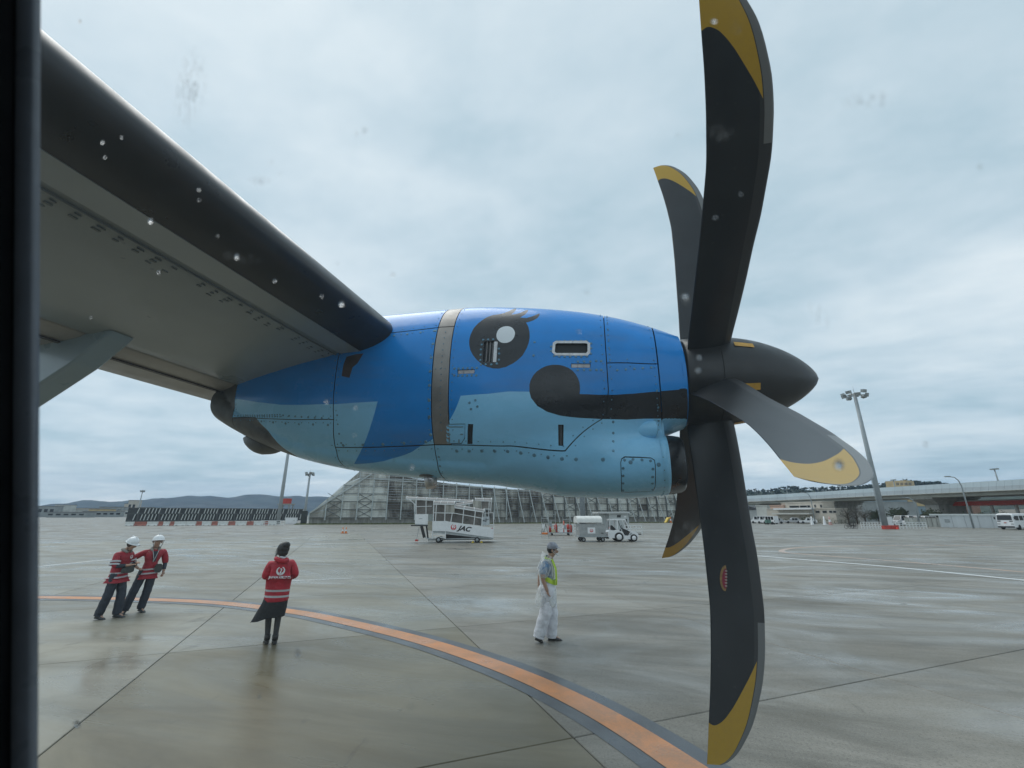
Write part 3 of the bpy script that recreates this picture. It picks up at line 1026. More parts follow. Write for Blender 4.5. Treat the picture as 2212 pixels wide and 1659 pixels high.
for kq in range(6):
    y_ = 1232 + kq * 6.5
    badge([(1566, y_), (1571, y_ + .5), (1571, y_ + 2.5), (1566, y_ + 2)], 2, .007)
db.build('maker_badge', [mat('badge_gold', (.34, .20, .07), .5, var=.2, scale=60), mat('badge_red', (.30, .02, .05), .5, var=.2, scale=60), mat('badge_white', (.5, .45, .42), .5, var=0)], propeller)

# ---- fuselage round the passenger's seat, and the window looked through
M_seal2 = mat('window_seal', (.010, .011, .013), .85, var=.2, scale=30, spec=.1)
fz = MB()
arc = [(.02, 3.02), (-.12, 3.22), (-.45, 3.34), (-1.3, 3.38), (-2.1, 3.25), (-2.55, 2.8), (-2.7, 2.2), (-2.6, 1.6), (-2.4, 1.2), (-1.2, 1.12), (-.1, 1.15), (.10, 1.35), (.13, 1.75)]
inn = [(a * 1.0 - (0.05 if a > -1.2 else -.05), z + (.05 if z < 2 else -.05)) for a, z in arc]
for prof, s_ in ((arc, 0), (inn, 1)):
    k2 = len(prof)
    vs = [(x, p[0], p[1]) for x in (-3.2, 1.6) for p in prof]
    fz.add(vs, [(j, j + 1, k2 + j + 1, k2 + j) for j in range(k2 - 1)], s_)
for x in (-3.2, 1.6):
    fz.add([(x, p[0], p[1]) for p in arc], [tuple(range(len(arc)))], 1)
k2 = len(arc)
fuselage = fz.build('fuselage', [M_fus, M_cabin], plane_root, fix=False)
WT = math.atan(.249)
wf = MB()
def rrect(hw, hh, r, y, n=8):
    o = []
    for cx_, cz_, a0 in ((hw - r, hh - r, 0), (-(hw - r), hh - r, 90), (-(hw - r), -(hh - r), 180), (hw - r, -(hh - r), 270)):
        o += [(cx_ + r * math.cos(R(a0 + 90 * i / n)), y, cz_ + r * math.sin(R(a0 + 90 * i / n))) for i in range(n + 1)]
    return o
def frame_rings(specs, mats, name, parent):
    b = MB()
    rg = [rrect(*s_) for s_ in specs]
    k3 = len(rg[0])
    b.add([p for q in rg for p in q], [(i * k3 + j, (i + 1) * k3 + j, (i + 1) * k3 + (j + 1) % k3, i * k3 + (j + 1) % k3) for i in range(len(rg) - 1) for j in range(k3)], 0, True)
    return b.build(name, mats, parent)
wroot = bpy.data.objects.new('cabin_window', None)
COL.objects.link(wroot)
wroot.parent = plane_root
wroot.location = (0.0, .071, 2.25)
wroot.rotation_euler = (-WT * -1, 0, 0)
HW, HH = .1335, .25
frame_rings([(HW + .18, HH + .09, .12, .03), (HW + .18, HH + .09, .12, -.012), (HW + .05, HH + .05, .11, -.014), (HW + .012, HH + .02, .10, -.010), (HW + .003, HH + .005, .09, -.002), (HW, HH, .09, .006), (HW + .04, HH + .04, .10, .012), (HW + .12, HH + .07, .11, .03)], M_seal2, 'window_frame', wroot)
frame_rings([(HW + .0005, HH + .001, .09, .0035), (HW - .0015, HH - .001, .09, .0050), (HW - .0015, HH - .001, .09, .0070), (HW + .003, HH + .003, .09, .0088)], mat('window_gasket', (.16, .18, .21), .3, var=.15, scale=40), 'window_gasket', wroot)
# ================================================================== the apron
def ground_mat(name, base, dark, rough_lo, rough_hi, grain, smooth=False):
    m = bpy.data.materials.new(name)
    m.use_nodes = True
    t = m.node_tree
    b = t.nodes['Principled BSDF']
    g = t.nodes.new('ShaderNodeNewGeometry').outputs['Position']
    oi = t.nodes.new('ShaderNodeObjectInfo').outputs['Random']
    big = noise(t, g, .16, 5, .6, .8)
    mid = noise(t, mapping(t, g, (.5, 1.7, 1), (0, 0, R(-12))), .42, 6, .68, 1.2)
    fine = noise(t, g, 34 if not smooth else 60, 5, .75)
    speck = noise(t, g, 95, 2, .6)
    c = mix(t, ramp(t, big, [(.3, 0), (.7, 1)]), dark, base)
    c = mix(t, ramp(t, mid, [(.36, .9), (.60, 0)]), c, tuple(x * .72 for x in dark))
    c = mix(t, ramp(t, fine, [(.28, grain), (.5, 0), (.72, 0)]), c, tuple(x * .45 for x in dark))
    c = mix(t, ramp(t, speck, [(.62, 0), (.75, grain)]), c, tuple(min(1, x * 1.5) for x in base))
    stain = noise(t, mapping(t, g, (1.4, .45, 1), (0, 0, R(34)), (2.0, 5.0, 0)), .8, 7, .72, 1.8)
    c = mix(t, ramp(t, stain, [(.60, 0), (.68, .6), (.80, .75)]), c, tuple(x * .42 for x in dark))
    c = mix(t, ramp(t, noise(t, mapping(t, g, (.35, 2.2, 1), (0, 0, R(14)), (7, 3, 0)), .5, 6, .7, .8), [(.58, 0), (.74, .22)]), c, tuple(min(1, x * 1.35) for x in base))
    c = mix(t, 1.0, c, ramp(t, oi, [(0, .86), (1, 1.10)]), blend='MULTIPLY')
    t.links.new(c, b.inputs['Base Color'])
    wet = noise(t, mapping(t, g, (.5, 1.25, 1), (0, 0, R(8)), (4.0, 2.0, 0)), .34, 6, .62, 1.4)
    rr = ramp(t, wet, [(.30, .08), (.37, rough_lo), (.5, (rough_lo + rough_hi) / 2), (.64, rough_hi)])
    t.links.new(rr, b.inputs['Roughness'])
    b.inputs['Specular IOR Level'].default_value = .31
    bn = t.nodes.new('ShaderNodeBump')
    bn.inputs['Distance'].default_value = .004
    t.links.new(mth(t, 'MULTIPLY', rr, .7 if not smooth else .25), bn.inputs['Strength'])
    t.links.new(mth(t, 'ADD', fine, mth(t, 'MULTIPLY', speck, .5)), bn.inputs['Height'])
    t.links.new(bn.outputs[0], b.inputs['Normal'])
    return m
G_smooth = ground_mat('wet_smooth_concrete', (.225, .197, .130), (.165, .142, .088), .22, .50, .25, True)
G_pale = ground_mat('wet_pale_concrete', (.268, .252, .205), (.193, .178, .135), .22, .55, .35, True)
G_rough = ground_mat('wet_rough_concrete', (.285, .268, .235), (.178, .168, .14), .26, .70, 1.0)
G_far = ground_mat('wet_apron', (.28, .27, .24), (.175, .168, .145), .26, .72, .5)
t = G_far.node_tree
ap = MB()
ap.add([(-6500, -300, -.045), (6500, -300, -.045), (6500, 7500, -.045), (-6500, 7500, -.045)], [(0, 1, 2, 3)])
apron = ap.build('apron', G_far, None, fix=False)
apron['kind'] = 'structure'
JA = R(34)
ju, jv = np.array([math.cos(JA), math.sin(JA)]), np.array([-math.sin(JA), math.cos(JA)])
SL, U0, V0 = 5.05, -2.5, 4.88
slab_me = {}
ctr = ju * (U0 + SL / 2) + jv * (V0 + SL / 2)
for m in (G_smooth, G_pale, G_rough):
    b = MB()
    h, w = SL / 2 - .007, .03
    vs = [(-h, -h, -.04), (h, -h, -.04), (h, h, -.04), (-h, h, -.04), (-h, -h, -.008), (h, -h, -.008), (h, h, -.008), (-h, h, -.008)]
    i_ = h - .008
    vs += [(-i_, -i_, 0), (i_, -i_, 0), (i_, i_, 0), (-i_, i_, 0)]
    b.add(vs, [(0, 1, 5, 4), (1, 2, 6, 5), (2, 3, 7, 6), (3, 0, 4, 7), (4, 5, 9, 8), (5, 6, 10, 9), (6, 7, 11, 10), (7, 4, 8, 11), (8, 9, 10, 11)])
    slab_me[m] = b.mesh('concrete_slab', m)
hd = np.array([-math.sin(YAW), math.cos(YAW)])
rd_ = np.array([math.cos(YAW), math.sin(YAW)])
for i in range(-16, 17):
    for j in range(-3, 14):
        c = ju * (U0 + SL * (i + .5)) + jv * (V0 + SL * (j + .5))
        f, s_ = c @ hd, c @ rd_
        dist = math.hypot(*c)
        if dist > 58 or f < -2 or abs(s_) > 1.35 * max(f, 0) + 7:
            continue
        m = G_rough if i >= 1 else (G_smooth if (j < 1 and i == 0) else G_pale)
        if i == 0 and j >= 1:
            m = G_pale
        if i < 0 and j < 1:
            m = G_smooth if i == -1 and j < 0 else G_pale
        o = link('concrete_slab', slab_me[m], apron)
        o.location = (c[0], c[1], rng.uniform(-.0015, .0015))
        o.rotation_euler = (0, 0, JA)

def strip(center, halfw, z, m, name, kind=True, parent=None):
    pts = [Vector((p[0], p[1], 0)) for p in center]
    vs = []
    n = len(pts)
    for i, p in enumerate(pts):
        d = (pts[min(i + 1, n - 1)] - pts[max(i - 1, 0)]).normalized()
        q = Vector((-d.y, d.x, 0))
        vs += [(p + q * halfw + Vector((0, 0, z))), (p - q * halfw + Vector((0, 0, z)))]
    o = MB().add(vs, [(2 * i, 2 * i + 1, 2 * i + 3, 2 * i + 2) for i in range(n - 1)]).build(name, m, parent, fix=False)
    if kind:
        o['kind'] = 'structure'
    return o
def paint(name, col, wear_col, lo=.60, hi=.75, rough=.35):
    m = bpy.data.materials.new(name)
    m.use_nodes = True
    t = m.node_tree
    b = t.nodes['Principled BSDF']
    g = t.nodes.new('ShaderNodeNewGeometry').outputs['Position']
    w = mth(t, 'ADD', mth(t, 'MULTIPLY', noise(t, g, 2.2, 6, .7, .6), .6), mth(t, 'MULTIPLY', noise(t, g, 40, 4, .7), .4))
    c = mix(t, ramp(t, w, [(lo - .12, 0), (hi, .8)]), col, wear_col)
    c = mix(t, ramp(t, noise(t, g, .5, 3), [(.35, .25), (.6, 0)]), c, tuple(x * .75 for x in col))
    t.links.new(c, b.inputs['Base Color'])
    t.links.new(ramp(t, noise(t, g, .8, 4), [(.35, rough * .6), (.65, rough * 1.5)]), b.inputs['Roughness'])
    return m
P_or = paint('orange_line_paint', (.62, .235, .065), (.20, .14, .09), .48, .68)
P_dk = paint('dark_line_border', (.060, .068, .078), (.13, .13, .125), .58, .75)
P_pale = paint('faded_orange_paint', (.45, .29, .20), (.25, .23, .2), .55, .7)
P_wh = paint('faded_white_paint', (.66, .67, .66), (.32, .32, .31), .56, .74)
def dense_line(pts, it=4): return smooth_line(pts, False, it)
def spline(pts, n=14):
    P_ = [np.array(p, float) for p in pts]
    P_ = [2 * P_[0] - P_[1]] + P_ + [2 * P_[-1] - P_[-2]]
    o = []
    for i in range(1, len(P_) - 2):
        for t_ in np.linspace(0, 1, n, endpoint=False):
            o.append(.5 * (2 * P_[i] + (P_[i+1] - P_[i-1]) * t_ + (2*P_[i-1] - 5*P_[i] + 4*P_[i+1] - P_[i+2]) * t_**2 + (3*P_[i] - P_[i-1] - 3*P_[i+1] + P_[i+2]) * t_**3))
    return o + [P_[-2]]
line = [(-32, 4.6), (-26, 7.4), (-20.5, 9.3), (-15.95, 10.2), (-12.6, 10.62), (-10.4, 10.64), (-8.1, 10.22), (-6.49, 9.72), (-3.87, 8.59), (-1.89, 7.41), (-.51, 6.27), (.46, 5.13), (1.15, 4.05), (1.7, 2.8), (2.0, 1.2)]
dl = spline(line)
o = strip(dl, .385, .004, P_dk, 'taxiway_line')
strip(dl, .178, .008, P_or, 'orange_stripe', False, o)
loop_px = [(2212, 1236), (2090, 1225), (1959, 1214), (1840, 1205), (1740, 1197.5), (1698, 1194), (1686, 1191), (1692, 1187), (1720, 1183), (1780, 1180.5), (1870, 1179), (2000, 1178), (2150, 1178)]
strip(dense_line([gnd(*p)[:2] for p in loop_px], 3), .17, .004, P_pale, 'taxiway_line')
for px, w in (([(1600, 1198), (1750, 1210), (1900, 1222), (2060, 1238), (2260, 1258)], .16), ([(680, 1175), (1070, 1166.5), (1480, 1163)], .14), ([(1590, 1163), (1900, 1160), (2230, 1172)], .14), ([(60, 1226), (270, 1205), (430, 1196)], .10), ([(630, 1255), (760, 1249)], .05)):
    strip(dense_line([gnd(*p)[:2] for p in px], 2), w, .004, P_wh, 'white_line')
# grass verge below the tall screen
M_grass = mat('verge_grass', (.11, .13, .045), .9, var=.4, scale=.5)

# ================================================================== hills and haze
def hill(name, sky_px, dist, depth, m, seed, rough_amp, segs):
    """terrain ridge: rises from its foot to the crest and falls off behind"""
    r_ = random.Random(seed)
    us = [p[0] for p in sky_px]
    n = segs
    k2 = 14
    vs = []
    ph = [r_.uniform(0, 6.28) for _ in range(8)]
    for i in range(n + 1):
        u = us[0] + (us[-1] - us[0]) * i / n
        v = float(np.interp(u, us, [p[1] for p in sky_px]))
        v0 = 1112.0
        c = far(u, v, dist)
        foot = far(u, v0, dist - depth)
        back = far(u, v0, dist + depth)
        for j in range(k2 + 1):
            s_ = j / k2
            if s_ <= .75:
                q = s_ / .75
                xy = foot + (c - foot) * q
                hz = c[2] * (q ** 1.25)
            else:
                q = (s_ - .75) / .25
                xy = c + (back - c) * q
                hz = c[2] * (1 - q)
            w = sum(math.sin(u * (.013 + .019 * a) + s_ * (5 + 3 * a) + ph[a]) / (1 + a) for a in range(6))
            hz += w * rough_amp * s_ * (1 if s_ < .72 else .15) * (1 - abs(s_ - .45))
            if abs(s_ - .75) < .06:
                hz += r_.uniform(-1, 1) * rough_amp * .09
            vs.append((xy[0], xy[1], max(-.5, hz)))
    fs = [(i * (k2 + 1) + j, (i + 1) * (k2 + 1) + j, (i + 1) * (k2 + 1) + j + 1, i * (k2 + 1) + j + 1) for i in range(n) for j in range(k2)]
    o = MB().add(vs, fs, 0, True).build(name, m, None)
    o['kind'] = 'structure'
    return o
M_hill = mat('forested_hill', (.022, .036, .034), .95, var=.45, scale=.004)
M_hill2 = mat('wooded_ridge', (.030, .045, .025), .95, var=.5, scale=.03)
hill('hills', [(-500, 1085), (-200, 1090), (60, 1092), (88, 1091), (164, 1085.5), (246, 1082.8), (300, 1080), (355, 1076), (382, 1070.5), (410, 1065), (437, 1066.5), (491, 1068.7), (532, 1066.5), (587, 1068.7), (614, 1071.4), (641, 1068.7), (682, 1073), (720, 1076), (780, 1074), (900, 1080), (1100, 1078), (1400, 1084), (1600, 1080)], 5200, 1500, M_hill, 3, 22, 220)
hill('hills', [(1150, 1111.8), (1350, 1085), (1450, 1068), (1560, 1060), (1609, 1058.5), (1640, 1057.5), (1661, 1058.5), (1689, 1053), (1712, 1050), (1745, 1055.6), (1787, 1053), (1843, 1051), (1900, 1047), (1928, 1043), (1956, 1037), (1984, 1040), (2006, 1043), (2026, 1040.5), (2045, 1044), (2100, 1052), (2250, 1058), (2500, 1050), (2900, 1060)], 1500, 420, M_hill2, 5, 5, 260)
tb = MB()
r_ = random.Random(11)
for i in range(1500):                        # tree line on the near ridge
    u = r_.uniform(1580, 2120)
    v = float(np.interp(u, [1609, 1661, 1689, 1712, 1745, 1787, 1843, 1900, 1928, 1956, 1984, 2006, 2026, 2045, 2120], [1058.5, 1058.5, 1053, 1050, 1055.6, 1053, 1051, 1047, 1043, 1037, 1040, 1043, 1040.5, 1044, 1054]))
    p = far(u, v + r_.uniform(0, 14), 1500 - r_.uniform(0, 120))
    s_ = r_.uniform(2.2, 5.2)
    vs = [(p[0] + r_.uniform(-1, 1) * s_, p[1] + r_.uniform(-1, 1) * s_, p[2] + r_.uniform(-.8, 1) * s_) for _ in range(6)]
    tb.add(vs, [(0, 1, 2), (0, 2, 3), (0, 3, 4), (1, 3, 5), (2, 4, 5), (0, 4, 5)])
tag(tb.build('ridge_woodland', M_hill2, None, fix=False), 'dark woodland along the ridge behind the elevated road', None, kind='stuff')
hz = MB().box((-6400, -200, -1.2), (6400, 7400, 420)).build('haze', mat('haze_volume', (1, 1, 1)), None)
hm = bpy.data.materials.new('haze_air')
hm.use_nodes = True
hm.node_tree.nodes.clear()
pv = nd(hm.node_tree, 'ShaderNodeVolumePrincipled')
pv.inputs['Color'].default_value = (.42, .66, 1.0, 1)
pv.inputs['Density'].default_value = 7e-5
hm.node_tree.links.new(pv.outputs[0], nd(hm.node_tree, 'ShaderNodeOutputMaterial').inputs['Volume'])
hz.data.materials.clear()
hz.data.materials.append(hm)
tag(hz, 'pale haze over the airfield', None, kind='stuff')
# ================================================================== things beyond the apron
class Face:
    """an upright plane through two ground points; x runs to the right along it, y away, z up"""
    def __init__(s, u0, d0, u1, d1):
        s.a, s.b = far(u0, 1112, d0) * [1, 1, 0], far(u1, 1112, d1) * [1, 1, 0]
        s.d = (s.b - s.a) / np.linalg.norm(s.b - s.a)
        s.n = np.array([-s.d[1], s.d[0], 0])
        s.rz = math.atan2(s.d[1], s.d[0])
        s.len = np.linalg.norm(s.b - s.a)
    def __call__(s, u, v):
        r_ = ray(u, v)
        t = np.dot(s.a - EYE, s.n) / np.dot(r_, s.n)
        p = EYE + r_ * t
        return float((p - s.a) @ s.d), float(p[2])
    def thing(s, name, label, cat, group=None):
        return thing(name, label, cat, s.a, s.rz, group)
def gd(u, v): return float(np.hypot(*gnd(u, v)[:2]))

C_conc = mat('old_concrete', (.30, .30, .28), .85, var=.2, scale=1.5, streak=True)
C_post = mat('galvanised_steel', (.46, .50, .50), .5, var=.12, scale=1)
C_postd = mat('dull_steel', (.13, .14, .14), .6, var=.2, scale=1)
C_white = mat('white_vehicle_paint', (.74, .75, .76), .3, var=.04, coat=.3)
C_dark = mat('dark_glass', (.02, .024, .028), .12, var=0)
C_tyre = mat('tyre_rubber', (.018, .018, .019), .8, var=.2, scale=8)
C_steel = mat('grey_painted_steel', (.30, .33, .34), .5, var=.12, scale=2)
C_black = mat('black_plastic', (.02, .02, .022), .5, var=.1)
C_red = mat('safety_red', (.46, .045, .03), .45, var=.15, scale=3)
C_orange = mat('safety_orange', (.62, .17, .03), .5, var=.1, scale=3)
C_yel = mat('safety_yellow', (.60, .42, .04), .5, var=.1, scale=3)
C_rail = mat('white_railing_paint', (.68, .70, .70), .45, var=.08, scale=2)

# ---- the tall weathered blast screen
def weathered(name, light, grime, amt):
    m = bpy.data.materials.new(name)
    m.use_nodes = True
    t = m.node_tree
    b = t.nodes['Principled BSDF']
    b.inputs['Roughness'].default_value = .8
    g = t.nodes.new('ShaderNodeNewGeometry').outputs['Position']
    oi = t.nodes.new('ShaderNodeObjectInfo').outputs['Random']
    stv = noise(t, mapping(t, g, (.55, .55, .10)), 1.0, 6, .7, .4)
    blot = noise(t, g, .22, 4, .6)
    f = mth(t, 'ADD', mth(t, 'MULTIPLY', stv, .65), mth(t, 'MULTIPLY', blot, .45))
    f = mth(t, 'ADD', f, mth(t, 'MULTIPLY', mth(t, 'SUBTRACT', oi, .5), .16))
    c = mix(t, ramp(t, f, [(.5 - amt, 0), (.66 - amt * .6, 1)]), light, grime)
    t.links.new(c, b.inputs['Base Color'])
    return m
W_pale = weathered('pale_screen_sheet', (.60, .61, .565), (.28, .27, .24), -.01)
W_grim = weathered('grimy_screen_sheet', (.40, .40, .36), (.085, .075, .066), .07)
W_new = weathered('renewed_screen_sheet', (.54, .56, .51), (.36, .37, .33), -.05)
scr = Face(668, 128, 1520, 172)
screen = scr.thing('blast_screen', 'tall weathered blast screen of grimy sheets on a steel frame with a sloping left end', 'blast screen')
NB = 33
top_px = [(668, 1109), (692, 1090), (735, 1053), (777, 1017), (800, 1018), (961, 1043), (1070, 1054), (1210, 1060), (1470, 1066), (1530, 1067)]
def top_z(x):
    p = scr.a + scr.d * x
    # height at that place, read along the sight line
    h = (p - EYE)
    f = -h[0] * math.sin(YAW) + h[1] * math.cos(YAW)
    r_ = h[0] * math.cos(YAW) + h[1] * math.sin(YAW)
    lo, hi = 0.0, 30.0
    for _ in range(30):
        z = (lo + hi) / 2 - EYE[2]
        dep = f * math.cos(PITCH) + z * math.sin(PITCH)
        up = -f * math.sin(PITCH) + z * math.cos(PITCH)
        u, v = CX + F * r_ / dep, CY - F * up / dep
        if v > np.interp(u, [q[0] for q in top_px], [q[1] for q in top_px]): lo = (lo + hi) / 2
        else: hi = (lo + hi) / 2
    return lo
xs_ = np.linspace(0, scr.len, NB + 1)
tz = [top_z(x) for x in xs_]
Z0S, ROW = 1.55, 2.05
b0 = MB().box((0, .9, 0), (scr.len, 1.2, 1.5))
for i in range(NB):
    x = xs_[i]
    b0.box((x + .3, .5, 0), (x + .9, .95, 1.45))
    if rng.random() < .7:
        b0.box((x + 1.6, .75, 0), (x + rng.uniform(2.2, 3.2), .95, 1.3))
b0.build('footing', C_conc, screen)
posts_mb = {}
for i in range(NB + 1):
    b = MB()
    zt_ = max(tz[i], 1.5)
    front = i < 15
    b.box((xs_[i] - .14, -.28, .9), (xs_[i] + .14, .05, zt_ + (.3 if 3 < i < 15 else 0)))
    b.box((xs_[i] - .07, .05, .9), (xs_[i] + .07, .45, zt_))
    b.build('post', C_post if front else C_postd, screen)
    if i >= 12:
        b = MB().bar((xs_[i] - .4, -.4, zt_ * .98), (xs_[i] + .9, -2.6, .1), .2, .2)
        b.bar((xs_[i], 0, zt_ * .48), (xs_[i] + .45, -1.5, zt_ * .48), .10, .10)
        b.bar((xs_[i], 0, 1.2), (xs_[i] + .6, -1.7, zt_ * .38), .10, .10)
        b.build('strut', C_post, screen)
for r_i in range(7):
    za = Z0S + ROW * r_i
    # horizontal beam along the screen
    run = [i for i in range(NB + 1) if tz[i] > za + .1]
    if run:
        b = MB().bar((xs_[run[0]], -.12, za), (xs_[run[-1]], -.12, za), .16, .17)
        b.build('beam', C_steel if r_i == 5 else C_postd, screen)
for i in range(NB):
    x0, x1 = xs_[i] + .08, xs_[i + 1] - .08
    for r_i in range(7):
        za, zb = Z0S + ROW * r_i + .06, Z0S + ROW * (r_i + 1) - .06
        t0, t1 = tz[i], tz[i + 1]
        if max(t0, t1) < za + .15:
            continue
        b = MB()
        for q in range(3):
            a0, a1 = za + (zb - za) * q / 3, za + (zb - za) * (q + 1) / 3 - .03
            p = [min(a0, t0 - .05), min(a0, t1 - .05), min(a1, t1 - .05), min(a1, t0 - .05)]
            if p[3] - p[0] < .02 and p[2] - p[1] < .02:
                continue
            b.add([(x0, .14, p[0]), (x1, .14, p[1]), (x1, .22, p[2]), (x0, .22, p[3]), (x0, .3, p[0]), (x1, .3, p[1]), (x1, .3, p[2]), (x0, .3, p[3])],
                  [(0, 1, 2, 3), (0, 4, 5, 1), (3, 2, 6, 7), (4, 7, 6, 5), (0, 3, 7, 4), (1, 5, 6, 2)])
        if not b.f:
            continue
        if i < 5: m = W_pale
        elif i in (13, 14) and r_i in (4, 5): m = W_new
        elif i < 17: m = W_grim
        elif i < 22: m = W_grim if (i + r_i) % 3 == 0 or r_i > 4 and i < 20 else W_pale
        else: m = W_pale if (i * 7 + r_i * 5) % 11 else W_grim
        if i == 9 and r_i == 0: m = W_new
        b.build('sheet_panel', m, screen, fix=False)
for i, rows in ((1, (0, 1, 2)), (3, (0, 1, 2)), (5, (5,)), (6, (0, 4, 5)), (7, (5,)), (9, (4,)), (10, (5,)), (12, (4,)), (17, (2, 3)), (19, (1, 3)), (21, (2,)), (23, (1, 3)), (25, (0, 2)), (27, (1, 3)), (29, (0, 2)), (31, (1, 2))):
    for r_i in rows:
        za = Z0S + ROW * r_i
        if za + ROW > max(tz[i], tz[i + 1]) + .6: continue
        MB().bar((xs_[i], -.02, za), (xs_[i + 1], -.02, za + ROW), .12).bar((xs_[i], -.05, za + ROW), (xs_[i + 1], -.05, za), .12).build('cross_brace', C_postd, screen)
MB().bar((xs_[0], -.3, tz[0]), (xs_[4], -.3, tz[4] + .1), .34, .3).build('sloping_rail', C_post, screen)
MB().bar((xs_[4], -.3, tz[4] - 1.9), (xs_[16], -.3, tz[16] - .5), .22, .2).build('top_rail', C_post, screen)
vb = MB()
gx = Face(640, 124, 1640, 168)
for i in range(5000):
    x = rng.uniform(0, gx.len)
    y = rng.uniform(-1.5, 1.5) + .12 * 0
    h = rng.uniform(.08, .35)
    vb.add([(x - .08, y, 0), (x + .1, y + .05, 0), (x + rng.uniform(-.1, .1), y, h)], [(0, 1, 2)])
vb.box((0, -2.2, -.05), (gx.len, 2.6, .012))
o = vb.build('verge_grass', M_grass, None, fix=False)
o.location = tuple(gx.a)
o.rotation_euler = (0, 0, gx.rz)
tag(o, 'strip of low grass along the foot of the tall screen', None, kind='stuff')

# ---- the dark blast fence with pale slats
bf = Face(283, 165, 660, 172)
fence = bf.thing('blast_fence', 'long dark blast fence with two rows of pale upright slats', 'blast fence')
S_slat = mat('pale_slat', (.62, .64, .62), .6, var=.12, scale=1)
S_dark = mat('dark_fence_steel', (.075, .082, .088), .7, var=.2, scale=1)
x0, z_t = bf(300, 1098)[0], bf(330, 1097)[1]
z_m, z_b = bf(330, 1110)[1], bf(330, 1122)[1]
b = MB().box((x0 - 2.2, .35, .4), (bf.len, .55, z_t))
b.build('backing', S_dark, fence)
for zc in (z_t - .1, z_m, .6):
    MB().box((x0 - 2.2, .02, zc - .14), (bf.len, .24, zc + .14)).build('rail', mat('fence_rail', (.10, .11, .115), .6, var=.2), fence)
per = bf.len / 59
sl = {}
for rw, (za, zb) in enumerate(((z_b - .2, z_m - .12), (z_m + .12, z_t - .1))):
    b = MB().bar((-.12, -.05, 0), (.12, .05, zb - za), .26, .14)
    me = b.mesh('slat', S_slat)
    for i in range(57):
        x = x0 - .6 * (1 - rw) + per * i
        if i % 6 == 1:
            if rw == 0:
                MB().box((x - .2, -.02, .2), (x + .2, .3, z_t + .1)).build('post', mat('fence_post', (.10, .105, .11), .6, var=.1), fence)
            continue
        o = link('slat', me, fence)
        o.location = (x, -.02, za)
        o.rotation_euler = (rng.uniform(-.02, .02), rng.uniform(-.02, .03), 0)
# red and white barriers in front of it
bar_f = Face(275, gd(275, 1136), 600, gd(600, 1134))
seq = [('w', 16), ('r', 22), ('w', 20), ('r', 9), ('w', 12), ('r', 8), ('w', 22), ('w', 18), ('r', 11), ('w', 18), ('r', 12), ('w', 20), ('r', 14), ('w', 22), ('r', 14), ('w', 20), ('r', 10), ('w', 16)]
tot = sum(s_[1] for s_ in seq)
x = 0
cnt = {'w': 0, 'r': 0}
ORD = ['first', 'second', 'third', 'fourth', 'fifth', 'sixth', 'seventh', 'eighth', 'ninth', 'tenth', 'eleventh']
C_barw = mat('barrier_white', (.62, .63, .61), .5, var=.12, scale=1)
C_barr = mat('barrier_faded_red', (.36, .13, .10), .6, var=.25, scale=1)
for kq, w in seq:
    wl_ = w / tot * bar_f.len
    p = bar_f.a + bar_f.d * (x + wl_ / 2)
    hw = wl_ / 2 - .06
    b = MB().prism([(-.32, 0), (.32, 0), (.32, .12), (.14, .35), (.10, .85), (-.10, .85), (-.14, .35), (-.32, .12)], -hw, hw, 0, 'yz')
    b.box((-hw * .7, -.335, .03), (-hw * .4, .335, .10), 1).box((hw * .4, -.335, .03), (hw * .7, .335, .10), 1)
    o = b.build('barrier', [C_barw if kq == 'w' else C_barr, C_black], None)
    o.location = tuple(p)
    o.rotation_euler = (0, 0, bar_f.rz)
    cnt[kq] += 1
    tag(o, '%s barrier block, %s %s one from the left before the dark fence' % (('white', ORD[cnt[kq] - 1], 'white') if kq == 'w' else ('faded red', ORD[cnt[kq] - 1], 'red')), 'barrier', 'white barrier blocks' if kq == 'w' else 'faded red barrier blocks')
    x += wl_

# ---- masts
def floodlight_head(root, z, r, n, m, size):
    for i in range(n):
        a = 2 * math.pi * i / n + .3
        c, s_ = math.cos(a), math.sin(a)
        p = Vector((c * r, s_ * r, z + (.35 if i % 2 else -.35) * size))
        b = MB()
        b.bar(p + Vector((c, s_, -.25)) * -.35 * size, p + Vector((c, s_, -.25)) * .35 * size, .95 * size, .7 * size)
        b.bar(p, (c * r * .2, s_ * r * .2, z), .10 * size)
        b.build('floodlight', m, root)
    MB().lathe([(z - .15 * size, r * .55), (z + .12 * size, r * .55), (z + .12 * size, r * .5), (z - .15 * size, r * .5)], seg=16).lathe([(z - .5 * size, .2 * size), (z + .3 * size, .2 * size), (z + .3 * size, .02)], seg=10).build('head_ring', m, root)
    MB().tube([(0, 0, z + .2 * size), (0, 0, z + 2.2 * size)], [.05 * size, .015 * size], 6).build('lightning_rod', m, root)
M_mast = mat('mast_grey', (.30, .34, .36), .45, var=.1, scale=.6)
M_flood = mat('floodlight_housing', (.26, .28, .28), .4, var=.2, scale=1, metal=.3)
def height_at(p, v):
    lo, hi = 0.0, 60.0
    h = np.asarray(p) - EYE
    f = -h[0] * math.sin(YAW) + h[1] * math.cos(YAW)
    for _ in range(40):
        z = (lo + hi) / 2 - EYE[2]
        vv = CY - F * (-f * math.sin(PITCH) + z * math.cos(PITCH)) / (f * math.cos(PITCH) + z * math.sin(PITCH))
        if vv > v: lo = (lo + hi) / 2
        else: hi = (lo + hi) / 2
    return lo
p = gnd(1914, 1142)
root = thing('floodlight_mast', 'tall grey floodlight mast rising from a fenced red base on the right', 'floodlight mast', p)
h = height_at(p, 856)
MB().tube([(0, 0, 0), (0, 0, h * .5), (0, 0, h)], [.46, .38, .27], 14).build('pole', M_mast, root)
floodlight_head(root, h + .3, 1.75, 9, M_flood, .78)
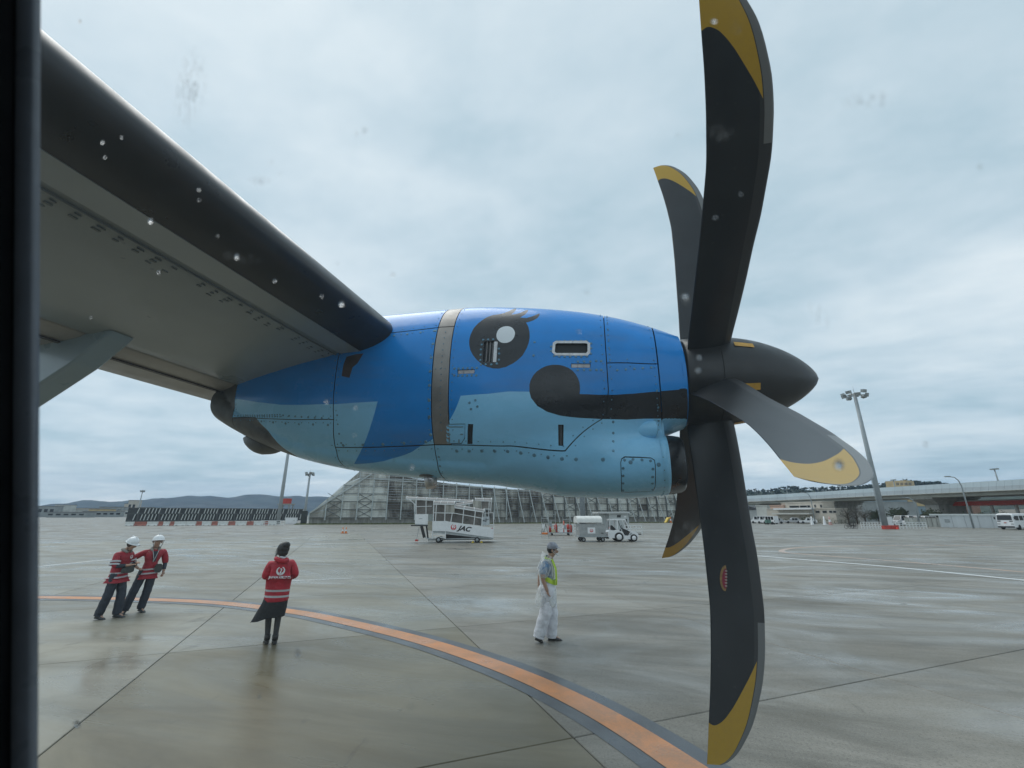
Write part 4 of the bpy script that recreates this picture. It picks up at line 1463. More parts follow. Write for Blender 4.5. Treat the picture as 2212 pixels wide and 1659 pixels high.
lad = MB().bar((-.62, -.3, .5), (-.48, -.3, h * .4), .05).bar((-.62, .0, .5), (-.48, .0, h * .4), .05)
for i in range(24):
    z = .6 + i * h * .4 / 25
    lad.bar((-.62 + .14 * i / 25, -.3, z), (-.62 + .14 * i / 25, 0, z), .03)
lad.build('ladder', M_mast, root)
p = gnd(600, 1131)
root = thing('floodlight_mast', 'slim pale mast behind the railing, its top hidden by the engine', 'floodlight mast', p)
MB().tube([(0, 0, 0), (0, 0, 14), (0, 0, 27)], [.5, .42, .3], 12).build('pole', mat('pale_mast', (.36, .40, .42), .45, var=.08), root)
floodlight_head(root, 27.2, 1.8, 8, M_flood, 1.0)
p = far(658, 1112, 150) * [1, 1, 0]
root = thing('floodlight_mast', 'short floodlight mast with a crown of lamps left of the tall screen', 'floodlight mast', p)
h = height_at(p, 1024)
MB().tube([(0, 0, 0), (0, 0, h)], [.42, .28], 10).build('pole', MATS['pale_mast'], root)
floodlight_head(root, h, 1.05, 6, M_flood, .8)
p = far(1259, 1112, 120) * [1, 1, 0]
root = thing('floodlight_mast', 'thick grey mast standing behind the baggage cart', 'floodlight mast', p)
MB().tube([(0, 0, 0), (0, 0, 12), (0, 0, 25)], [.68, .6, .4], 12).build('pole', mat('blue_grey_mast', (.27, .31, .34), .5, var=.15, scale=2), root)
floodlight_head(root, 25.2, 1.8, 8, M_flood, 1.0)
p = far(296, 1112, 240) * [1, 1, 0]
root = thing('antenna_mast', 'thin pale mast above the left end of the dark fence', 'mast', p)
h = height_at(p, 1063)
MB().tube([(0, 0, 0), (0, 0, h)], [.32, .14], 8).build('pole', MATS['pale_mast'], root)
MB().box((-.6, -.6, h), (.6, .6, h + .7)).build('lamp', M_flood, root)

def railing(px0, px1, label, h=1.05, n=7, m=None):
    f = Face(px0[0], gd(*px0), px1[0], gd(*px1))
    root = f.thing('railing', label, 'railing')
    m = m or C_rail
    for i in range(n + 1):
        x = f.len * i / n
        MB().box((x - .04, -.04, 0), (x + .04, .04, h)).build('post', m, root)
    for zc in (h, h * .66, h * .33):
        MB().box((0, -.03, zc - .045), (f.len, .03, zc + .045)).build('rail', m, root)
    return root
railing((1855, 1142), (1898, 1142), 'white railing left of the red mast base')
railing((1930, 1142.5), (1995, 1142.5), 'white railing right of the red mast base', n=9)
railing((566, 1136), (616, 1136), 'low white railing at the foot of the slim pale mast', n=6)
railing((1105 + 160, 1155), (1300, 1155), 'white railing between the baggage cart and the shed', n=3)
railing((1348, 1155), (1384, 1155), 'white railing behind the bonnet of the tow tractor', n=3)
railing((1186, 1152), (1250, 1152), 'white railing behind the fire extinguishers', n=5)
# mast base
f = Face(1902, gd(1902, 1143), 1932, gd(1932, 1143))
root = f.thing('mast_base_guard', 'red painted guard blocks round the foot of the right mast', 'guard block')
MB().box((0, -.3, 0), (1.0, .4, .55)).build('block', C_red, root)
MB().box((1.06, -.3, 0), (f.len, .4, .6)).build('block', C_red, root)
MB().lathe([(0, .16), (.18, .16), (.28, .08), (.3, 0)], (f.len * .78, -.45, 0.0), seg=12).build('warning_lamp', mat('red_lamp_lens', (.75, .06, .04), .2, var=0), root)
def cabinet(px0, px1, z1, label, depth=.8, m=None, cat='cabinet'):
    f = Face(px0[0], gd(*px0), px1[0], gd(*px1))
    root = f.thing('cabinet', label, cat)
    z = f(px0[0], z1)[1]
    MB().box((0, 0, .08), (f.len, depth, z)).box((.04, .04, 0), (f.len - .04, depth - .04, .08)).build('body', m or C_white, root)
    MB().box((-.04, -.05, z), (f.len + .04, depth + .05, z + .06)).build('top', m or C_white, root)
    MB().box((f.len * .08, -.02, .25), (f.len * .92, 0, z - .15)).build('door', m or C_white, root)
    MB().box((f.len * .8, -.04, z * .5), (f.len * .85, -.02, z * .6)).build('handle', C_black, root)
cabinet((1912, 1141), (1926, 1141), 1117, 'white equipment cabinet beside the foot of the right mast')
cabinet((618, 1132), (641, 1132), 1118.5, 'white equipment cabinet between the dark fence and the tall screen')
cabinet((651, 1131), (662, 1131), 1104, 'dark box cabinet at the right end of the dark fence', m=mat('dark_green_cabinet', (.03, .04, .04), .5, var=.1))
cabinet((957.5, 1130), (967, 1130), 1115, 'small white cabinet at the foot of the tall screen', depth=.5)
# red and white hut far behind the fence
p = far(615, 1112, 300) * [1, 1, 0]
root = thing('radio_hut', 'small red hut on a raised platform beyond the dark fence', 'hut', p)
z0_, z1_ = height_at(p, 1088), height_at(p, 1077)
MB().box((-2.2, -1.5, z0_), (2.2, 1.5, z1_)).build('hut_body', C_red, root)
MB().box((-4.5, -2, z0_ - .8), (4.5, 2, z0_ - .05)).build('platform', C_conc, root)
for sx_ in (-3.5, 3.5):
    for sy_ in (-1.6, 1.6):
        MB().box((sx_ - .2, sy_ - .2, 0), (sx_ + .2, sy_ + .2, z0_ - .8)).build('leg', C_conc, root)

# ---- generic far building
def building(name, label, cat, u0, u1, d0, d1, depth, blocks, m_wall, extra=None, group=None):
    """blocks: (ul, ur, vtop, vbase, material, windows[(u0,v0,u1,v1)])"""
    f = Face(u0, d0, u1, d1)
    root = f.thing(name, label, cat, group)
    for bi, (ul, ur, vt, vb_, m, wins, dy) in enumerate(blocks):
        xl, xr = f(ul, vb_)[0], f(ur, vb_)[0]
        zt_ = f((ul + ur) / 2, vt)[1]
        zb_ = 0 if vb_ >= 1116 else max(0, f((ul + ur) / 2, vb_)[1])
        b = MB().box((xl, dy, zb_), (xr, depth + dy, zt_))
        b.build('wall', m or m_wall, root)
        MB().box((xl - .15, dy - .15, zt_), (xr + .15, depth + dy + .15, zt_ + .25)).build('roof_edge', m or m_wall, root)
        for (a0, b0_, a1, b1_) in wins:
            xa, za = f(a0, b1_)
            xb, zb2 = f(a1, b0_)
            w = MB().box((xa - .08, dy - .08, za - .08), (xb + .08, dy - .01, za)).box((xa - .08, dy - .08, zb2), (xb + .08, dy - .01, zb2 + .08)).box((xa - .08, dy - .08, za), (xa, dy - .01, zb2)).box((xb, dy - .08, za), (xb + .08, dy - .01, zb2))
            w.build('window', mat('window_frame_grey', (.30, .30, .29), .5, var=0), root)
            MB().box((xa, dy - .04, za), (xb, dy - .012, zb2)).build('pane', C_dark, root)
    return f, root
B_beige = mat('beige_render', (.50, .46, .40), .8, var=.1, scale=.3)
B_pink = mat('salmon_cladding', (.48, .33, .26), .8, var=.08, scale=.3)
B_grey = mat('grey_cladding', (.30, .32, .32), .8, var=.12, scale=.3)
B_yel = mat('ochre_render', (.52, .40, .22), .8, var=.1, scale=.2)
B_pale = mat('pale_render', (.52, .53, .50), .8, var=.12, scale=.3)
Q = lambda x, y: ((2920 + x / 6.506) / 1.8228, (1960 + y / 6.506) / 1.8228)
def qw(x0, y0, x1, y1): return (*Q(x0, y0), *Q(x1, y1))
f, root = building('office_building', 'two-storey beige office building with dark windows below the elevated road', 'building', 1660, 1809, 172, 156, 4.5, [
    (1660, 1772, 1100, 1127, None, [], 0),
    (1772, 1809, 1100, 1127, None, [qw(1905, 335, 1995, 385), qw(2085, 335, 2180, 385), (1792, 1098 + 5.5, 1797.5, 1098 + 9.5), (1800.5, 1103.5, 1806, 1107.5)], .0),
    (1683, 1771, 1086, 1099.6, None, [qw(1160, 205, 1390, 255), qw(1425, 200, 1590, 250), qw(1618, 195, 1670, 262), qw(1795, 180, 1815, 245), qw(1945, 180, 1970, 245)], 1.2),
    (1661, 1690, 1092.5, 1099.6, B_pink, [], .6),
], B_beige)
xa, za = f(*Q(920, 335)); xb, zb = f(*Q(1880, 300))
MB().box((xa, -1.6, za + .3), (xb, .0, za + .8)).build('awning', C_white, root)
MB().box((xa - .5, -1.9, za - 1.1), (xb - .6, .0, za - .7)).build('canopy', B_pale, root)
building('hangar', 'pale workshop with a dark curved roof left of the beige office', 'building', 1590, 1660, 185, 178, 18, [
    (1638, 1662, 1093, 1127, B_pale, [], 0), (1590, 1638, 1101, 1127, B_grey, [], .5)], B_grey)
f = Face(1590, 185, 1660, 178)
root2 = [o for o in S.objects if o.name.startswith('hangar')][0]
xa, xb, z0_ = f(1588, 1110)[0], f(1640, 1110)[0], f(1615, 1101)[1]
b = MB()
ap_ = [(xa + (xb - xa) * i / 10, z0_ + 1.6 * math.sin(math.pi * (.35 + .65 * i / 10))) for i in range(11)] + [(xb, z0_), (xa, z0_)]
b.prism(ap_, .3, 18)
b.build('curved_roof', mat('dark_roof', (.035, .037, .04), .6, var=.2), root2)
slits = []
for rw in range(3):
    for c in range(6):
        slits.append((1812 + c * 9, 1089.5 + rw * 4.6, 1818.5 + c * 9, 1091.2 + rw * 4.6))
building('parking_block', 'grey block with rows of slit windows under the elevated road', 'building', 1806, 1895, 210, 195, 20, [(1808, 1866, 1086, 1122, B_grey, slits, 0)], B_grey)
building('glazed_hall', 'blue-grey glazed hall behind the right mast under the elevated road', 'building', 1860, 1915, 230, 220, 20, [(1862, 1903, 1082, 1122, mat('blue_grey_glass', (.22, .30, .35), .3, var=.1, scale=.2), [(1866, 1087, 1878, 1094), (1881, 1087, 1898, 1094), (1866, 1098, 1878, 1106), (1881, 1098, 1898, 1106)], 0)], B_grey)
yw = []
for rw in range(2):
    for c in range(3):
        yw.append((1919.5 + c * 16, 1080.5 + rw * 7, 1923.5 + c * 16, 1083.6 + rw * 7))
building('apartment_block', 'ochre apartment block left of the wide bridge pier', 'building', 1910, 1966, 240, 230, 14, [(1914, 1964, 1077, 1094, B_yel, yw, 0), (1912, 1966, 1094, 1124, B_pale, [], .3)], B_yel)
building('apartment_block', 'narrow ochre tower seen between the pier and the red canopy', 'building', 2044, 2064, 260, 258, 14, [(2048, 2058, 1070, 1124, B_yel, [], 0), (2058.5, 2064, 1071, 1124, mat('brick_brown', (.25, .15, .11), .8, var=.1), [], .2)], B_yel)
hillw = [(1936 + 9 * c, 1043 + 3.2 * r2, 1942 + 9 * c, 1044.8 + 3.2 * r2) for c in range(4) for r2 in range(2)]
f, root = building('hilltop_apartments', 'large ochre apartment building standing on the ridge above the elevated road', 'building', 1925, 1980, 900, 890, 30, [(1930, 1975, 1038, 1115, B_yel, hillw, 0)], B_yel)

# ---- elevated road
via = Face(1560, 262, 2300, 118)
road = via.thing('elevated_road', 'long elevated road on concrete piers with a translucent sound screen', 'bridge')
V_con = mat('viaduct_concrete', (.36, .36, .32), .8, var=.12, scale=.2, streak=True)
V_par = mat('parapet_panel', (.38, .43, .46), .55, var=.06, scale=.15)
V_scr = mat('sound_screen_panel', (.46, .54, .58), .35, var=.06, scale=.15)
def prof_z(u, v): return via(u, v)
topv = [(1560, 1075), (1609, 1071.5), (1760, 1063), (1900, 1053.5), (2040, 1045), (2212, 1034.5), (2300, 1029)]
midv = [(1560, 1080.3), (1609, 1078), (1760, 1070.5), (1900, 1062), (2040, 1055), (2212, 1046.5), (2300, 1042)]
parv = [(1560, 1086), (1609, 1083.6), (1760, 1077.5), (1900, 1070.5), (2040, 1064.5), (2212, 1057), (2300, 1053)]
botv = [(1560, 1091), (1609, 1089), (1760, 1084.5), (1900, 1078), (2040, 1073.5), (2212, 1066.5), (2300, 1063)]
def band(vu, vd, y0, y1, name, m, seg=None):
    us = np.linspace(1560, 2300, (seg or 20) + 1)
    iv = lambda tb_, u: float(np.interp(u, [q[0] for q in tb_], [q[1] for q in tb_]))
    if seg is None:
        b = MB()
        vs = []
        for u in us:
            (xa, za), (xb, zb) = via(u, iv(vd, u)), via(u, iv(vu, u))
            vs += [(xa, y0, za), (xb, y0, zb), (xb, y1, zb), (xa, y1, za)]
        b.add(vs, [(i * 4 + j, i * 4 + (j + 1) % 4, (i + 1) * 4 + (j + 1) % 4, (i + 1) * 4 + j) for i in range(len(us) - 1) for j in range(4)])
        b.build(name, m, road)
    else:
        for i in range(seg):
            u0_, u1_ = us[i], us[i + 1] - .35
            b = MB()
            (xa, za), (xb, zb) = via(u0_, iv(vd, u0_)), via(u0_, iv(vu, u0_))
            (xc, zc), (xd, zd) = via(u1_, iv(vd, u1_)), via(u1_, iv(vu, u1_))
            b.add([(xa, y0, za), (xc, y0, zc), (xd, y0, zd), (xb, y0, zb), (xa, y1, za), (xc, y1, zc), (xd, y1, zd), (xb, y1, zb)], [(0, 1, 2, 3), (4, 7, 6, 5), (0, 4, 5, 1), (3, 2, 6, 7), (0, 3, 7, 4), (1, 5, 6, 2)])
            b.build(name, m, road)
band(parv, botv, .9, 11.0, 'girder', V_con)
band([(u, v + .1) for u, v in parv], [(u, v + 1.2) for u, v in parv], .0, 12, 'deck_edge', V_con)
band([(u, v + .15) for u, v in midv], parv, .3, .5, 'parapet_panel', V_par, 44)
band(topv, midv, .34, .46, 'screen_panel', V_scr, 44)
for u, wpx in ((1980, 25), (1630, 9), (1780, 10), (2290, 40)):
    x, z = via(u, 1085)
    zb = via(u, float(np.interp(u, [q[0] for q in botv], [q[1] for q in botv])))[1]
    hw = wpx / 940 * 150 / 2
    MB().box((x - hw, 3, 0), (x + hw, 8.5, zb - 1.6)).add([(x - hw, 3, zb - 1.6), (x + hw, 3, zb - 1.6), (x + hw, 8.5, zb - 1.6), (x - hw, 8.5, zb - 1.6), (x - hw * 1.7, 1, zb - .3), (x + hw * 1.7, 1, zb - .3), (x + hw * 1.7, 11, zb - .3), (x - hw * 1.7, 11, zb - .3)], [(0, 1, 5, 4), (1, 2, 6, 5), (2, 3, 7, 6), (3, 0, 4, 7)]).box((x - hw * 1.7, 1, zb - .3), (x + hw * 1.7, 11, zb + .02)).build('pier', C_conc, road)
for u, vt in ((1657, 1058), (1761, 1049.5), (1867, 1037.5), (2067, 1014)):
    vb_ = float(np.interp(u, [q[0] for q in topv], [q[1] for q in topv]))
    x, zb = via(u, vb_ + 6)
    zt_ = via(u, vt)[1]
    p = via.a + via.d * x + via.n * 8 + [0, 0, zb - .5]
    lp_ = thing('lamp_post', {1657: 'first and shortest lamp post on the elevated road, above the pale workshop', 1761: 'lamp post on the elevated road above the beige office roof', 1867: 'lamp post on the elevated road just left of the floodlight mast', 2067: 'tallest lamp post on the elevated road, right of the ochre hilltop apartments'}[u], 'lamp post', p, via.rz, 'straight lamp posts on the elevated road')
    MB().tube([(0, 0, 0), (0, 0, zt_ - zb + .5)], [.16, .10], 8).build('pole', M_mast, lp_)
    MB().box((-.7, -.3, zt_ - zb + .45), (.7, .3, zt_ - zb + .7)).build('lamp_head', M_flood, lp_)
for (ub, vb_, ut, vt, lb) in ((1982, 1110, 1957, 1075, 'curved street lamp before the wide bridge pier'), (2095, 1085, 2064, 1029.5, 'tall curved street lamp over the red canopy'), (1758, 1118, 1735, 1064, 'thin curved street lamp before the beige office')):
    d_ = {1982: 118, 2095: 112, 1758: 138}[ub]
    p = far(ub, 1112, d_) * [1, 1, 0]
    h = height_at(p, vt)
    lp_ = thing('street_lamp', lb, 'street lamp', p, YAW)
    MB().tube([(0, 0, 0), (0, 0, h * .82), (-.25, 0, h * .92), (-.8, 0, h * .985), (-1.7, 0, h)], [.14, .10, .09, .08, .07], 8).build('pole', M_mast, lp_)
    MB().box((-2.4, -.18, h - .08), (-1.6, .18, h + .10)).build('lamp_head', M_flood, lp_)

# ---- petrol station canopy, walls, hedges on the right
f = Face(2010, 148, 2280, 132)
root = f.thing('filling_station', 'filling station with a long red edged canopy above the white wall', 'filling station')
P2 = lambda x, y: ((3600 + x / 5.12) / 1.8228, (1850 + y / 5.12) / 1.8228)
xa, za = f(*P2(330, 735)); xb, zb = f(*P2(1830, 660)); zt_ = f(*P2(1000, 650))[1]
MB().box((xa, -.1, za), (f.len + 4, 9, za + .85)).build('canopy_edge', C_red, root)
MB().box((xa + 2, .2, za + .85), (f.len + 4, 8.6, za + 1.1)).build('canopy_top', B_pale, root)
for xx in np.linspace(xa + 3, f.len + 2, 6):
    MB().box((xx - .2, 1.2, 0), (xx + .2, 1.6, za)).build('column', B_pale, root)
MB().box((xa + 4, 12, 0), (f.len + 3, 16, za - .8)).build('shop_wall', B_pale, root)
for xx in np.linspace(xa + 6, f.len, 7):
    MB().box((xx - 1, 11.9, .9), (xx + 1, 11.99, 2.6)).build('shop_window', C_dark, root)
f = Face(1950, gd(1950, 1137), 2030, gd(2030, 1138.5))
root = f.thing('low_wall', 'grey panelled low wall between the mast and the white wall', 'wall')
h = f(1990, 1119)[1]
for i in range(8):
    MB().box((f.len * i / 8 + .03, 0, 0), (f.len * (i + 1) / 8 - .03, .25, h)).build('wall_panel', mat('streaky_wall', (.36, .38, .36), .8, var=.25, scale=1.2, streak=True), root)
MB().box((0, -.04, h), (f.len, .3, h + .1)).build('coping', C_conc, root)
f = Face(2026, gd(2026, 1139), 2300, gd(2300, 1142.5))
root = f.thing('white_wall', 'long smooth white boundary wall beside the bus', 'wall')
h = f(2060, 1113.5)[1]
npan = 9
for i in range(npan):
    MB().box((f.len * i / npan + .02, 0, 0), (f.len * (i + 1) / npan - .02, .3, h)).build('wall_panel', mat('white_wall_paint', (.52, .56, .58), .7, var=.10, scale=.6, streak=True), root)
MB().box((-1.2, -.12, h), (f.len, .42, h + .28)).build('coping', mat('coping_white', (.62, .66, .66), .6, var=.05), root)
xx, zz_ = f(2046, 1125)
MB().box((xx - .35, -.04, zz_ - .3), (xx + .35, -.005, zz_ + .3)).build('wall_vent', C_steel, root)
def shrub(p, w, d, h, n, name, label, cat, m, group=None, seed=0, rz=0.0):
    r_ = random.Random(seed)
    root = thing(name, label, cat, p, rz, group)
    b = MB()
    for i in range(n):
        a, q = r_.uniform(-1, 1), r_.uniform(-1, 1)
        z = r_.random()
        env = (1 - .35 * abs(a) ** 3) * (.8 + .2 * math.sin(a * 9 + seed))
        x, y, z = a * w / 2, q * d / 2, z * h * env
        s_ = r_.uniform(.10, .24) * max(.6, h / 2.2)
        v0 = Vector((x, y, z))
        e1 = Vector((r_.uniform(-1, 1), r_.uniform(-1, 1), r_.uniform(-.6, .6))).normalized() * s_
        e2 = Vector((r_.uniform(-1, 1), r_.uniform(-1, 1), r_.uniform(-.3, 1))).normalized() * s_
        b.add([v0, v0 + e1, v0 + e1 * .6 + e2, v0 + e2 * .7], [(0, 1, 2, 3)])
    tag(b.build('foliage', m, root, fix=False), kind='stuff')
    b = MB()
    for i in range(5):
        x = (i - 2) / 5 * w
        b.tube([(x, 0, 0), (x + r_.uniform(-.2, .2), 0, h * .6)], [.06, .03], 5)
    b.build('stem', mat('bark', (.06, .045, .03), .9, var=.2), root)
    return root
L_dk = mat('dark_leaf', (.035, .05, .025), .8, var=.45, scale=1.5)
L_md = mat('mid_leaf', (.06, .08, .035), .8, var=.45, scale=1.5)
hl = [(1672, 1726, 1127, 1116, 'clipped green hedge before the beige office, left part', L_md), (1728, 1752, 1127, 1113, 'darker bushy hedge left of the parked cars before the beige office', L_dk), (1755, 1800, 1128, 1118, 'low green hedge below the office windows', L_md), (1815, 1852, 1131, 1119, 'dark hedge left of the railings by the right mast', L_dk), (1926, 1962, 1132, 1119, 'dark hedge right of the white cabinet by the mast', L_dk), (2080, 2105, 1112, 1106, 'small dark bush left of centre above the white wall', L_dk), (2108, 2130, 1112, 1107, 'small dark bush in the middle above the white wall', L_dk), (2132, 2172, 1112, 1100, 'large dark bush at the right end above the white wall', L_dk)]
for i, (ua, ub, vb_, vt, lb, m) in enumerate(hl):
    d_ = gd((ua + ub) / 2, vb_) if vb_ > 1120 else 127
    d_ = min(d_, 150)
    p = far((ua + ub) / 2, 1112, d_) * [1, 1, 0]
    w = (ub - ua) / 940 * d_ * .9
    shrub(p, w, 2.2, height_at(p, vt), 700, 'hedge' if vb_ > 1120 else 'bush', lb, 'hedge' if vb_ > 1120 else 'bush', m, None, i, YAW - .25)
M_leafless = mat('bare_twigs', (.09, .085, .075), .9, var=.2)
for i, (u, d_, vt, lb) in enumerate(((1830, 128, 1099, 'bare pale tree left of the right mast'), (1848, 140, 1095, 'taller bare tree close left of the right mast'), (1866, 125, 1101, 'low bare tree touching the right mast'), (1940, 150, 1101, 'dark leafy tree under the ochre apartments'), (2010, 140, 1104, 'dark leafy tree right of the wide pier'), (1895, 160, 1106, 'small tree behind the white cabinet'))):
    p = far(u, 1112, d_) * [1, 1, 0]
    h = height_at(p, vt)
    r_ = random.Random(40 + i)
    root = thing('tree', lb, 'tree', p)
    tb = MB().tube([(0, 0, 0), (.1, 0, h * .35), (0, .1, h * .7)], [.16, .11, .05], 6)
    tw = MB()
    for q in range(26):
        a = r_.uniform(0, 6.28)
        z0_ = h * r_.uniform(.25, .65)
        e = Vector((math.cos(a) * r_.uniform(.5, 1.6), math.sin(a) * r_.uniform(.5, 1.6), z0_ + h * r_.uniform(.12, .38)))
        tb.tube([(0, 0, z0_), e * .55 + Vector((0, 0, z0_ * .5)), e], [.04, .03, .012], 4)
        for s_ in range(30 if i > 2 else 9):
            c = e + Vector((r_.gauss(0, .45), r_.gauss(0, .45), r_.gauss(0, .4)))
            if i > 2:
                s2 = .22
                tw.add([c, c + Vector((s2, r_.uniform(-.2, .2), .1)), c + Vector((.1, .1, s2)), c + Vector((-.1, .15, .15))], [(0, 1, 2, 3)])
            else:
                tw.bar(e, c, .02)
    tb.build('trunk', mat('bark', (.06, .045, .03), .9), root)
    tag(tw.build('crown', L_dk if i > 2 else M_leafless, root, fix=False), kind='stuff')

# ---- cars and vans
def car(p, rz, L_, W_, Hh, m, label, van=True, group='parked cars along the far edge'):
    root = thing('van' if van else 'car', label, 'van' if van else 'car', p, rz, group)
    hb = Hh * (.48 if van else .5)
    pr = [(-L_/2, .28), (L_/2, .28), (L_/2, hb * .92), (L_/2 - .1, hb), (L_/2 - (.55 if van else 1.1), hb + .05), (L_/2 - (1.1 if van else 1.8), Hh - .05), (L_/2 - 1.5 if van else L_/2 - 2.1, Hh), (-L_/2 + (.15 if van else .9), Hh), (-L_/2 + .02, hb + .1)]
    MB().prism(pr, -W_/2, W_/2).build('body', m, root)
    wz0, wz1 = hb + .08, Hh - .14
    for sd_ in (-1, 1):
        y = sd_ * (W_/2 + .006)
        n = 3 if van else 2
        x1_, x0_ = L_/2 - (1.05 if van else 1.7), -L_/2 + (.25 if van else .9)
        for i in range(n):
            a, c = x0_ + (x1_ - x0_) * i / n + .05, x0_ + (x1_ - x0_) * (i + 1) / n - .05
            MB().box((a, min(y, y - sd_ * .02), wz0), (c, max(y, y - sd_ * .02), wz1)).build('side_window', C_dark, root)
    b = MB()
    xa, xb = L_/2 - (.57 if van else 1.15), L_/2 - (1.06 if van else 1.75)
    b.add([(xa + .012, -W_/2 + .1, hb + .12), (xa + .012, W_/2 - .1, hb + .12), (xb + .012, W_/2 - .14, Hh - .12), (xb + .012, -W_/2 + .14, Hh - .12)], [(0, 1, 2, 3)])
    b.build('windscreen', C_dark, root)
    for sx_ in (-L_ * .31, L_ * .31):
        for sd_ in (-1, 1):
            w = MB().lathe([(-.1, .0), (-.1, .30), (.1, .30), (.1, .0)], (sx_, sd_ * (W_/2 - .08), .30), 'y', 14)
            w.build('wheel', C_tyre, root)
    for sd_ in (-1, 1):
        MB().box((L_/2 - .02, sd_ * W_ * .36 - .16, hb * .72), (L_/2 + .02, sd_ * W_ * .36 + .16, hb * .9)).build('headlight', C_white, root)
    return root
C_silv = mat('silver_paint', (.42, .43, .44), .3, var=.04, coat=.4)
for (u, d_, lb, m, van, rz) in ((1636, 142, 'white van, leftmost of the three parked together by the hangar', C_white, True, 2.6), (1649, 141, 'white van in the middle of the three parked together', C_white, True, 2.6), (1662, 136, 'white van with its front turned, rightmost of the three', C_white, True, 2.2), (1673, 140, 'small pale car half hidden by the green hedge', C_silv, False, 2.9), (1710, 148, 'silver car behind the clipped hedge', C_silv, False, 3.0), (1743, 146, 'white car between the hedge and the office door', C_white, False, 2.9)):
    p = far(u, 1112, d_) * [1, 1, 0]
    car(p, rz, 3.6 if van else 4.0, 1.6, 1.95 if van else 1.5, m, lb, van)
for i, u in enumerate((1946, 1962, 1979, 1996)):
    p = far(u, 1112, 132) * [1, 1, 0]
    car(p, YAW + .1 + math.pi, 3.9, 1.65, 2.12 - .03 * i, (C_silv, C_white, C_silv, C_white)[i], ['silver van roof showing over the low wall, nearest the mast', 'white van roof showing over the low wall, second from the mast', 'silver van roof showing over the low wall before the wide pier', 'white van roof showing over the low wall, nearest the white wall'][i], True, 'vans parked behind the low wall')
# white triangular cones near the office
def cone(p, h, label, m1=None, m2=None, group=None):
    root = thing('traffic_cone', label, 'traffic cone', p, 0, group)
    MB().box((-.19 * h / .7, -.19 * h / .7, 0), (.19 * h / .7, .19 * h / .7, .04)).build('base', m1 or C_orange, root)
    r0, r1 = .14 * h / .7, .03 * h / .7
    MB().lathe([(.04, r0), (h * .35, r0 + (r1 - r0) * .35)], seg=12).lathe([(h * .62, r0 + (r1 - r0) * .62), (h, r1), (h, 0)], seg=12).build('cone_body', m1 or C_orange, root)
    MB().lathe([(h * .35, r0 + (r1 - r0) * .35), (h * .62, r0 + (r1 - r0) * .62)], seg=12).build('reflective_band', m2 or C_white, root)
    return root
for (u, lb) in ((1751, 'white cone shaped marker left of three by the office hedge'), (1778, 'white cone shaped marker in the middle by the office hedge')):
    cone(far(u, 1112, 130) * [1, 1, 0], 1.9, lb, C_white, C_white)
cone(far(1790, 1112, 130) * [1, 1, 0], 1.9, 'faded pink cone shaped marker by the office hedge', mat('faded_pink', (.5, .3, .27), .6, var=.1), C_white)
cone(gnd(740, 1152), .75, 'left one of two orange markers on the open apron')
cone(gnd(747, 1152), .75, 'right one of two orange markers on the open apron')
cone(gnd(1449, 1129), 1.7, 'large orange cone at the foot of the screen near the propeller')
f = Face(1433, gd(1433, 1129), 1444, gd(1444, 1129))
root = f.thing('barrier_stack', 'stack of yellow folding barriers leaning at the foot of the screen', 'barrier')
for i in range(3):
    MB().bar((.2 + .25 * i, -.3 + .2 * i, .05), (1.3 + .25 * i, .2 + .2 * i, 1.5), .9, .06).build('folding_barrier', C_yel, root)

# ---- bus at the right edge
p = gnd(2176, 1144)
bus = thing('minibus', 'white minibus cut off by the right edge of the view', 'bus', p, -1.0)
BW, BL, BH = 2.1, 7.0, 2.5
b = MB()
sec = smooth_line([(-BW/2, .35), (-BW/2, BH * .8), (-BW/2 + .12, BH), (BW/2 - .12, BH), (BW/2, BH * .8), (BW/2, .35)], False, 2)
n = len(sec)
vs = []
for y, sc, dz in ((0.0, .94, -.0), (.12, .985, 0), (.35, 1, 0), (BL, 1, 0)):
    vs += [(q[0] * sc, y + (.22 * (q[1] / BH) ** 2 if y < .3 else 0), .35 + (q[1] - .35) * sc) for q in sec]
b.add(vs, [(i * n + j, (i + 1) * n + j, (i + 1) * n + (j + 1) % n, i * n + (j + 1) % n) for i in range(3) for j in range(n)], 0)
b.add(vs[:n], [tuple(range(n))])
b.add(vs[-n:], [tuple(range(n))])
b.build('body', C_white, bus)
MB().add([(-.88, .06, 1.45), (.88, .06, 1.45), (.84, .16, 2.2), (-.84, .16, 2.2)], [(0, 1, 2, 3)]).build('windscreen', C_dark, bus)
for i in range(5):
    for sd_ in (-1, 1):
        MB().box((sd_ * 1.052 - .006, .55 + i * 1.25, 1.4), (sd_ * 1.052 + .006, 1.55 + i * 1.25, 2.1)).build('side_window', C_dark, bus)
for sd_ in (-1, 1):
    MB().box((sd_ * .8 - .16, -.02, .75), (sd_ * .8 + .16, .03, .95)).build('headlight', C_silv, bus)
    MB().box((sd_ * .72 - .2, .0, 1.22), (sd_ * .72 + .2, .045, 1.34)).build('grille_slot', C_black, bus)
    for y in (1.2, 5.4):
        MB().lathe([(-.13, 0), (-.13, .38), (.13, .38), (.13, 0)], (sd_ * .93, y, .38), 'x', 16).build('wheel', C_tyre, bus)
    MB().box((sd_ * 1.2 - .08, .1, 1.55), (sd_ * 1.2 + .08, .2, 1.9)).bar((sd_ * 1.0, .2, 1.9), (sd_ * 1.2, .15, 1.9), .03).build('mirror', C_black, bus)
MB().box((-.98, -.03, .3), (.98, .15, .52)).build('bumper', C_black, bus)
flat([(ell(0, 0, .18, .1, 16), 0, 0)], (0, -.012, 1.05), (1, 0, 0), (0, 0, 1), None).build('badge', mat('bus_badge_red', (.5, .2, .18), .5, var=0), bus, fix=False)

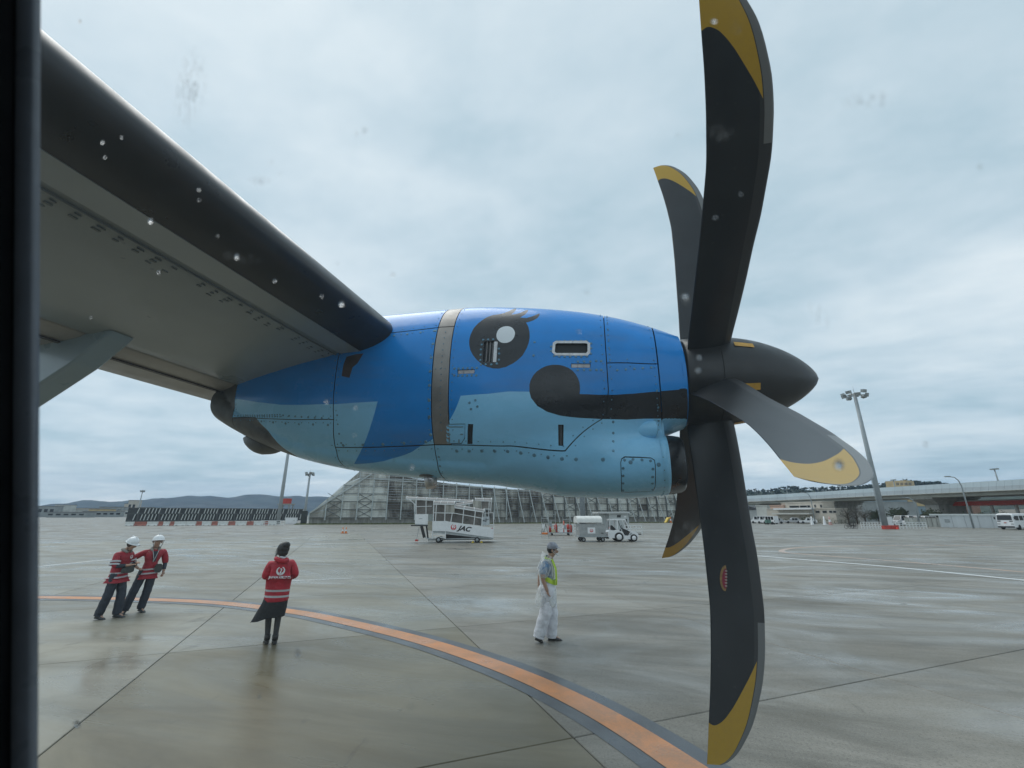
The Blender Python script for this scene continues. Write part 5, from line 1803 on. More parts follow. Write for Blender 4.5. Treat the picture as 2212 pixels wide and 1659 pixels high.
# small handcart rider far off
p = gnd(1664, 1133)
root = thing('hand_cart', 'small green hand cart standing on the far apron before the white vans', 'cart', p, YAW)
MB().box((-1.0, -.4, .35), (.1, .4, 1.1)).build('tank', mat('cart_green', (.10, .20, .17), .5, var=.2), root)
MB().box((-1.1, -.45, .25), (1.0, .45, .34)).bar((.9, 0, .3), (1.2, 0, 1.0), .06).build('frame', C_black, root)
for x in (-.8, .7):
    for sd_ in (-1, 1):
        MB().lathe([(-.05, 0), (-.05, .2), (.05, .2), (.05, 0)], (x, sd_ * .45, .2), 'y', 12).build('wheel', C_tyre, root)
# clutter of bicycles by the mast
f = Face(1826, gd(1826, 1142), 1853, gd(1853, 1142))
for i in range(3):
    root = thing('bicycle', ['dark bicycle leaning furthest left before the railing', 'dark bicycle in the middle before the railing', 'dark bicycle nearest the railing by the right mast'][i], 'bicycle', f.a + f.d * (f.len * (i + .3) / 3) + f.n * .3 * i, f.rz + .2 * i, 'bicycles by the right mast')
    for x in (-.5, .5):
        MB().lathe([(-.02, .33), (.02, .33), (.02, .28), (-.02, .28), (-.02, .33)], (x, 0, .33), 'y', 18).bar((x, 0, .06), (x, 0, .60), .012).bar((x - .27, 0, .33), (x + .27, 0, .33), .012).build('wheel', C_tyre, root)
    MB().bar((-.5, 0, .33), (-.05, 0, .33), .04).bar((-.05, 0, .33), (-.2, 0, .85), .04).bar((-.2, 0, .8), (.38, 0, .82), .04).bar((-.05, 0, .33), (.38, 0, .82), .04).bar((.5, 0, .33), (.36, 0, .95), .04).bar((-.5, 0, .33), (-.19, 0, .78), .03).build('frame', C_black, root)
    MB().bar((.36, -.25, .98), (.36, .25, .98), .03).build('handlebar', C_black, root)
    MB().box((-.33, -.06, .87), (-.08, .06, .93)).build('saddle', C_black, root)
# far town at the left edge
r_ = random.Random(21)
town = ['pale low warehouse', 'long grey shed', 'white office block', 'brown apartment block', 'small cream house', 'grey concrete block']
tl_ = []
for i in range(16):
    u = 60 + i * 16 + r_.uniform(-5, 5)
    d_ = r_.uniform(520, 900)
    w, h = r_.uniform(12, 34), r_.uniform(4, 13)
    if i == 14: w, h, u, d_ = 9, 20, 280, 760
    if i == 12: w, h, u, d_ = 8, 16, 270, 780
    p = far(u, 1112, d_) * [1, 1, 0]
    kq = r_.randrange(6)
    m = (B_pale, B_grey, B_pale, B_yel, B_beige, B_grey)[kq] if i not in (12, 14) else B_beige
    root = thing('town_building', '%s in the far town, %s building from the window frame' % (town[kq] if i not in (12, 14) else 'slim beige tower block', ['first','second','third','fourth','fifth','sixth','seventh','eighth','ninth','tenth','eleventh','twelfth','thirteenth','fourteenth','fifteenth','sixteenth'][i]), 'building', p, YAW + r_.uniform(-.3, .5))
    MB().box((-w/2, 0, 0), (w/2, 12, h)).build('wall', m, root)
    MB().box((-w/2 - .3, -.3, h), (w/2 + .3, 12.3, h + .5)).build('roof', mat('town_roof', (.20, .20, .20), .8, var=.2), root)
    nb = max(2, int(w / 5))
    for q in range(nb):
        x = -w/2 + w * (q + .5) / nb
        MB().box((x - w / nb * .3, -.1, h * .45), (x + w / nb * .3, -.01, h * .75)).build('window', C_dark, root)
# ================================================================== ground equipment
def at_y(f, u, v, y):
    """where the sight line meets the plane y metres behind the face"""
    r_ = ray(u, v)
    a = f.a + f.n * y
    t = np.dot(a - EYE, f.n) / np.dot(r_, f.n)
    p = EYE + r_ * t
    return (float((p - f.a) @ f.d), y, float(p[2]))
M_logo_red = mat('emblem_red', (.55, .03, .04), .45, var=0)
M_logo_white = mat('emblem_white', (.75, .76, .77), .45, var=0)
M_letter = mat('letter_black', (.015, .015, .018), .45, var=0)
M_smoke = mat('smoked_plastic', (.19, .175, .16), .3, var=.2, scale=1.5)
M_roofp = mat('grey_roof_sheet', (.27, .26, .255), .4, var=.1, scale=1.2)
M_stainp = mat('stained_plate', (.36, .35, .31), .6, var=.3, scale=3, streak=True)
M_chass = mat('grey_chassis', (.36, .39, .40), .5, var=.12, scale=3)
f = Face(905, gd(925, 1172.5), 1068, gd(1062, 1172.5))
ramp_o = f.thing('boarding_ramp', 'covered white boarding ramp on wheels with an emblem and the letters JAC on its side', 'boarding ramp')
Z8 = lambda x, y: ((1600 + x / 5.53) / 1.8228, (1880 + y / 5.53) / 1.8228)
def q8(x, y, d=0.0): return at_y(f, *Z8(x, y), d)
def plate(pts, d, th, name, m, parent=ramp_o):
    pl_ = [q8(x, y, d) for x, y in pts]
    pb_ = [(p[0], p[1] + th, p[2]) for p in pl_]
    n = len(pts)
    return MB().add(pl_ + pb_, [tuple(range(n)), tuple(n + i for i in reversed(range(n)))] + [(i, n + i, n + (i + 1) % n, (i + 1) % n) for i in range(n)]).build(name, m, parent)
def stick(a, c, d, w, name='rail', m=None, d2=None):
    return MB().bar(q8(*a, d), q8(*c, d if d2 is None else d2), w).build(name, m or C_rail, ramp_o)
WD = 2.2
side = plate([(565, 950), (850, 950), (1905, 1100), (1895, 1315), (850, 1170), (565, 1165)], 0, .05, 'side_panel', C_white)
plate([(565, 950), (850, 950), (1905, 1100), (1895, 1315), (850, 1170), (565, 1165)], WD, .05, 'side_panel', C_white)
plate([(565, 1165), (850, 1170), (1895, 1315), (1890, 1345), (850, 1230), (565, 1200)], .06, WD - .1, 'ramp_floor', M_chass)
plate([(190, 800), (478, 797), (476, 1008), (186, 1008)], .1, .06, 'platform_panel', C_white)
plate([(190, 1010), (560, 1030), (560, 1060), (200, 1045)], .1, 1.9, 'platform_floor', M_chass)
plate([(474, 797), (575, 797), (575, 945), (474, 945)], .06, .04, 'clear_panel', mat('cloudy_panel', (.25, .28, .27), .3, var=.15), ramp_o)
plate([(470, 955), (562, 955), (560, 1160), (462, 1150)], .03, .05, 'yellowed_panel', mat('yellowed_panel', (.34, .32, .25), .5, var=.2))
stick((100, 1045), (480, 1050), .1, .10, 'bumper', C_black)
# chassis, legs, wheels
plate([(400, 1300), (470, 1350), (1890, 1340), (1890, 1310), (860, 1330), (480, 1325)], .15, .12, 'chassis', M_chass)
plate([(470, 1335), (1880, 1325), (1880, 1350), (470, 1375)], WD - .3, .12, 'chassis', M_chass)
plate([(860, 1235), (1560, 1310), (1560, 1345), (860, 1330)], .5, .05, 'belly_plate', C_black)
for x in (570, 850):
    stick((x, 1165), (x, 1335), .1, .09, 'leg', C_rail)
for y in (1235, 1300):
    stick((580, y), (845, y), .1, .08, 'step', C_rail)
stick((330, 1060), (395, 1310), .4, .22, 'drawbar', C_black)
stick((440, 1060), (470, 1320), .6, .12, 'drawbar', C_black)
stick((280, 1075), (222, 1350), .4, .035, 'tow_bar', M_chass)
MB().box((-.12, -.12, -.06), (.12, .12, .08)).build('tow_eye', C_red, ramp_o).location = q8(225, 1372, .4)
for (x, y, r_) in ((700, 1385, 60), (1540, 1395, 58)):
    cx_, cy_, cz_ = q8(x, y, .1)
    rr = r_ / 257
    for dy in (.0, 1.55):
        MB().lathe([(-.09, 0), (-.09, rr * .6), (-.09, rr), (.09, rr), (.09, 0)], (cx_, dy + .12, rr), 'y', 18).build('wheel', C_tyre, ramp_o)
        MB().lathe([(-.1, 0), (-.1, rr * .5), (-.085, rr * .55)], (cx_, dy + .12, rr), 'y', 14).build('wheel_hub', C_steel, ramp_o)
    if x > 1000:
        for sx_ in (-1, 1):
            ck = MB().prism([(-.13, 0), (.13, 0), (.04, .15), (-.02, .15)], -.08, .2)
            o = ck.build('wheel_chock', C_yel, None)
            o.location = tuple(f.a + f.d * (cx_ + sx_ * .36) + f.n * .02)
            o.rotation_euler = (0, 0, f.rz)
            tag(o, ('yellow chock left of the rear ramp wheel', 'yellow chock right of the rear ramp wheel')[sx_ > 0], 'wheel chock', 'wheel chocks under the boarding ramp')
for i, x in enumerate((620, 815, 920, 1175, 1430, 1590)):
    y = np.interp(x, [565, 850, 1895], [1180, 1180, 1325])
    plate([(x - 12, y), (x + 12, y), (x + 12, y + 40), (x - 12, y + 40)], -.01, .05, 'bracket', M_chass)
# near posts and rails
roof_low = lambda x: np.interp(x, [580, 1050, 1690], [580, 590, 755])
top_pan = lambda x: np.interp(x, [565, 850, 1905], [950, 950, 1100])
mid_r = lambda x: np.interp(x, [590, 1050, 1650], [768, 778, 888])
for x0_, x1_ in ((600, 585), (655, 635), (845, 835), (1000, 968), (1255, 1222), (1505, 1470), (1672, 1640)):
    yt_ = roof_low(x0_) if x0_ != 1000 else mid_r(1000)
    stick((x0_, yt_), (x1_, top_pan(x1_)), .03, .065, 'post')
stick((590, 768), (1050, 778), .03, .06)
stick((1050, 778), (1655, 888), .03, .06)
stick((585, 580), (1050, 585), .03, .08)
stick((1050, 655), (1690, 755), .03, .09)
def canopy(near, y0, y1, hgt, nb, name='roof_sheet', m=None):
    """barrel roof over a sloping pair of eaves; near = [(x, ylow), ...] from left to right"""
    for i in range(len(near) - 1):
        (xa, ya), (xb, yb) = near[i], near[i + 1]
        for q in range(nb[i]):
            t0, t1 = q / nb[i], (q + 1) / nb[i]
            A, B_ = Vector(q8(xa + (xb - xa) * t0, ya + (yb - ya) * t0, y0)), Vector(q8(xa + (xb - xa) * t1, ya + (yb - ya) * t1, y0))
            K2 = 7
            vs = []
            for P_ in (A, B_ - (B_ - A) * .02):
                for j in range(K2):
                    a = math.pi * j / (K2 - 1)
                    vs.append(P_ + Vector((0, (y1 - y0) * (.5 - .5 * math.cos(a)), hgt * math.sin(a) ** .6)))
            MB().add(vs, [(j, j + 1, K2 + j + 1, K2 + j) for j in range(K2 - 1)], 0, True).build(name, m or M_roofp, ramp_o, fix=False)
            hoop = [A + Vector((0, (y1 - y0) * (.5 - .5 * math.cos(math.pi * j / 8)), hgt * math.sin(math.pi * j / 8) ** .6 + .02)) for j in range(9)]
            MB().tube(hoop, .024, 6).build('hoop', C_rail, ramp_o)
        MB().bar(q8(xa, ya, y0), q8(xb, yb, y0), .065).build('eave', C_rail, ramp_o)
    a, c = near[-1]
    A = Vector(q8(a, c, y0))
    MB().tube([A + Vector((0, (y1 - y0) * (.5 - .5 * math.cos(math.pi * j / 8)), hgt * math.sin(math.pi * j / 8) ** .6 + .02)) for j in range(9)], .035, 6).build('hoop', C_rail, ramp_o)
canopy([(590, 580), (1050, 588)], .03, 1.0, .26, [3])
canopy([(1055, 655), (1690, 755)], .03, 1.0, .26, [3])
canopy([(1050, 615), (1445, 560)], 1.15, 2.15, .24, [2])
canopy([(1500, 508), (1850, 515)], 1.1, 2.15, .26, [2])
canopy([(-5, 465), (880, 510), (1440, 540)], 1.4, 2.4, .22, [4, 2])
# smoked side sheets at the back and the beige plates
plate([(600, 595), (1050, 600), (1690, 765), (1640, 1050), (850, 945), (585, 945)], 1.05, .03, 'smoked_panel', M_smoke)
plate([(1640, 520), (1830, 525), (1830, 690), (1640, 690)], 1.3, .03, 'smoked_panel', M_smoke)
plate([(225, 500), (580, 510), (580, 800), (215, 795)], 2.0, .03, 'smoked_panel', M_smoke)
plate([(850, 590), (1052, 582), (1045, 780), (840, 765)], .06, .03, 'stained_plate', M_stainp)
plate([(1450, 500), (1637, 515), (1632, 668), (1448, 655)], 1.05, .03, 'stained_plate', M_stainp)
for a, c in (((215, 490), (215, 800)), ((430, 505), (428, 800))):
    stick(a, c, 1.4, .06, 'post')
stick((220, 635), (560, 625), 1.4, .05)
stick((70, 480), (215, 610), 1.4, .06, 'brace')
stick((180, 590), (175, 745), 1.4, .05, 'post')
for a, c in (((1805, 520), (1790, 870)), ((1848, 515), (1838, 760)), ((1890, 765), (1905, 1095)), ((1700, 780), (1695, 1050))):
    stick(a, c, 1.1 if a[0] != 1890 else .1, .06, 'post')
for a, c in (((1690, 685), (1850, 690)), ((1700, 780), (1895, 765)), ((1650, 1025), (1905, 1030))):
    stick(a, c, .6, .05)
plate([(1640, 855), (1810, 850), (1812, 1030), (1630, 1050)], .5, .03, 'notice_panel', mat('pale_notice', (.50, .54, .56), .5, var=.12, scale=5))
for a, c in (((1660, 935), (1790, 915)), ((1670, 945), (1740, 960)), ((1740, 890), (1735, 960))):
    stick(a, c, .48, .03, 'bicycle_mark', M_letter)
# emblem and letters on the sloping panel
ux = (Vector(q8(1400, 1172)) - Vector(q8(1000, 1117))).normalized()
uy = Vector((-ux.z, 0, ux.x))
o_ = Vector(q8(1027, 1082, -.012))
flat(crane_polys(1, 0, .235), o_, ux, uy, None).build('emblem', [M_logo_white, M_logo_red], ramp_o, fix=False)
vs, fs = text_mesh('JAC', .52, .35, .022)
o_ = Vector(q8(1258, 1118, -.012))
MB().add([o_ + ux * (v.x * 1.18) + uy * v.y for v in vs], fs).build('lettering', M_letter, ramp_o, fix=False)
flat([([(-.06, -.03), (.06, -.03), (.06, .03), (-.06, .03)], 0, 0)], q8(1868, 1110, -.012), ux, uy, None).build('small_label', M_logo_red, ramp_o, fix=False)
flat([([(-.18, -.02), (.12, -.02), (.19, .01), (-.1, .025)], 0, 0)], q8(310, 898, .085), (1, 0, 0), (0, 0, 1), None).build('panel_mark', C_steel, ramp_o, fix=False)

# ---- baggage cart
ZC = lambda x, y: ((2100 + x / 4.809) / 1.8228, (1950 + y / 4.809) / 1.8228)
gx_ = lambda x, y: gnd(*ZC(x, y))
fc_ = Face(*[q for pq in ((ZC(860, 880)[0], gd(*ZC(930, 885))), (ZC(1345, 880)[0], gd(*ZC(1290, 882)))) for q in pq])
cart = fc_.thing('baggage_cart', 'grey baggage cart with a white rolled cover and a red emblem on its side', 'baggage cart')
Lc, Wc = fc_.len, 1.6
zb_, zt_ = fc_(*ZC(1000, 770))[1], fc_(*ZC(1000, 545))[1]
zr0, zr1 = fc_(*ZC(1000, 520))[1], fc_(*ZC(1000, 393))[1]
M_cart = mat('cart_galvanised', (.33, .345, .345), .45, var=.14, scale=3, metal=.2)
b = MB()
for a, c in (((0, 0, zb_), (Lc, .05, zt_)), ((0, Wc - .05, zb_), (Lc, Wc, zt_)), ((0, .05, zb_), (.05, Wc - .05, zt_)), ((Lc - .05, .05, zb_), (Lc, Wc - .05, zt_ * .93)), ((.05, .05, zb_), (Lc - .05, Wc - .05, zb_ + .05))):
    b.box(a, c)
b.build('side_box', M_cart, cart)
MB().box((-.08, -.08, zb_ - .1), (Lc + .12, Wc + .08, zb_ - .002)).build('bed', C_steel, cart)
MB().bar((Lc * .5, -.006, zb_ + .03), (Lc * .5, -.006, zt_ - .03), .03).bar((.02, -.006, (zb_ + zt_) / 2), (Lc - .02, -.006, (zb_ + zt_) / 2), .025).build('stiffener', M_cart, cart)
M_cov = mat('white_vinyl_cover', (.68, .68, .65), .4, var=.06, scale=3)
b = MB()
K2, vs = 13, []
Lr = Lc * .90
for x in np.linspace(-.18, Lr, 9):
    for j in range(K2):
        a = math.pi * j / (K2 - 1)
        vs.append((x, Wc * .5 - Wc * .52 * math.cos(a), zr0 + (zr1 - zr0) * math.sin(a) ** .55 + .012 * math.sin(x * 9 + j)))
b.add(vs, [(i * K2 + j, i * K2 + j + 1, (i + 1) * K2 + j + 1, (i + 1) * K2 + j) for i in range(8) for j in range(K2 - 1)], 0, True)
b.add(vs[:K2], [tuple(range(K2))]).add(vs[-K2:], [tuple(range(K2))])
b.build('cover', M_cov, cart)
MB().box((-.14, .0, zt_), (.0, .08, zr0 + .12)).box((Lr - .08, .0, zt_ * .93), (Lr, .08, zr0 + .12)).box((-.14, Wc - .08, zt_), (0, Wc, zr0 + .12)).box((Lr - .08, Wc - .08, zt_ * .9), (Lr, Wc, zr0 + .12)).build('cover_post', C_rail, cart)
MB().box((-.05, -.02, zr0 - .05), (Lr - .05, .04, zr0 + .0)).build('cover_roller', C_black, cart)
for x in (.35, Lc - .25):
    for y in (.08, Wc - .08):
        MB().lathe([(-.07, 0), (-.07, .19), (.07, .19), (.07, 0)], (x, y, .19), 'y', 16).build('wheel', C_tyre, cart)
        MB().lathe([(-.075, 0), (-.075, .085)], (x, y, .19), 'y', 12).build('wheel_hub', C_silv, cart)
    MB().bar((x, 0, .19), (x, Wc, .19), .07).bar((x, Wc / 2, .19), (x, Wc / 2, zb_ - .08), .12).build('axle', C_black, cart)
xl, zl = fc_(*ZC(1100, 668))
hw, hh = .34, .25
flat([([(-hw, -hh), (hw, -hh), (hw, hh), (-hw, hh)], 0, 0)], (xl, -.022, zl), (1, 0, 0), (0, 0, 1), None).build('emblem_plate', C_white, cart, fix=False)
flat(crane_polys(1, 0, .15), (xl, -.030, zl), (1, 0, 0), (0, 0, 1), None).build('emblem', [M_logo_white, M_logo_red], cart, fix=False)
flat([([(-.10, -.10), (.10, -.10), (.10, .10), (-.10, .10)], 0, 0)], (-.012, Wc * .45, (zb_ + zt_) / 2 + .1), (0, -1, 0), (0, 0, 1), None).build('end_label', C_white, cart, fix=False)
vs, fs = text_mesh('702', .15, 0, .004)
MB().add([(v.x + Lc * .87, -.022, v.y + zb_ + .2) for v in vs], fs).build('fleet_number', M_letter, cart, fix=False)
MB().bar((Lc, Wc / 2, zb_ - .08), (Lc + .8, Wc / 2, .3), .08).build('drawbar', C_black, cart)

# ---- tow tractor
ft = Face(*[q for pq in ((ZC(1400, 880)[0], gd(*ZC(1625, 882))), (ZC(2000, 880)[0], gd(*ZC(1905, 878)))) for q in pq])
tr = ft.thing('tow_tractor', 'small white tow tractor with an open cab hitched to the baggage cart', 'tow tractor')
def tz(x, y): return ft(*ZC(x, y))
WT_ = 1.35
def tplate(pts, y0, y1, name, m):
    pl_ = [tz(*p) for p in pts]
    return MB().prism(pl_, y0, y1).build(name, m, tr)
tplate([(1420, 700), (1440, 660), (1530, 665), (1555, 655), (1640, 650), (1700, 700), (1730, 760), (1800, 765), (1840, 690), (1785, 665), (1880, 672), (1975, 715), (1995, 760), (1990, 800), (1965, 805), (1950, 760), (1905, 742), (1865, 760), (1840, 835), (1710, 835), (1690, 760), (1650, 720), (1600, 720), (1560, 760), (1545, 815), (1440, 815), (1415, 780)], 0.0, .10, 'body_side', C_white)
tplate([(1420, 700), (1440, 660), (1530, 665), (1555, 655), (1640, 650), (1700, 700), (1730, 760), (1800, 765), (1840, 690), (1785, 665), (1880, 672), (1975, 715), (1995, 760), (1990, 800), (1965, 805), (1950, 760), (1905, 742), (1865, 760), (1840, 835), (1710, 835), (1690, 760), (1650, 720), (1600, 720), (1560, 760), (1545, 815), (1440, 815), (1415, 780)], WT_ - .10, WT_, 'body_side', C_white)
tplate([(1790, 668), (1880, 674), (1972, 716), (1992, 762), (1985, 800), (1860, 760), (1840, 700)], .102, WT_ - .102, 'bonnet', C_white)
tplate([(1422, 702), (1442, 664), (1528, 668), (1552, 760), (1540, 810), (1445, 810)], .102, WT_ - .102, 'rear_deck', C_white)
tplate([(1700, 770), (1840, 770), (1840, 832), (1712, 832), (1560, 800), (1580, 760)], .102, WT_ - .102, 'floor', C_steel)
tplate([(1470, 575), (1500, 570), (1570, 640), (1565, 660), (1490, 650)], .25, WT_ - .25, 'seat_back', C_black)
tplate([(1520, 655), (1620, 640), (1625, 690), (1530, 690)], .25, WT_ - .25, 'seat', C_black)
tplate([(1735, 640), (1795, 665), (1805, 765), (1745, 765)], .15, WT_ - .15, 'dashboard', C_black)
MB().bar(tz(1735, 670)[0:1] + (.45,) + tz(1735, 670)[1:], tz(1700, 610)[0:1] + (.45,) + tz(1700, 610)[1:], .05).build('steering_column', C_black, tr)
xs1, zs1 = tz(1695, 605)
MB().lathe([(0, .2), (.025, .2), (.025, .17), (0, .17), (0, .2)], (xs1, .45, zs1), 'x', 16).build('steering_wheel', C_black, tr)
def tbar(a, c, y, w, name='cab_post', m=None):
    p, q = tz(*a), tz(*c)
    return MB().bar((p[0], y, p[1]), (q[0], y, q[1]), w).build(name, m or C_white, tr)
for y in (.06, WT_ - .06):
    tbar((1590, 460), (1588, 660), y, .10)
    tbar((1740, 460), (1828, 672), y, .07)
    tbar((1452, 462), (1450, 600), y, .05)
    tbar((1452, 600), (1440, 665), y, .05)
xa, za = tz(1446, 472); xb, zb = tz(1745, 455)
MB().box((xa, 0, za), (xb, WT_, zb + .02)).build('cab_roof', C_white, tr)
g1, g2 = tz(1745, 478), tz(1822, 655)
gm = bpy.data.materials.new('clear_windscreen'); gm.use_nodes = True
t = gm.node_tree; t.nodes.clear()
mx = nd(t, 'ShaderNodeMixShader'); mx.inputs[0].default_value = .22
t.links.new(nd(t, 'ShaderNodeBsdfTransparent').outputs[0], mx.inputs[1]); t.links.new(nd(t, 'ShaderNodeBsdfGlossy', Roughness=.05).outputs[0], mx.inputs[2])
t.links.new(mx.outputs[0], nd(t, 'ShaderNodeOutputMaterial').inputs[0])
MB().add([(g1[0], .12, g1[1]), (g1[0], WT_ - .12, g1[1]), (g2[0], WT_ - .12, g2[1]), (g2[0], .12, g2[1])], [(0, 1, 2, 3)]).build('windscreen', gm, tr)
tplate([(1600, 475), (1612, 475), (1680, 640), (1668, 645)], .13, .16, 'door_bar', C_black)
for (x, y, r_, w) in ((1625, 805, 80, .22), (1905, 815, 64, .18)):
    cx_ = tz(x, y)[0]
    rr = r_ / 205
    for yy in (.02, WT_ - .02):
        s_ = -1 if yy < .5 else 1
        MB().lathe([(-w/2, 0), (-w/2, rr * .62), (-w/2 * .9, rr * .95), (0, rr), (w/2 * .9, rr * .95), (w/2, rr * .62), (w/2, 0)], (cx_, yy, rr), 'y', 22).build('wheel', C_tyre, tr)
        MB().lathe([(s_ * (w/2 + .015), 0), (s_ * (w/2 + .02), rr * .25), (s_ * (w/2 + .005), rr * .6), (s_ * (w/2 - .03), rr * .62)], (cx_, yy, rr), 'y', 18).build('wheel_rim', C_white, tr)
xa, za = tz(1985, 750); xb, zb = tz(2050, 732)
MB().box((xa - .05, .1, za), (xb, WT_ - .1, zb)).build('bumper', C_black, tr)
xa, za = tz(1405, 830); xb, zb = tz(1440, 790)
MB().box((xa, .4, za), (xb + .05, .9, zb)).bar((xa - .2, .65, (za + zb) / 2), (xb, .65, (za + zb) / 2), .09).build('tow_hitch', C_black, tr)
for q, (x, y) in enumerate(((1645, 650), (1848, 712))):
    xx, zz_ = tz(x, y)
    MB().box((xx - .06, -.03, zz_ - .12), (xx + .06, -.003, zz_ + .02)).build('mirror' if q == 0 else 'indicator', C_black if q == 0 else C_steel, tr)
xx, zz_ = tz(1835, 745)
flat([(ell(0, 0, .07, .05, 12), 0, 0)], (xx, -.004, zz_), (1, 0, 0), (0, 0, 1), None).build('maker_plate', C_steel, tr, fix=False)
xx, zz_ = tz(1455, 640)
MB().lathe([(0, .06), (.14, .06), (.16, 0)], (xx, .3, zz_), seg=10).build('beacon', C_red, tr)

# ---- white equipment shed
fs_ = Face(ZC(1262, 700)[0], 62, ZC(1802, 700)[0], 63)
shed = fs_.thing('equipment_shed', 'pale flat-roofed equipment shed behind the tow tractor', 'shed')
zt_ = fs_(*ZC(1500, 345))[1]
M_shed = mat('shed_cladding', (.45, .48, .48), .6, var=.08, scale=1)
xs2 = fs_(*ZC(1440, 500))[0]
MB().box((0, .6, 0), (xs2, 3, zt_)).box((xs2, 0, 0), (fs_.len, 3, zt_)).build('wall', M_shed, shed)
for i in range(1, 4):
    MB().box((xs2 * i / 4 - .015, .57, .05), (xs2 * i / 4 + .015, .598, zt_ - .05)).build('wall_seam', C_steel, shed)
zr = fs_(*ZC(1500, 312))[1]
MB().box((-.3, -.3, zt_), (fs_.len + .1, 3.3, zr)).build('roof', mat('shed_roof', (.52, .54, .54), .5, var=.06), shed)
def shed_box(x0, y0, x1, y1, name, m, d=.04):
    (a, zb2), (c, za2) = fs_(*ZC(x0, y1)), fs_(*ZC(x1, y0))
    MB().box((a, -d, zb2), (c, -.002, za2)).build(name, m, shed)
shed_box(1585, 375, 1652, 420, 'window', C_dark)
shed_box(1578, 368, 1660, 374, 'window_sill', C_steel, .06)
shed_box(1718, 392, 1757, 420, 'notice', C_white)
shed_box(1752, 450, 1772, 640, 'door_edge', C_dark, .03)

# ---- trailer of fire extinguishers, cones and posts
fe = Face(ZC(265, 750)[0], gd(*ZC(460, 762)), ZC(740, 750)[0], gd(*ZC(700, 762)))
dol = fe.thing('equipment_dolly', 'low flat dolly carrying fire extinguishers and cones beside the baggage cart', 'dolly')
zd = .32
MB().box((0, 0, zd - .08), (fe.len, 1.5, zd)).build('deck', C_steel, dol)
for x in (.5, fe.len - .5):
    for y in (.15, 1.35):
        MB().lathe([(-.05, 0), (-.05, .12), (.05, .12), (.05, 0)], (x, y, .12), 'y', 12).build('wheel', C_tyre, dol)
        MB().box((x - .04, y - .04, .12), (x + .04, y + .04, zd - .08)).build('wheel_bracket', C_steel, dol)
def ext(px, label, big=1.0):
    x, z = fe(*px)
    p = fe.a + fe.d * x + fe.n * .45 + [0, 0, zd]
    root = thing('fire_extinguisher', label, 'fire extinguisher', p, fe.rz, 'red fire extinguishers on the dolly')
    h, r_ = .75 * big, .15 * big
    MB().lathe([(0, 0), (0, r_), (h * .85, r_), (h, r_ * .45), (h, 0)], seg=14).build('cylinder', C_red, root)
    MB().bar((0, 0, h), (0, 0, h + .12), .06).bar((-.1, 0, h + .12), (.12, 0, h + .12), .04).build('valve', C_black, root)
    MB().tube([(.08, -.02, h + .1), (.2, -.1, h * .7), (.17, -.12, .15)], .02, 6).build('hose', C_black, root)
ext(ZC(318, 700), 'leftmost fire extinguisher on the dolly', .9)
ext(ZC(430, 700), 'large fire extinguisher in the middle of the dolly', 1.15)
ext(ZC(668, 700), 'fire extinguisher near the right end of the dolly', 1.2)
ext(ZC(712, 700), 'fire extinguisher at the right end of the dolly, next to the cart', 1.1)
for (px, lb, hh) in ((ZC(590, 720), 'tall orange and white cone on the dolly, right of centre', 1.25), (ZC(322, 720), 'orange and white cone at the left end of the dolly', 1.0), (ZC(436, 720), 'orange and white cone behind the large fire extinguisher', 1.05)):
    x, z = fe(*px)
    cone(fe.a + fe.d * x + fe.n * .9 + [0, 0, zd], hh, lb, mat('cone_red', (.55, .09, .04), .5, var=.1), C_white)
for (px, lb, w, h) in ((ZC(543, 730), 'white box standing on the front edge of the dolly', .17, .42), (ZC(615, 730), 'narrow white box right of centre on the dolly', .14, .48), (ZC(380, 730), 'small cream box between the left extinguishers', .2, .35)):
    x, z = fe(*px)
    p = fe.a + fe.d * x + fe.n * .12 + [0, 0, zd]
    root = thing('equipment_box', lb, 'box', p, fe.rz, 'boxes on the dolly')
    MB().box((-w, 0, 0), (w, .25, h)).build('body', C_white if w < .19 else mat('cream_box', (.5, .45, .3), .6, var=.1), root)
    MB().box((-w - .01, -.01, h * .8), (w + .01, .26, h * .86)).build('lid_edge', C_steel, root)
for (x_, lb, hz_) in ((ZC(215, 0)[0], 'thin steel stand left of the dolly with a small box on it', 1.9), (ZC(350, 0)[0], 'thin steel stand rising behind the dolly', 2.3), (ZC(620, 0)[0], 'thin steel stand right of centre behind the dolly', 1.8)):
    p = far(x_, 1112, 47) * [1, 1, 0]
    root = thing('steel_stand', lb, 'stand', p, fe.rz, 'thin steel stands by the dolly')
    for sx_ in (-.35, .35):
        MB().bar((sx_, 0, 0), (sx_, 0, hz_ * 1.15), .035).build('upright', C_post, root)
    for zc in (hz_ * .45, hz_ * .75, hz_):
        MB().bar((-.35, 0, zc), (.35, 0, zc), .035).build('crossbar', C_post, root)
    MB().box((-.28, -.1, hz_ * .48), (-.02, .1, hz_ * .7)).build('junction_box', C_white if x_ < 1190 else C_steel, root)
fl = Face(ZC(140, 700)[0], gd(*ZC(180, 735)), ZC(262, 700)[0], gd(*ZC(230, 738)))
sl_ = fl.thing('step_ladder', 'dark steel step ladder at the left end of the equipment', 'step ladder')
for y in (0, .55):
    MB().bar((.0, y, 0), (.5, y, 1.55), .05).bar((.95, y, 0), (.6, y, 1.55), .05).build('leg', C_postd, sl_)
for i in range(5):
    MB().box((.06 + .1 * i - .02, .0, .28 + .29 * i), (.30 + .1 * i, .55, .32 + .29 * i)).build('tread', C_postd, sl_)
MB().box((.42, 0, 1.52), (.72, .55, 1.58)).build('top_step', C_postd, sl_)
o = MB().box((0, 0, 0), (.75, .35, .16)).box((.05, .05, .16), (.7, .3, .2)).build('kerb_block', C_orange, None)
o.location = tuple(fl.a + fl.d * .3 - fl.n * .5)
o.rotation_euler = (0, 0, fl.rz)
tag(o, 'orange block on the ground before the step ladder', 'block')
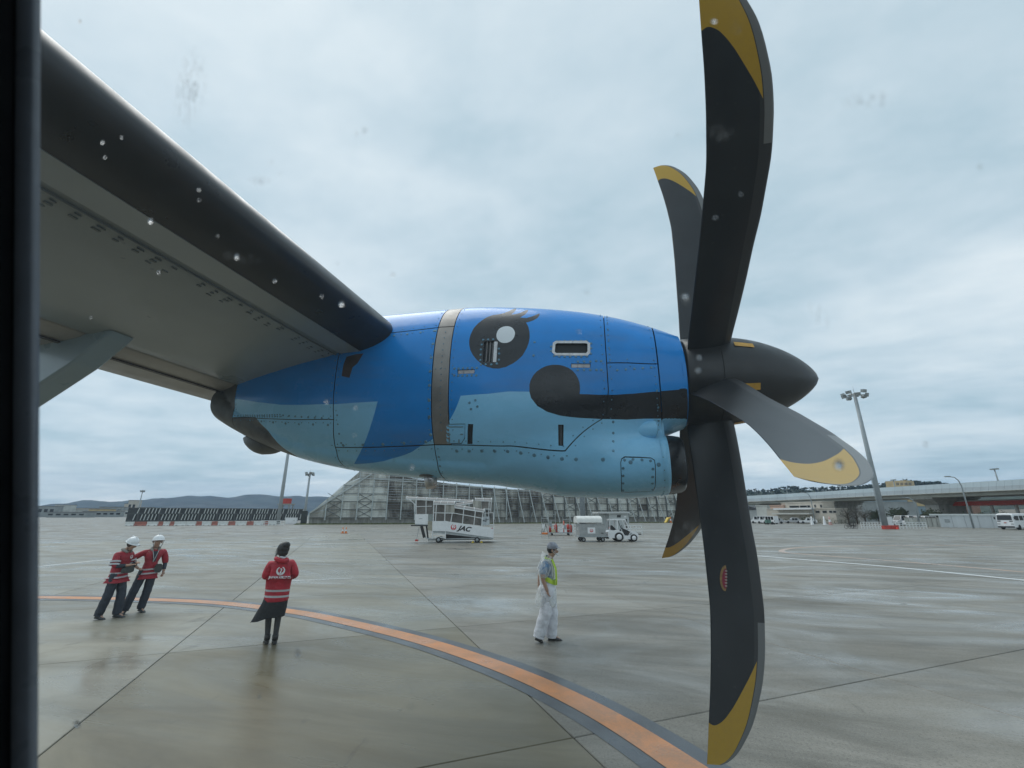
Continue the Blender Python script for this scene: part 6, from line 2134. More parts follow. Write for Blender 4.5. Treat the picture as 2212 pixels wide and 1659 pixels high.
# ================================================================== people
def skin_mesh(joints, bones, sub=2, name='skin'):
    """one continuous limb surface grown round joints {name: (x, y, z, rx, ry)}"""
    names = list(joints)
    me = bpy.data.meshes.new(name)
    me.from_pydata([joints[n][:3] for n in names], [(names.index(a), names.index(c)) for a, c in bones], [])
    o = bpy.data.objects.new(name, me)
    COL.objects.link(o)
    md = o.modifiers.new('skin', 'SKIN')
    md.use_smooth_shade = True
    md.branch_smoothing = .6
    for i, n in enumerate(names):
        r_ = joints[n][3:]
        sv = me.skin_vertices[0].data[i]
        sv.radius = (r_[0], r_[1] if len(r_) > 1 else r_[0])
        sv.use_root = (i == 0)
    ss = o.modifiers.new('sub', 'SUBSURF')
    ss.levels = ss.render_levels = sub
    dg = bpy.context.evaluated_depsgraph_get()
    out = bpy.data.meshes.new_from_object(o.evaluated_get(dg))
    bpy.data.objects.remove(o)
    out.name = name
    return out
def put(me, name, m, parent):
    me.materials.clear()
    me.materials.append(m)
    for p in me.polygons:
        p.use_smooth = True
    return link(name, me, parent)
SKIN = mat('skin_tone', (.40, .24, .17), .5, var=.06, scale=20)
def jacket_mat(name, col, bands):
    m = bpy.data.materials.new(name)
    m.use_nodes = True
    t = m.node_tree
    b = t.nodes['Principled BSDF']
    b.inputs['Roughness'].default_value = .6
    co = t.nodes.new('ShaderNodeTexCoord').outputs['Object']
    se = t.nodes.new('ShaderNodeSeparateXYZ')
    t.links.new(co, se.inputs[0])
    z = mth(t, 'ADD', se.outputs[2], mth(t, 'MULTIPLY', se.outputs[0], -.05))
    fac = None
    for a, c in bands:
        q = mth(t, 'MULTIPLY', mth(t, 'GREATER_THAN', z, a), mth(t, 'LESS_THAN', z, c))
        fac = q if fac is None else mth(t, 'MAXIMUM', fac, q)
    n = noise(t, co, 7, 4, .6)
    c0 = ramp(t, n, [(.3, tuple(x * .62 for x in col)), (.7, col)])
    if fac is not None:
        ax = mth(t, 'LESS_THAN', mth(t, 'ABSOLUTE', se.outputs[0]), .26)
        c0 = mix(t, mth(t, 'MULTIPLY', fac, ax), c0, (.46, .46, .48))
    t.links.new(c0, b.inputs['Base Color'])
    bn = t.nodes.new('ShaderNodeBump')
    bn.inputs['Strength'].default_value = .7
    bn.inputs['Distance'].default_value = .03
    t.links.new(noise(t, mapping(t, co, (1, 1, 1.8)), 11, 3, .5), bn.inputs['Height'])
    t.links.new(bn.outputs[0], b.inputs['Normal'])
    return m
def cloth(name, col, rough=.75):
    return jacket_mat(name, col, [])
# front of every figure is local -Y
def std():
    return {'pelvis': (0, 0, .93, .13, .10), 'waist': (0, 0, 1.08, .125, .09), 'chest': (0, 0, 1.27, .15, .10), 'collar': (0, .01, 1.41, .09, .075), 'neck': (0, 0, 1.47, .055), 'jaw': (0, -.03, 1.545, .080, .090), 'crown': (0, -.008, 1.635, .098, .112), 'top': (0, 0, 1.69, .075, .085),
            'nose': (0, -.115, 1.58, .014),
            'hipL': (-.09, 0, .88, .09), 'kneeL': (-.10, -.01, .49, .058), 'ankL': (-.10, .02, .09, .034), 'toeL': (-.11, -.14, .022, .020),
            'hipR': (.09, 0, .88, .09), 'kneeR': (.10, -.01, .49, .058), 'ankR': (.10, .02, .09, .034), 'toeR': (.11, -.14, .022, .020),
            'shL': (-.185, 0, 1.38, .06), 'elL': (-.24, .02, 1.11, .042), 'wrL': (-.24, -.05, .87, .03), 'haL': (-.24, -.06, .80, .036, .02),
            'shR': (.185, 0, 1.38, .06), 'elR': (.24, .02, 1.11, .042), 'wrR': (.24, -.05, .87, .03), 'haR': (.24, -.06, .80, .036, .02)}
BONES = [('pelvis', 'waist'), ('waist', 'chest'), ('chest', 'collar'), ('collar', 'neck'), ('neck', 'jaw'), ('jaw', 'crown'), ('crown', 'top'), ('jaw', 'nose')]
for s_ in 'LR':
    BONES += [('pelvis', 'hip' + s_), ('hip' + s_, 'knee' + s_), ('knee' + s_, 'ank' + s_), ('ank' + s_, 'toe' + s_), ('chest', 'sh' + s_), ('sh' + s_, 'el' + s_), ('el' + s_, 'wr' + s_), ('wr' + s_, 'ha' + s_)]
def body(J, root):
    J, bones = dict(J), list(BONES)
    for s_ in 'LR':                              # five fingers on each hand, curled a little
        w, h = Vector(J['wr' + s_][:3]), Vector(J['ha' + s_][:3])
        d = (h - w).normalized()
        side = d.cross(Vector((0, 0, 1)))
        side = side.normalized() if side.length > .2 else Vector((0, 1, 0))
        curl = d.cross(side).normalized() * (1 if d.cross(side).x * (1 if s_ == 'R' else -1) < 0 else -1)
        for q, (off, ln) in enumerate(((-.028, .062), (-.010, .074), (.009, .070), (.026, .055))):
            p1 = h + side * off + d * (ln * .55)
            p2 = p1 + (d * .7 + curl * .7).normalized() * ln * .55
            J['f%s%d' % (s_, q)] = (*p1, .0095)
            J['g%s%d' % (s_, q)] = (*p2, .0085)
            bones += [('ha' + s_, 'f%s%d' % (s_, q)), ('f%s%d' % (s_, q), 'g%s%d' % (s_, q))]
        th_ = w + d * .035 + side * -.04
        th2 = th_ + d * .04 + curl * .02
        J['t' + s_], J['u' + s_] = (*th_, .012), (*th2, .0095)
        bones += [('ha' + s_, 't' + s_), ('t' + s_, 'u' + s_)]
    o = put(skin_mesh(J, bones, 1, 'body'), 'body', SKIN, root)
    return o
def part_skin(J, names, bones, grow, name, m, root, sub=2, over=None):
    JJ = {}
    for n in names:
        v = J[n]
        r_ = v[3:] if len(v) > 4 else (v[3], v[3])
        JJ[n] = (*v[:3], r_[0] + grow, r_[1] + grow)
    if over:
        JJ.update(over)
    return put(skin_mesh(JJ, bones, sub, name), name, m, root)
def egg(b, c, r_, seg=16, m=0):
    n = 10
    vs = []
    for i in range(n + 1):
        a = math.pi * i / n
        for j in range(seg):
            t_ = 2 * math.pi * j / seg
            vs.append((c[0] + r_[0] * math.sin(a) * math.cos(t_), c[1] + r_[1] * math.sin(a) * math.sin(t_), c[2] + r_[2] * math.cos(a)))
    return b.add(vs, [(i * seg + j, (i + 1) * seg + j, (i + 1) * seg + (j + 1) % seg, i * seg + (j + 1) % seg) for i in range(n) for j in range(seg)], m, True)
def legs(J, root, name, m, r_hip, r_knee, r_ank, fold=.0, low=.0, seat=(.16, .125, .13)):
    """trousers or tights: two tapering legs and the seat, one mesh"""
    b = MB()
    pe = Vector(J['pelvis'][:3])
    for s_ in 'LR':
        h, k_, a = (Vector(J[n + s_][:3]) for n in ('hip', 'knee', 'ank'))
        pts = smooth3([h + (pe - h) * .25 + Vector((0, 0, .05)), h, h + (k_ - h) * .5, k_, k_ + (a - k_) * .45, a + Vector((0, 0, -low))])
        rs = np.interp(np.linspace(0, 1, len(pts)), [0, .2, .4, .6, .8, 1], [r_hip, r_hip, r_hip * .86, r_knee, (r_knee + r_ank) * .52, r_ank])
        rs = [r_ + fold * math.sin(i * 1.9 + (1 if s_ == 'L' else 0)) * (.4 + .6 * i / len(pts)) for i, r_ in enumerate(rs)]
        b.tube(pts, rs, 16)
    egg(b, pe + Vector((0, 0, -.01)), seat)
    return b.build(name, m, root, fix=False)
def smooth3(pts, it=2):
    for _ in range(it):
        o = [pts[0]]
        for p_, q in zip(pts, pts[1:]):
            o += [p_ * .75 + q * .25, p_ * .25 + q * .75]
        pts = o + [pts[-1]]
    return pts
def shoes(J, root, m):
    for s_ in 'LR':
        a, t_ = Vector(J['ank' + s_][:3]), Vector(J['toe' + s_][:3])
        fl = Vector((t_.x - a.x, t_.y - a.y, 0)).normalized()
        heel = a - fl * .055 + Vector((0, 0, -.045))
        d = (t_ + fl * .045) - heel
        sd = Vector((-fl.y, fl.x, 0))
        upv = sd.cross(d.normalized())
        if upv.z < 0: upv = -upv
        b = MB()
        n, vs = 9, []
        for i in range(n):
            q = i / (n - 1)
            w = [.030, .042, .044, .043, .045, .049, .049, .042, .018][i]
            hh = [.055, .095, .105, .098, .082, .066, .056, .045, .024][i]
            c = heel + d * q
            for j in range(12):
                t2 = 2 * math.pi * j / 12
                cy, cz = math.cos(t2), math.sin(t2)
                vs.append(c + sd * (w * cy) + upv * (hh * (.5 + .5 * cz) - .042))
        b.add(vs, [(i * 12 + j, i * 12 + (j + 1) % 12, (i + 1) * 12 + (j + 1) % 12, (i + 1) * 12 + j) for i in range(n - 1) for j in range(12)], 0, True)
        b.add(vs[:12], [tuple(range(12))]).add(vs[-12:], [tuple(range(12))])
        b.tube([a + Vector((0, 0, -.02)), a + Vector((0, 0, .07))], [.05, .052], 12)
        b.build('shoe', m, root)
def helmet(c, tilt, root, m):
    b = MB()
    prof = [(.125 * math.cos(a), .135 * math.sin(a)) for a in np.linspace(0, math.pi / 2, 9)]
    b.lathe([(z, r_) for r_, z in prof], seg=20)
    rim = MB()
    vs = []
    for i in range(20):
        a = 2 * math.pi * i / 20
        ex = .02 + .045 * max(0, -math.sin(a)) ** 2
        vs += [(math.cos(a) * .122, math.sin(a) * .122, .01), (math.cos(a) * (.125 + ex), math.sin(a) * (.125 + ex), -.012), (math.cos(a) * .122, math.sin(a) * .122, -.004)]
    b.add(vs, [(i * 3 + j, i * 3 + (j + 1) % 3, ((i + 1) % 20) * 3 + (j + 1) % 3, ((i + 1) % 20) * 3 + j) for i in range(20) for j in range(3)], 0, True)
    b.bar((0, -.05, .137), (0, .08, .128), .03, .012)
    o = b.build('hard_hat', m, root)
    o.location = c
    o.rotation_euler = tilt
    s_ = MB().tube([(-.118, -.01, -.01), (-.07, -.05, -.16), (0, -.06, -.185), (.07, -.05, -.16), (.118, -.01, -.01)], .006, 5).build('chin_strap', C_black, root)
    s_.location = c
    s_.rotation_euler = tilt
    return o
def face_bits(J, root, eyes=True):
    jaw, cr_ = Vector(J['jaw'][:3]), Vector(J['crown'][:3])
    up = (cr_ - jaw).normalized()
    fw = (Vector(J['nose'][:3]) - jaw)
    fw = (fw - up * fw.dot(up)).normalized()
    sd_ = fw.cross(up)
    mid = jaw + up * .055
    for s_ in (-1, 1):
        MB().lathe([(-.009, 0), (-.006, .009), (0, .011), (.006, .009), (.009, 0)], seg=8).build('eye', M_letter, root).location = mid + fw * .078 + sd_ * s_ * .032
        MB().bar(mid + fw * .086 + sd_ * s_ * .018 + up * .024, mid + fw * .078 + sd_ * s_ * .05 + up * .026, .008).build('eyebrow', M_letter, root)
        e = MB().lathe([(-.03, .0), (-.025, .012), (0, .016), (.028, .014), (.034, 0)], seg=8).build('ear', SKIN, root)
        e.location = mid + sd_ * s_ * .083 - fw * .01
    MB().bar(jaw + fw * .078 + sd_ * -.025 - up * .012, jaw + fw * .078 + sd_ * .025 - up * .012, .010, .008).build('mouth', mat('lip', (.30, .13, .11), .5, var=0), root)
def hair_cap(J, root, m, bun=False, short=False):
    cr_ = Vector(J['crown'][:3])
    b = MB()
    if short:
        egg(b, cr_ + Vector((0, .028, -.025)), (.088, .085, .095))
    else:
        egg(b, cr_ + Vector((0, .022, -.005)), (.108, .112, .118))
        egg(b, cr_ + Vector((0, .05, -.075)), (.092, .075, .075))
    if bun:
        egg(b, cr_ + Vector((-.03, .06, .055)), (.078, .075, .07))
        for q in range(7):
            b.tube([cr_ + Vector((.07, .06, .03 - .015 * q)), cr_ + Vector((.115, .05, .0 - .025 * q)), cr_ + Vector((.125 + .006 * (q % 3), .04, -.04 - .03 * q))], [.007, .004, .001], 4)
    return b.build('hair', m, root, fix=False)
def project(verts, bv, d, off):
    out = []
    for v in verts:
        h = bv.ray_cast(Vector(v), Vector(d))
        out.append((h[0] - Vector(d) * off) if h[0] else Vector(v) + Vector(d) * .1)
    return out
HAIR = mat('black_hair', (.012, .011, .011), .5, var=.3, scale=30)
SHOE = mat('dark_shoe', (.018, .016, .015), .45, var=.2, scale=10)
RED = (.50, .014, .034)

# ---- woman walking away, seen from behind
def facing(p, extra=0.0): return math.atan2(-p[0], p[1]) + extra   # front towards the eye
p = gnd(583, 1392)
w = thing('person', 'person in a red hooded jacket and black skirt seen from behind, emblem on the back', 'person', p, facing(p) + math.pi + R(3))
J = std()
J.update({'kneeL': (-.075, -.02, .50, .058), 'ankL': (-.07, .03, .09, .038), 'toeL': (-.075, -.13, .022, .020), 'kneeR': (.085, -.05, .50, .058), 'ankR': (.055, -.06, .09, .038), 'toeR': (.065, -.22, .022, .020), 'hipL': (-.08, 0, .88, .085), 'hipR': (.08, 0, .88, .085),
          'elL': (-.27, .05, 1.14, .042), 'wrL': (-.20, -.18, 1.10, .03), 'haL': (-.14, -.25, 1.13, .034, .02), 'elR': (.24, .03, 1.13, .042), 'wrR': (.17, -.19, 1.17, .03), 'haR': (.10, -.25, 1.18, .034, .02)})
body(J, w)
TIGHTS = mat('black_tights', (.035, .035, .036), .6, var=.2, scale=12)
legs(J, w, 'tights', TIGHTS, .085, .058, .036)
shoes(J, w, SHOE)
JM = jacket_mat('red_rain_jacket', RED, [(.79, .825), (.89, .925)])
jk = part_skin(J, ['pelvis', 'waist', 'chest', 'collar', 'shL', 'elL', 'wrL', 'shR', 'elR', 'wrR'], [('pelvis', 'waist'), ('waist', 'chest'), ('chest', 'collar'), ('chest', 'shL'), ('shL', 'elL'), ('elL', 'wrL'), ('chest', 'shR'), ('shR', 'elR'), ('elR', 'wrR'), ('pelvis', 'hem')], .035, 'jacket', JM, w,
    over={'hem': (0, 0, .70, .235, .185), 'pelvis': (0, 0, .93, .225, .18), 'waist': (0, 0, 1.08, .21, .165), 'chest': (0, .01, 1.27, .205, .16), 'elL': (-.27, .05, 1.14, .075, .075), 'elR': (.24, .03, 1.13, .075, .075), 'wrL': (-.20, -.18, 1.10, .055, .055), 'wrR': (.17, -.19, 1.17, .055, .055)})
HM = jacket_mat('red_hood', RED, [])
put(skin_mesh({'a': (-.10, .06, 1.45, .05, .045), 'b': (-.02, .14, 1.40, .075, .05), 'c': (.07, .135, 1.44, .06, .045), 'd': (.115, .04, 1.47, .045, .04)}, [('a', 'b'), ('b', 'c'), ('c', 'd')], 2), 'hood', HM, w)
put(skin_mesh({'a': (-.08, .02, 1.475, .035, .03), 'b': (-.03, .085, 1.46, .04, .025), 'c': (.05, .075, 1.49, .035, .025)}, [('a', 'b'), ('b', 'c')], 2), 'white_lining', mat('white_lining', (.6, .6, .62), .7, var=.05), w)
hair_cap(J, w, HAIR, bun=True)
# wind-blown skirt
b = MB()
n = 28
vs = []
for i in range(n):
    a = 2 * math.pi * i / n
    c, s_ = math.cos(a), math.sin(a)
    fl_ = max(0, c) ** 2
    for (z, r_, ry, k_) in ((.86, .185, .14, 0), (.70, .20, .155, .03), (.58, .195, .15, .10), (.50, .18, .145, .19)):
        vs.append((c * r_ + fl_ * k_, s_ * ry + fl_ * k_ * .5, z - (.04 + fl_ * k_ * .28 if z < .56 else fl_ * k_ * .15) + .008 * math.sin(a * 7)))
b.add(vs, [(i * 4 + j, i * 4 + j + 1, ((i + 1) % n) * 4 + j + 1, ((i + 1) % n) * 4 + j) for i in range(n) for j in range(3)], 0, True)
b.build('skirt', mat('black_skirt', (.016, .016, .018), .8, var=.2, scale=15), w)
bv = BVHTree.FromPolygons([v.co for v in jk.data.vertices], [tuple(p_.vertices) for p_ in jk.data.polygons])
dmb = MB()
for poly, m, off in crane_polys(0, 1, .075):
    q = project([(-x, .6, 1.245 + z) for x, z in poly], bv, (0, -1, 0), .006 + off * .8)
    dmb.add(q, [tuple(range(len(q)))], m)
vs, fs = text_mesh('JAPAN AIRLINES', .052, .2, .002)
q = project([(-(v.x), .6, 1.135 + v.y + v.x * -.05) for v in vs], bv, (0, -1, 0), .007)
dmb.add(q, fs, 0)
dmb.build('back_print', [M_logo_white, HM], w, fix=False)

# ---- two men in red jackets and hard hats on the left
HAT = mat('white_hard_hat', (.72, .74, .75), .3, var=.03, coat=.3)
TROU = cloth('navy_trousers', (.022, .032, .050))
BOOT = mat('work_boot', (.03, .035, .04), .6, var=.2, scale=10)
def red_man(p, rz, lean, J, label, bands, hx=(0, 0, 0)):
    m_ = thing('person', label, 'person', p, rz)
    m_.rotation_euler = (0, 0, rz)
    body(J, m_)
    legs(J, m_, 'trousers', TROU, .112, .090, .080, .005, .02)
    shoes(J, m_, BOOT)
    P_ = lambda n, a, c: (*J[n][:3], a, c)
    hem = Vector(J['pelvis'][:3]) + Vector((0, 0, -.08))
    jk_ = part_skin(J, ['pelvis', 'waist', 'chest', 'collar', 'shL', 'elL', 'shR', 'elR'], [('pelvis', 'waist'), ('waist', 'chest'), ('chest', 'collar'), ('chest', 'shL'), ('shL', 'elL'), ('elL', 'cuL'), ('chest', 'shR'), ('shR', 'elR'), ('elR', 'cuR'), ('pelvis', 'hem')], .03, 'jacket', jacket_mat('red_work_jacket', (.38, .014, .030), bands), m_,
        over={'hem': (*hem, .195, .16), 'pelvis': P_('pelvis', .195, .155), 'waist': P_('waist', .19, .15), 'chest': P_('chest', .195, .15), 'elL': P_('elL', .072, .072), 'elR': P_('elR', .072, .072),
              'cuL': (*(Vector(J['elL'][:3]) * .75 + Vector(J['wrL'][:3]) * .25), .06, .06), 'cuR': (*(Vector(J['elR'][:3]) * .75 + Vector(J['wrR'][:3]) * .25), .06, .06)})
    for s_ in 'LR':
        a, c = Vector(J['el' + s_][:3]), Vector(J['wr' + s_][:3])
        put(skin_mesh({'a': (*a, .052), 'c': (*(a * .08 + c * .92), .042)}, [('a', 'c')], 2), 'sleeve', TROU, m_)
    co = Vector(J['collar'][:3])
    put(skin_mesh({'a': (*(co + Vector((-.09, .0, .05))), .035), 'b': (*(co + Vector((0, .09, .05))), .045, .035), 'c': (*(co + Vector((.09, .0, .05))), .035), 'd': (*(co + Vector((.06, -.10, -.02))), .028), 'e': (*(co + Vector((-.06, -.10, -.02))), .028)}, [('a', 'b'), ('b', 'c'), ('c', 'd'), ('a', 'e')], 2), 'collar', mat('grey_lining', (.26, .25, .23), .8, var=.1), m_)
    return m_, jk_
def lean_all(J, lx, ly, z0=.0):
    return {k_: (v[0] + lx * v[2], v[1] + ly * v[2], *v[2:]) for k_, v in J.items()}
p = gnd(236, 1336)
rz = facing(p, R(52))
J = std()
J.update({'hipL': (-.09, 0, .88, .09), 'kneeL': (-.10, .06, .49, .06), 'ankL': (-.10, .18, .10, .034), 'toeL': (-.11, .04, .022, .020), 'kneeR': (.10, -.08, .49, .06), 'ankR': (.10, -.06, .09, .034), 'toeR': (.11, -.22, .022, .020),
          'chest': (0, -.02, 1.27, .15, .11), 'collar': (0, -.06, 1.42, .09, .08), 'neck': (0, -.10, 1.47, .057), 'jaw': (0, -.17, 1.53, .068, .078), 'crown': (0, -.175, 1.625, .086, .092), 'top': (0, -.17, 1.68, .05, .055), 'nose': (0, -.275, 1.53, .014),
          'shL': (-.19, -.03, 1.38, .062), 'elL': (-.25, -.06, 1.12, .045), 'wrL': (-.13, -.27, 1.13, .033), 'haL': (-.07, -.33, 1.14, .036, .022), 'shR': (.19, -.03, 1.38, .062), 'elR': (.25, -.06, 1.12, .045), 'wrR': (.14, -.27, 1.16, .033), 'haR': (.07, -.33, 1.17, .036, .022)})
J = {k_: (v[0], v[1] + .03 * v[2], *v[2:]) for k_, v in J.items()}
m1, jk1 = red_man(p, rz, 0, J, 'person in a hard hat and red jacket looking down with a bag at the waist', [(.86, .895), (.95, .985)])
cr_ = Vector(J['crown'][:3])
helmet(cr_ + Vector((0, .012, -.005)), (R(22), 0, 0), m1, HAT)
face_bits(J, m1)
hair_cap(J, m1, HAIR, short=True)
pw = Vector(J['waist'][:3])
bag = MB()
sec = smooth_line([(-.12, -.07), (.12, -.07), (.13, 0), (.11, .075), (-.11, .075), (-.13, 0)], True, 2)
bag.prism([(x, z) for x, z in sec], -.05, .05)
o = bag.build('waist_bag', mat('dark_bag', (.045, .05, .048), .6, var=.2, scale=10), None)
o.parent = None
o.matrix_world = Matrix.Translation(Vector(p)) @ Matrix.Rotation(rz, 4, 'Z') @ Matrix.Translation(pw + Vector((-.06, -.235, -.05)))
tag(o, 'dark grey waist bag worn by the person looking down', 'bag')
bv = BVHTree.FromPolygons([v.co for v in jk1.data.vertices], [tuple(p_.vertices) for p_ in jk1.data.polygons])
dmb = MB()
for poly, m, off in crane_polys(0, 1, .045):
    q = project([(.085 + x, -.8, 1.30 + z) for x, z in poly], bv, (0, 1, 0), .006 + off * .8)
    dmb.add(q, [tuple(range(len(q)))], m)
dmb.build('chest_print', [M_logo_white, HM], m1, fix=False)
for s_ in 'LR':
    a, c = Vector(J['sh' + s_][:3]), Vector(J['el' + s_][:3])
    for t_ in (.62, .85):
        q = a + (c - a) * t_
        d = (c - a).normalized() * .018
        MB().tube([q - d, q + d], .098, 14, cap=False).build('sleeve_band', mat('reflective_tape', (.46, .46, .48), .4, var=.08), m1)
p = gnd(291, 1324)
rz = facing(p, R(8))
J = std()
J.update({'kneeL': (-.16, -.02, .49, .062), 'ankL': (-.21, .02, .10, .034), 'toeL': (-.25, -.11, .022, .020), 'kneeR': (.10, -.02, .49, .062), 'ankR': (.09, .04, .10, .034), 'toeR': (.15, -.10, .022, .020),
          'elL': (-.42, .06, 1.19, .045), 'wrL': (-.25, -.06, 1.02, .033), 'haL': (-.19, -.11, .98, .036, .022), 'elR': (.29, .03, 1.12, .045), 'wrR': (.30, -.05, .90, .033), 'haR': (.29, -.08, .83, .036, .022), 'shL': (-.19, 0, 1.38, .062), 'shR': (.19, 0, 1.38, .062)})
J = {k_: (v[0] + .09 * v[2], v[1], *v[2:]) for k_, v in J.items()}
m2, jk2 = red_man(p, rz, 0, J, 'person in a hard hat and open red jacket with one hand on the hip', [(.86, .895), (.95, .985)])
helmet(Vector(J['crown'][:3]) + Vector((0, .0, .0)), (R(-6), 0, 0), m2, HAT)
face_bits(J, m2)
ch, wa, pe = Vector(J['chest'][:3]), Vector(J['waist'][:3]), Vector(J['pelvis'][:3])
b = MB().add([ch + Vector((-.06, -.205, .12)), ch + Vector((.06, -.205, .12)), ch + Vector((.035, -.215, -.12)), ch + Vector((-.02, -.215, -.12)), ch + Vector((-.05, -.18, .12)), ch + Vector((.05, -.18, .12)), ch + Vector((.03, -.19, -.12)), ch + Vector((-.02, -.19, -.12))], [(0, 1, 2, 3), (4, 7, 6, 5), (0, 4, 5, 1), (1, 5, 6, 2), (2, 6, 7, 3), (3, 7, 4, 0)])
b.build('dark_shirt', TROU, m2)
MB().tube([ch + Vector((-.06, -.20, .14)), ch + Vector((-.01, -.228, -.05)), wa + Vector((.0, -.232, .06))], .007, 5).tube([ch + Vector((.06, -.20, .14)), ch + Vector((.01, -.228, -.05)), wa + Vector((.0, -.232, .06))], .007, 5).build('lanyard', mat('pale_strap', (.4, .4, .4), .6, var=0), m2)
b = MB().prism(smooth_line([(-.07, -.10), (.07, -.10), (.08, .10), (-.08, .10)], True, 1), -.035, .035)
o = b.build('shoulder_bag', mat('dark_bag', (.045, .05, .048), .6), None)
o.matrix_world = Matrix.Translation(Vector(p)) @ Matrix.Rotation(rz, 4, 'Z') @ Matrix.Translation(wa + Vector((.14, -.215, -.09)))
tag(o, 'dark bag hanging at the front of the person with a hand on the hip', 'bag')

# ---- man in a clear raincoat walking right
p = gnd(1186, 1386)
rz = facing(p, R(90))
m3 = thing('person', 'person in a clear raincoat and white trousers with a face mask and cap walking right', 'person', p, rz)
J = std()
J.update({'hipL': (-.09, 0, .88, .09), 'kneeL': (-.09, .05, .50, .062), 'ankL': (-.09, .19, .13, .034), 'toeL': (-.09, .14, .02, .036), 'kneeR': (.09, -.07, .49, .062), 'ankR': (.09, -.04, .09, .034), 'toeR': (.09, -.21, .022, .020),
          'chest': (0, .0, 1.27, .15, .11), 'collar': (0, -.03, 1.42, .09, .08), 'neck': (0, -.07, 1.48, .057), 'jaw': (0, -.125, 1.54, .068, .076), 'crown': (0, -.11, 1.635, .084, .092), 'top': (0, -.10, 1.69, .05, .055), 'nose': (0, -.225, 1.57, .013),
          'shR': (.185, .03, 1.38, .064), 'elR': (.23, .15, 1.13, .045), 'wrR': (.22, .17, .91, .033), 'haR': (.21, .18, .845, .036, .02), 'shL': (-.185, .03, 1.38, .064), 'elL': (-.23, .10, 1.12, .045), 'wrL': (-.22, .02, .91, .033), 'haL': (-.21, .0, .845, .036, .02)})
# walking right: local -Y points right in the view, so his far side is +X or -X alike
body(J, m3)
WHT = cloth('white_trousers', (.80, .81, .86))
legs(J, m3, 'trousers', WHT, .132, .114, .102, .007, .04, (.19, .155, .19))
shoes(J, m3, mat('brown_black_boot', (.028, .024, .022), .6, var=.2, scale=10))
BLUE = cloth('blue_shirt', (.03, .19, .42))
part_skin(J, ['waist', 'chest', 'collar', 'shL', 'shR', 'pelvis'], [('pelvis', 'waist'), ('waist', 'chest'), ('chest', 'collar'), ('chest', 'shL'), ('shL', 'slL'), ('chest', 'shR'), ('shR', 'slR'), ('collar', 'nk')], .022, 'shirt', BLUE, m3,
    over={'slL': (-.225, .11, 1.16, .075, .075), 'slR': (.225, .14, 1.16, .075, .075), 'nk': (0, -.06, 1.46, .075, .075)})
VEST = mat('hi_vis_yellow', (.52, .72, .05), .5, var=.06)
b = MB()
for s_ in (-1, 1):
    pts = [(s_ * .09, .05, 1.455), (s_ * .12, -.10, 1.42), (s_ * .13, -.165, 1.25), (s_ * .13, -.17, 1.08), (s_ * .10, -.165, .98)]
    b.tube(pts, [.012] * 5, 4)
    vs = []
    for q in pts:
        vs += [(q[0] - s_ * .035, q[1] - .012, q[2]), (q[0] + s_ * .05, q[1] + .02, q[2])]
    b.add(vs, [(2 * i, 2 * i + 1, 2 * i + 3, 2 * i + 2) for i in range(4)], 0)
b.build('hi_vis_strap', VEST, m3)
sec = [(math.cos(a) * .175, .0 + math.sin(a) * .15) for a in np.linspace(0, 2 * math.pi, 25)[:-1]]
vs = []
for z, dz in ((.0, 0), (.09, 0)):
    vs += [(x, y - .005, 1.03 + z + (y) * .45) for x, y in sec]
MB().add(vs, [(i, (i + 1) % 24, 24 + (i + 1) % 24, 24 + i) for i in range(24)], 0, True).build('hi_vis_belt', VEST, m3)
MB().box((.13, -.04, .86), (.19, .07, 1.02)).build('holster', C_black, m3)
# cap, mask, hair
hair_cap(J, m3, HAIR, short=True)
c = Vector(J['crown'][:3])
cap = MB()
prof = [(.110 * math.cos(a), .095 * math.sin(a)) for a in np.linspace(0, math.pi / 2, 8)]
cap.lathe([(-.03, .102)] + [(z, r_) for r_, z in prof], seg=18)
vs = []
for i in range(9):
    a = math.pi * (1.18 + .64 * i / 8)
    vs += [(math.cos(a) * .10, math.sin(a) * .10, .012), (math.cos(a) * .115, math.sin(a) * .19, -.012)]
cap.add(vs, [(2 * i, 2 * i + 1, 2 * i + 3, 2 * i + 2) for i in range(8)], 0)
o = cap.build('cap', mat('grey_blue_cap', (.30, .32, .37), .5, var=.3, scale=14), m3)
o.location = c + Vector((0, .005, .012))
o.rotation_euler = (R(4), 0, 0)
put(skin_mesh({'a': (0, -.195, 1.535, .058, .058), 'b': (0, -.175, 1.495, .05, .045)}, [('a', 'b')], 2), 'face_mask', mat('white_mask', (.70, .72, .72), .7, var=.03), m3)
for s_ in (-1, 1):
    MB().bar((s_ * .045, -.17, 1.55), (s_ * .085, -.11, 1.59), .005).bar((s_ * .045, -.165, 1.51), (s_ * .085, -.11, 1.57), .005).build('mask_loop', M_logo_white, m3)
    e = MB().lathe([(-.03, .0), (-.025, .012), (0, .016), (.028, .014), (.034, 0)], seg=8).build('ear', SKIN, m3)
    e.location = (s_ * .083, -.10, 1.58)
# clear raincoat: thin milky film
rm = bpy.data.materials.new('clear_raincoat')
rm.use_nodes = True
t = rm.node_tree
t.nodes.clear()
df = nd(t, 'ShaderNodeBsdfPrincipled', Roughness=.25)
df.inputs['Base Color'].default_value = (.85, .87, .86, 1)
tr_ = nd(t, 'ShaderNodeBsdfTransparent')
tr_.inputs[0].default_value = (.97, .98, .98, 1)
mx = nd(t, 'ShaderNodeMixShader')
co = t.nodes.new('ShaderNodeTexCoord').outputs['Object']
lw = nd(t, 'ShaderNodeLayerWeight', Blend=.35)
fac = mth(t, 'ADD', mth(t, 'MULTIPLY', lw.outputs['Facing'], .55), ramp(t, noise(t, mapping(t, co, (1, 1, .5)), 9, 4, .6, .8), [(.42, .09), (.64, .55)]), clamp=True)
t.links.new(fac, mx.inputs[0])
t.links.new(tr_.outputs[0], mx.inputs[1])
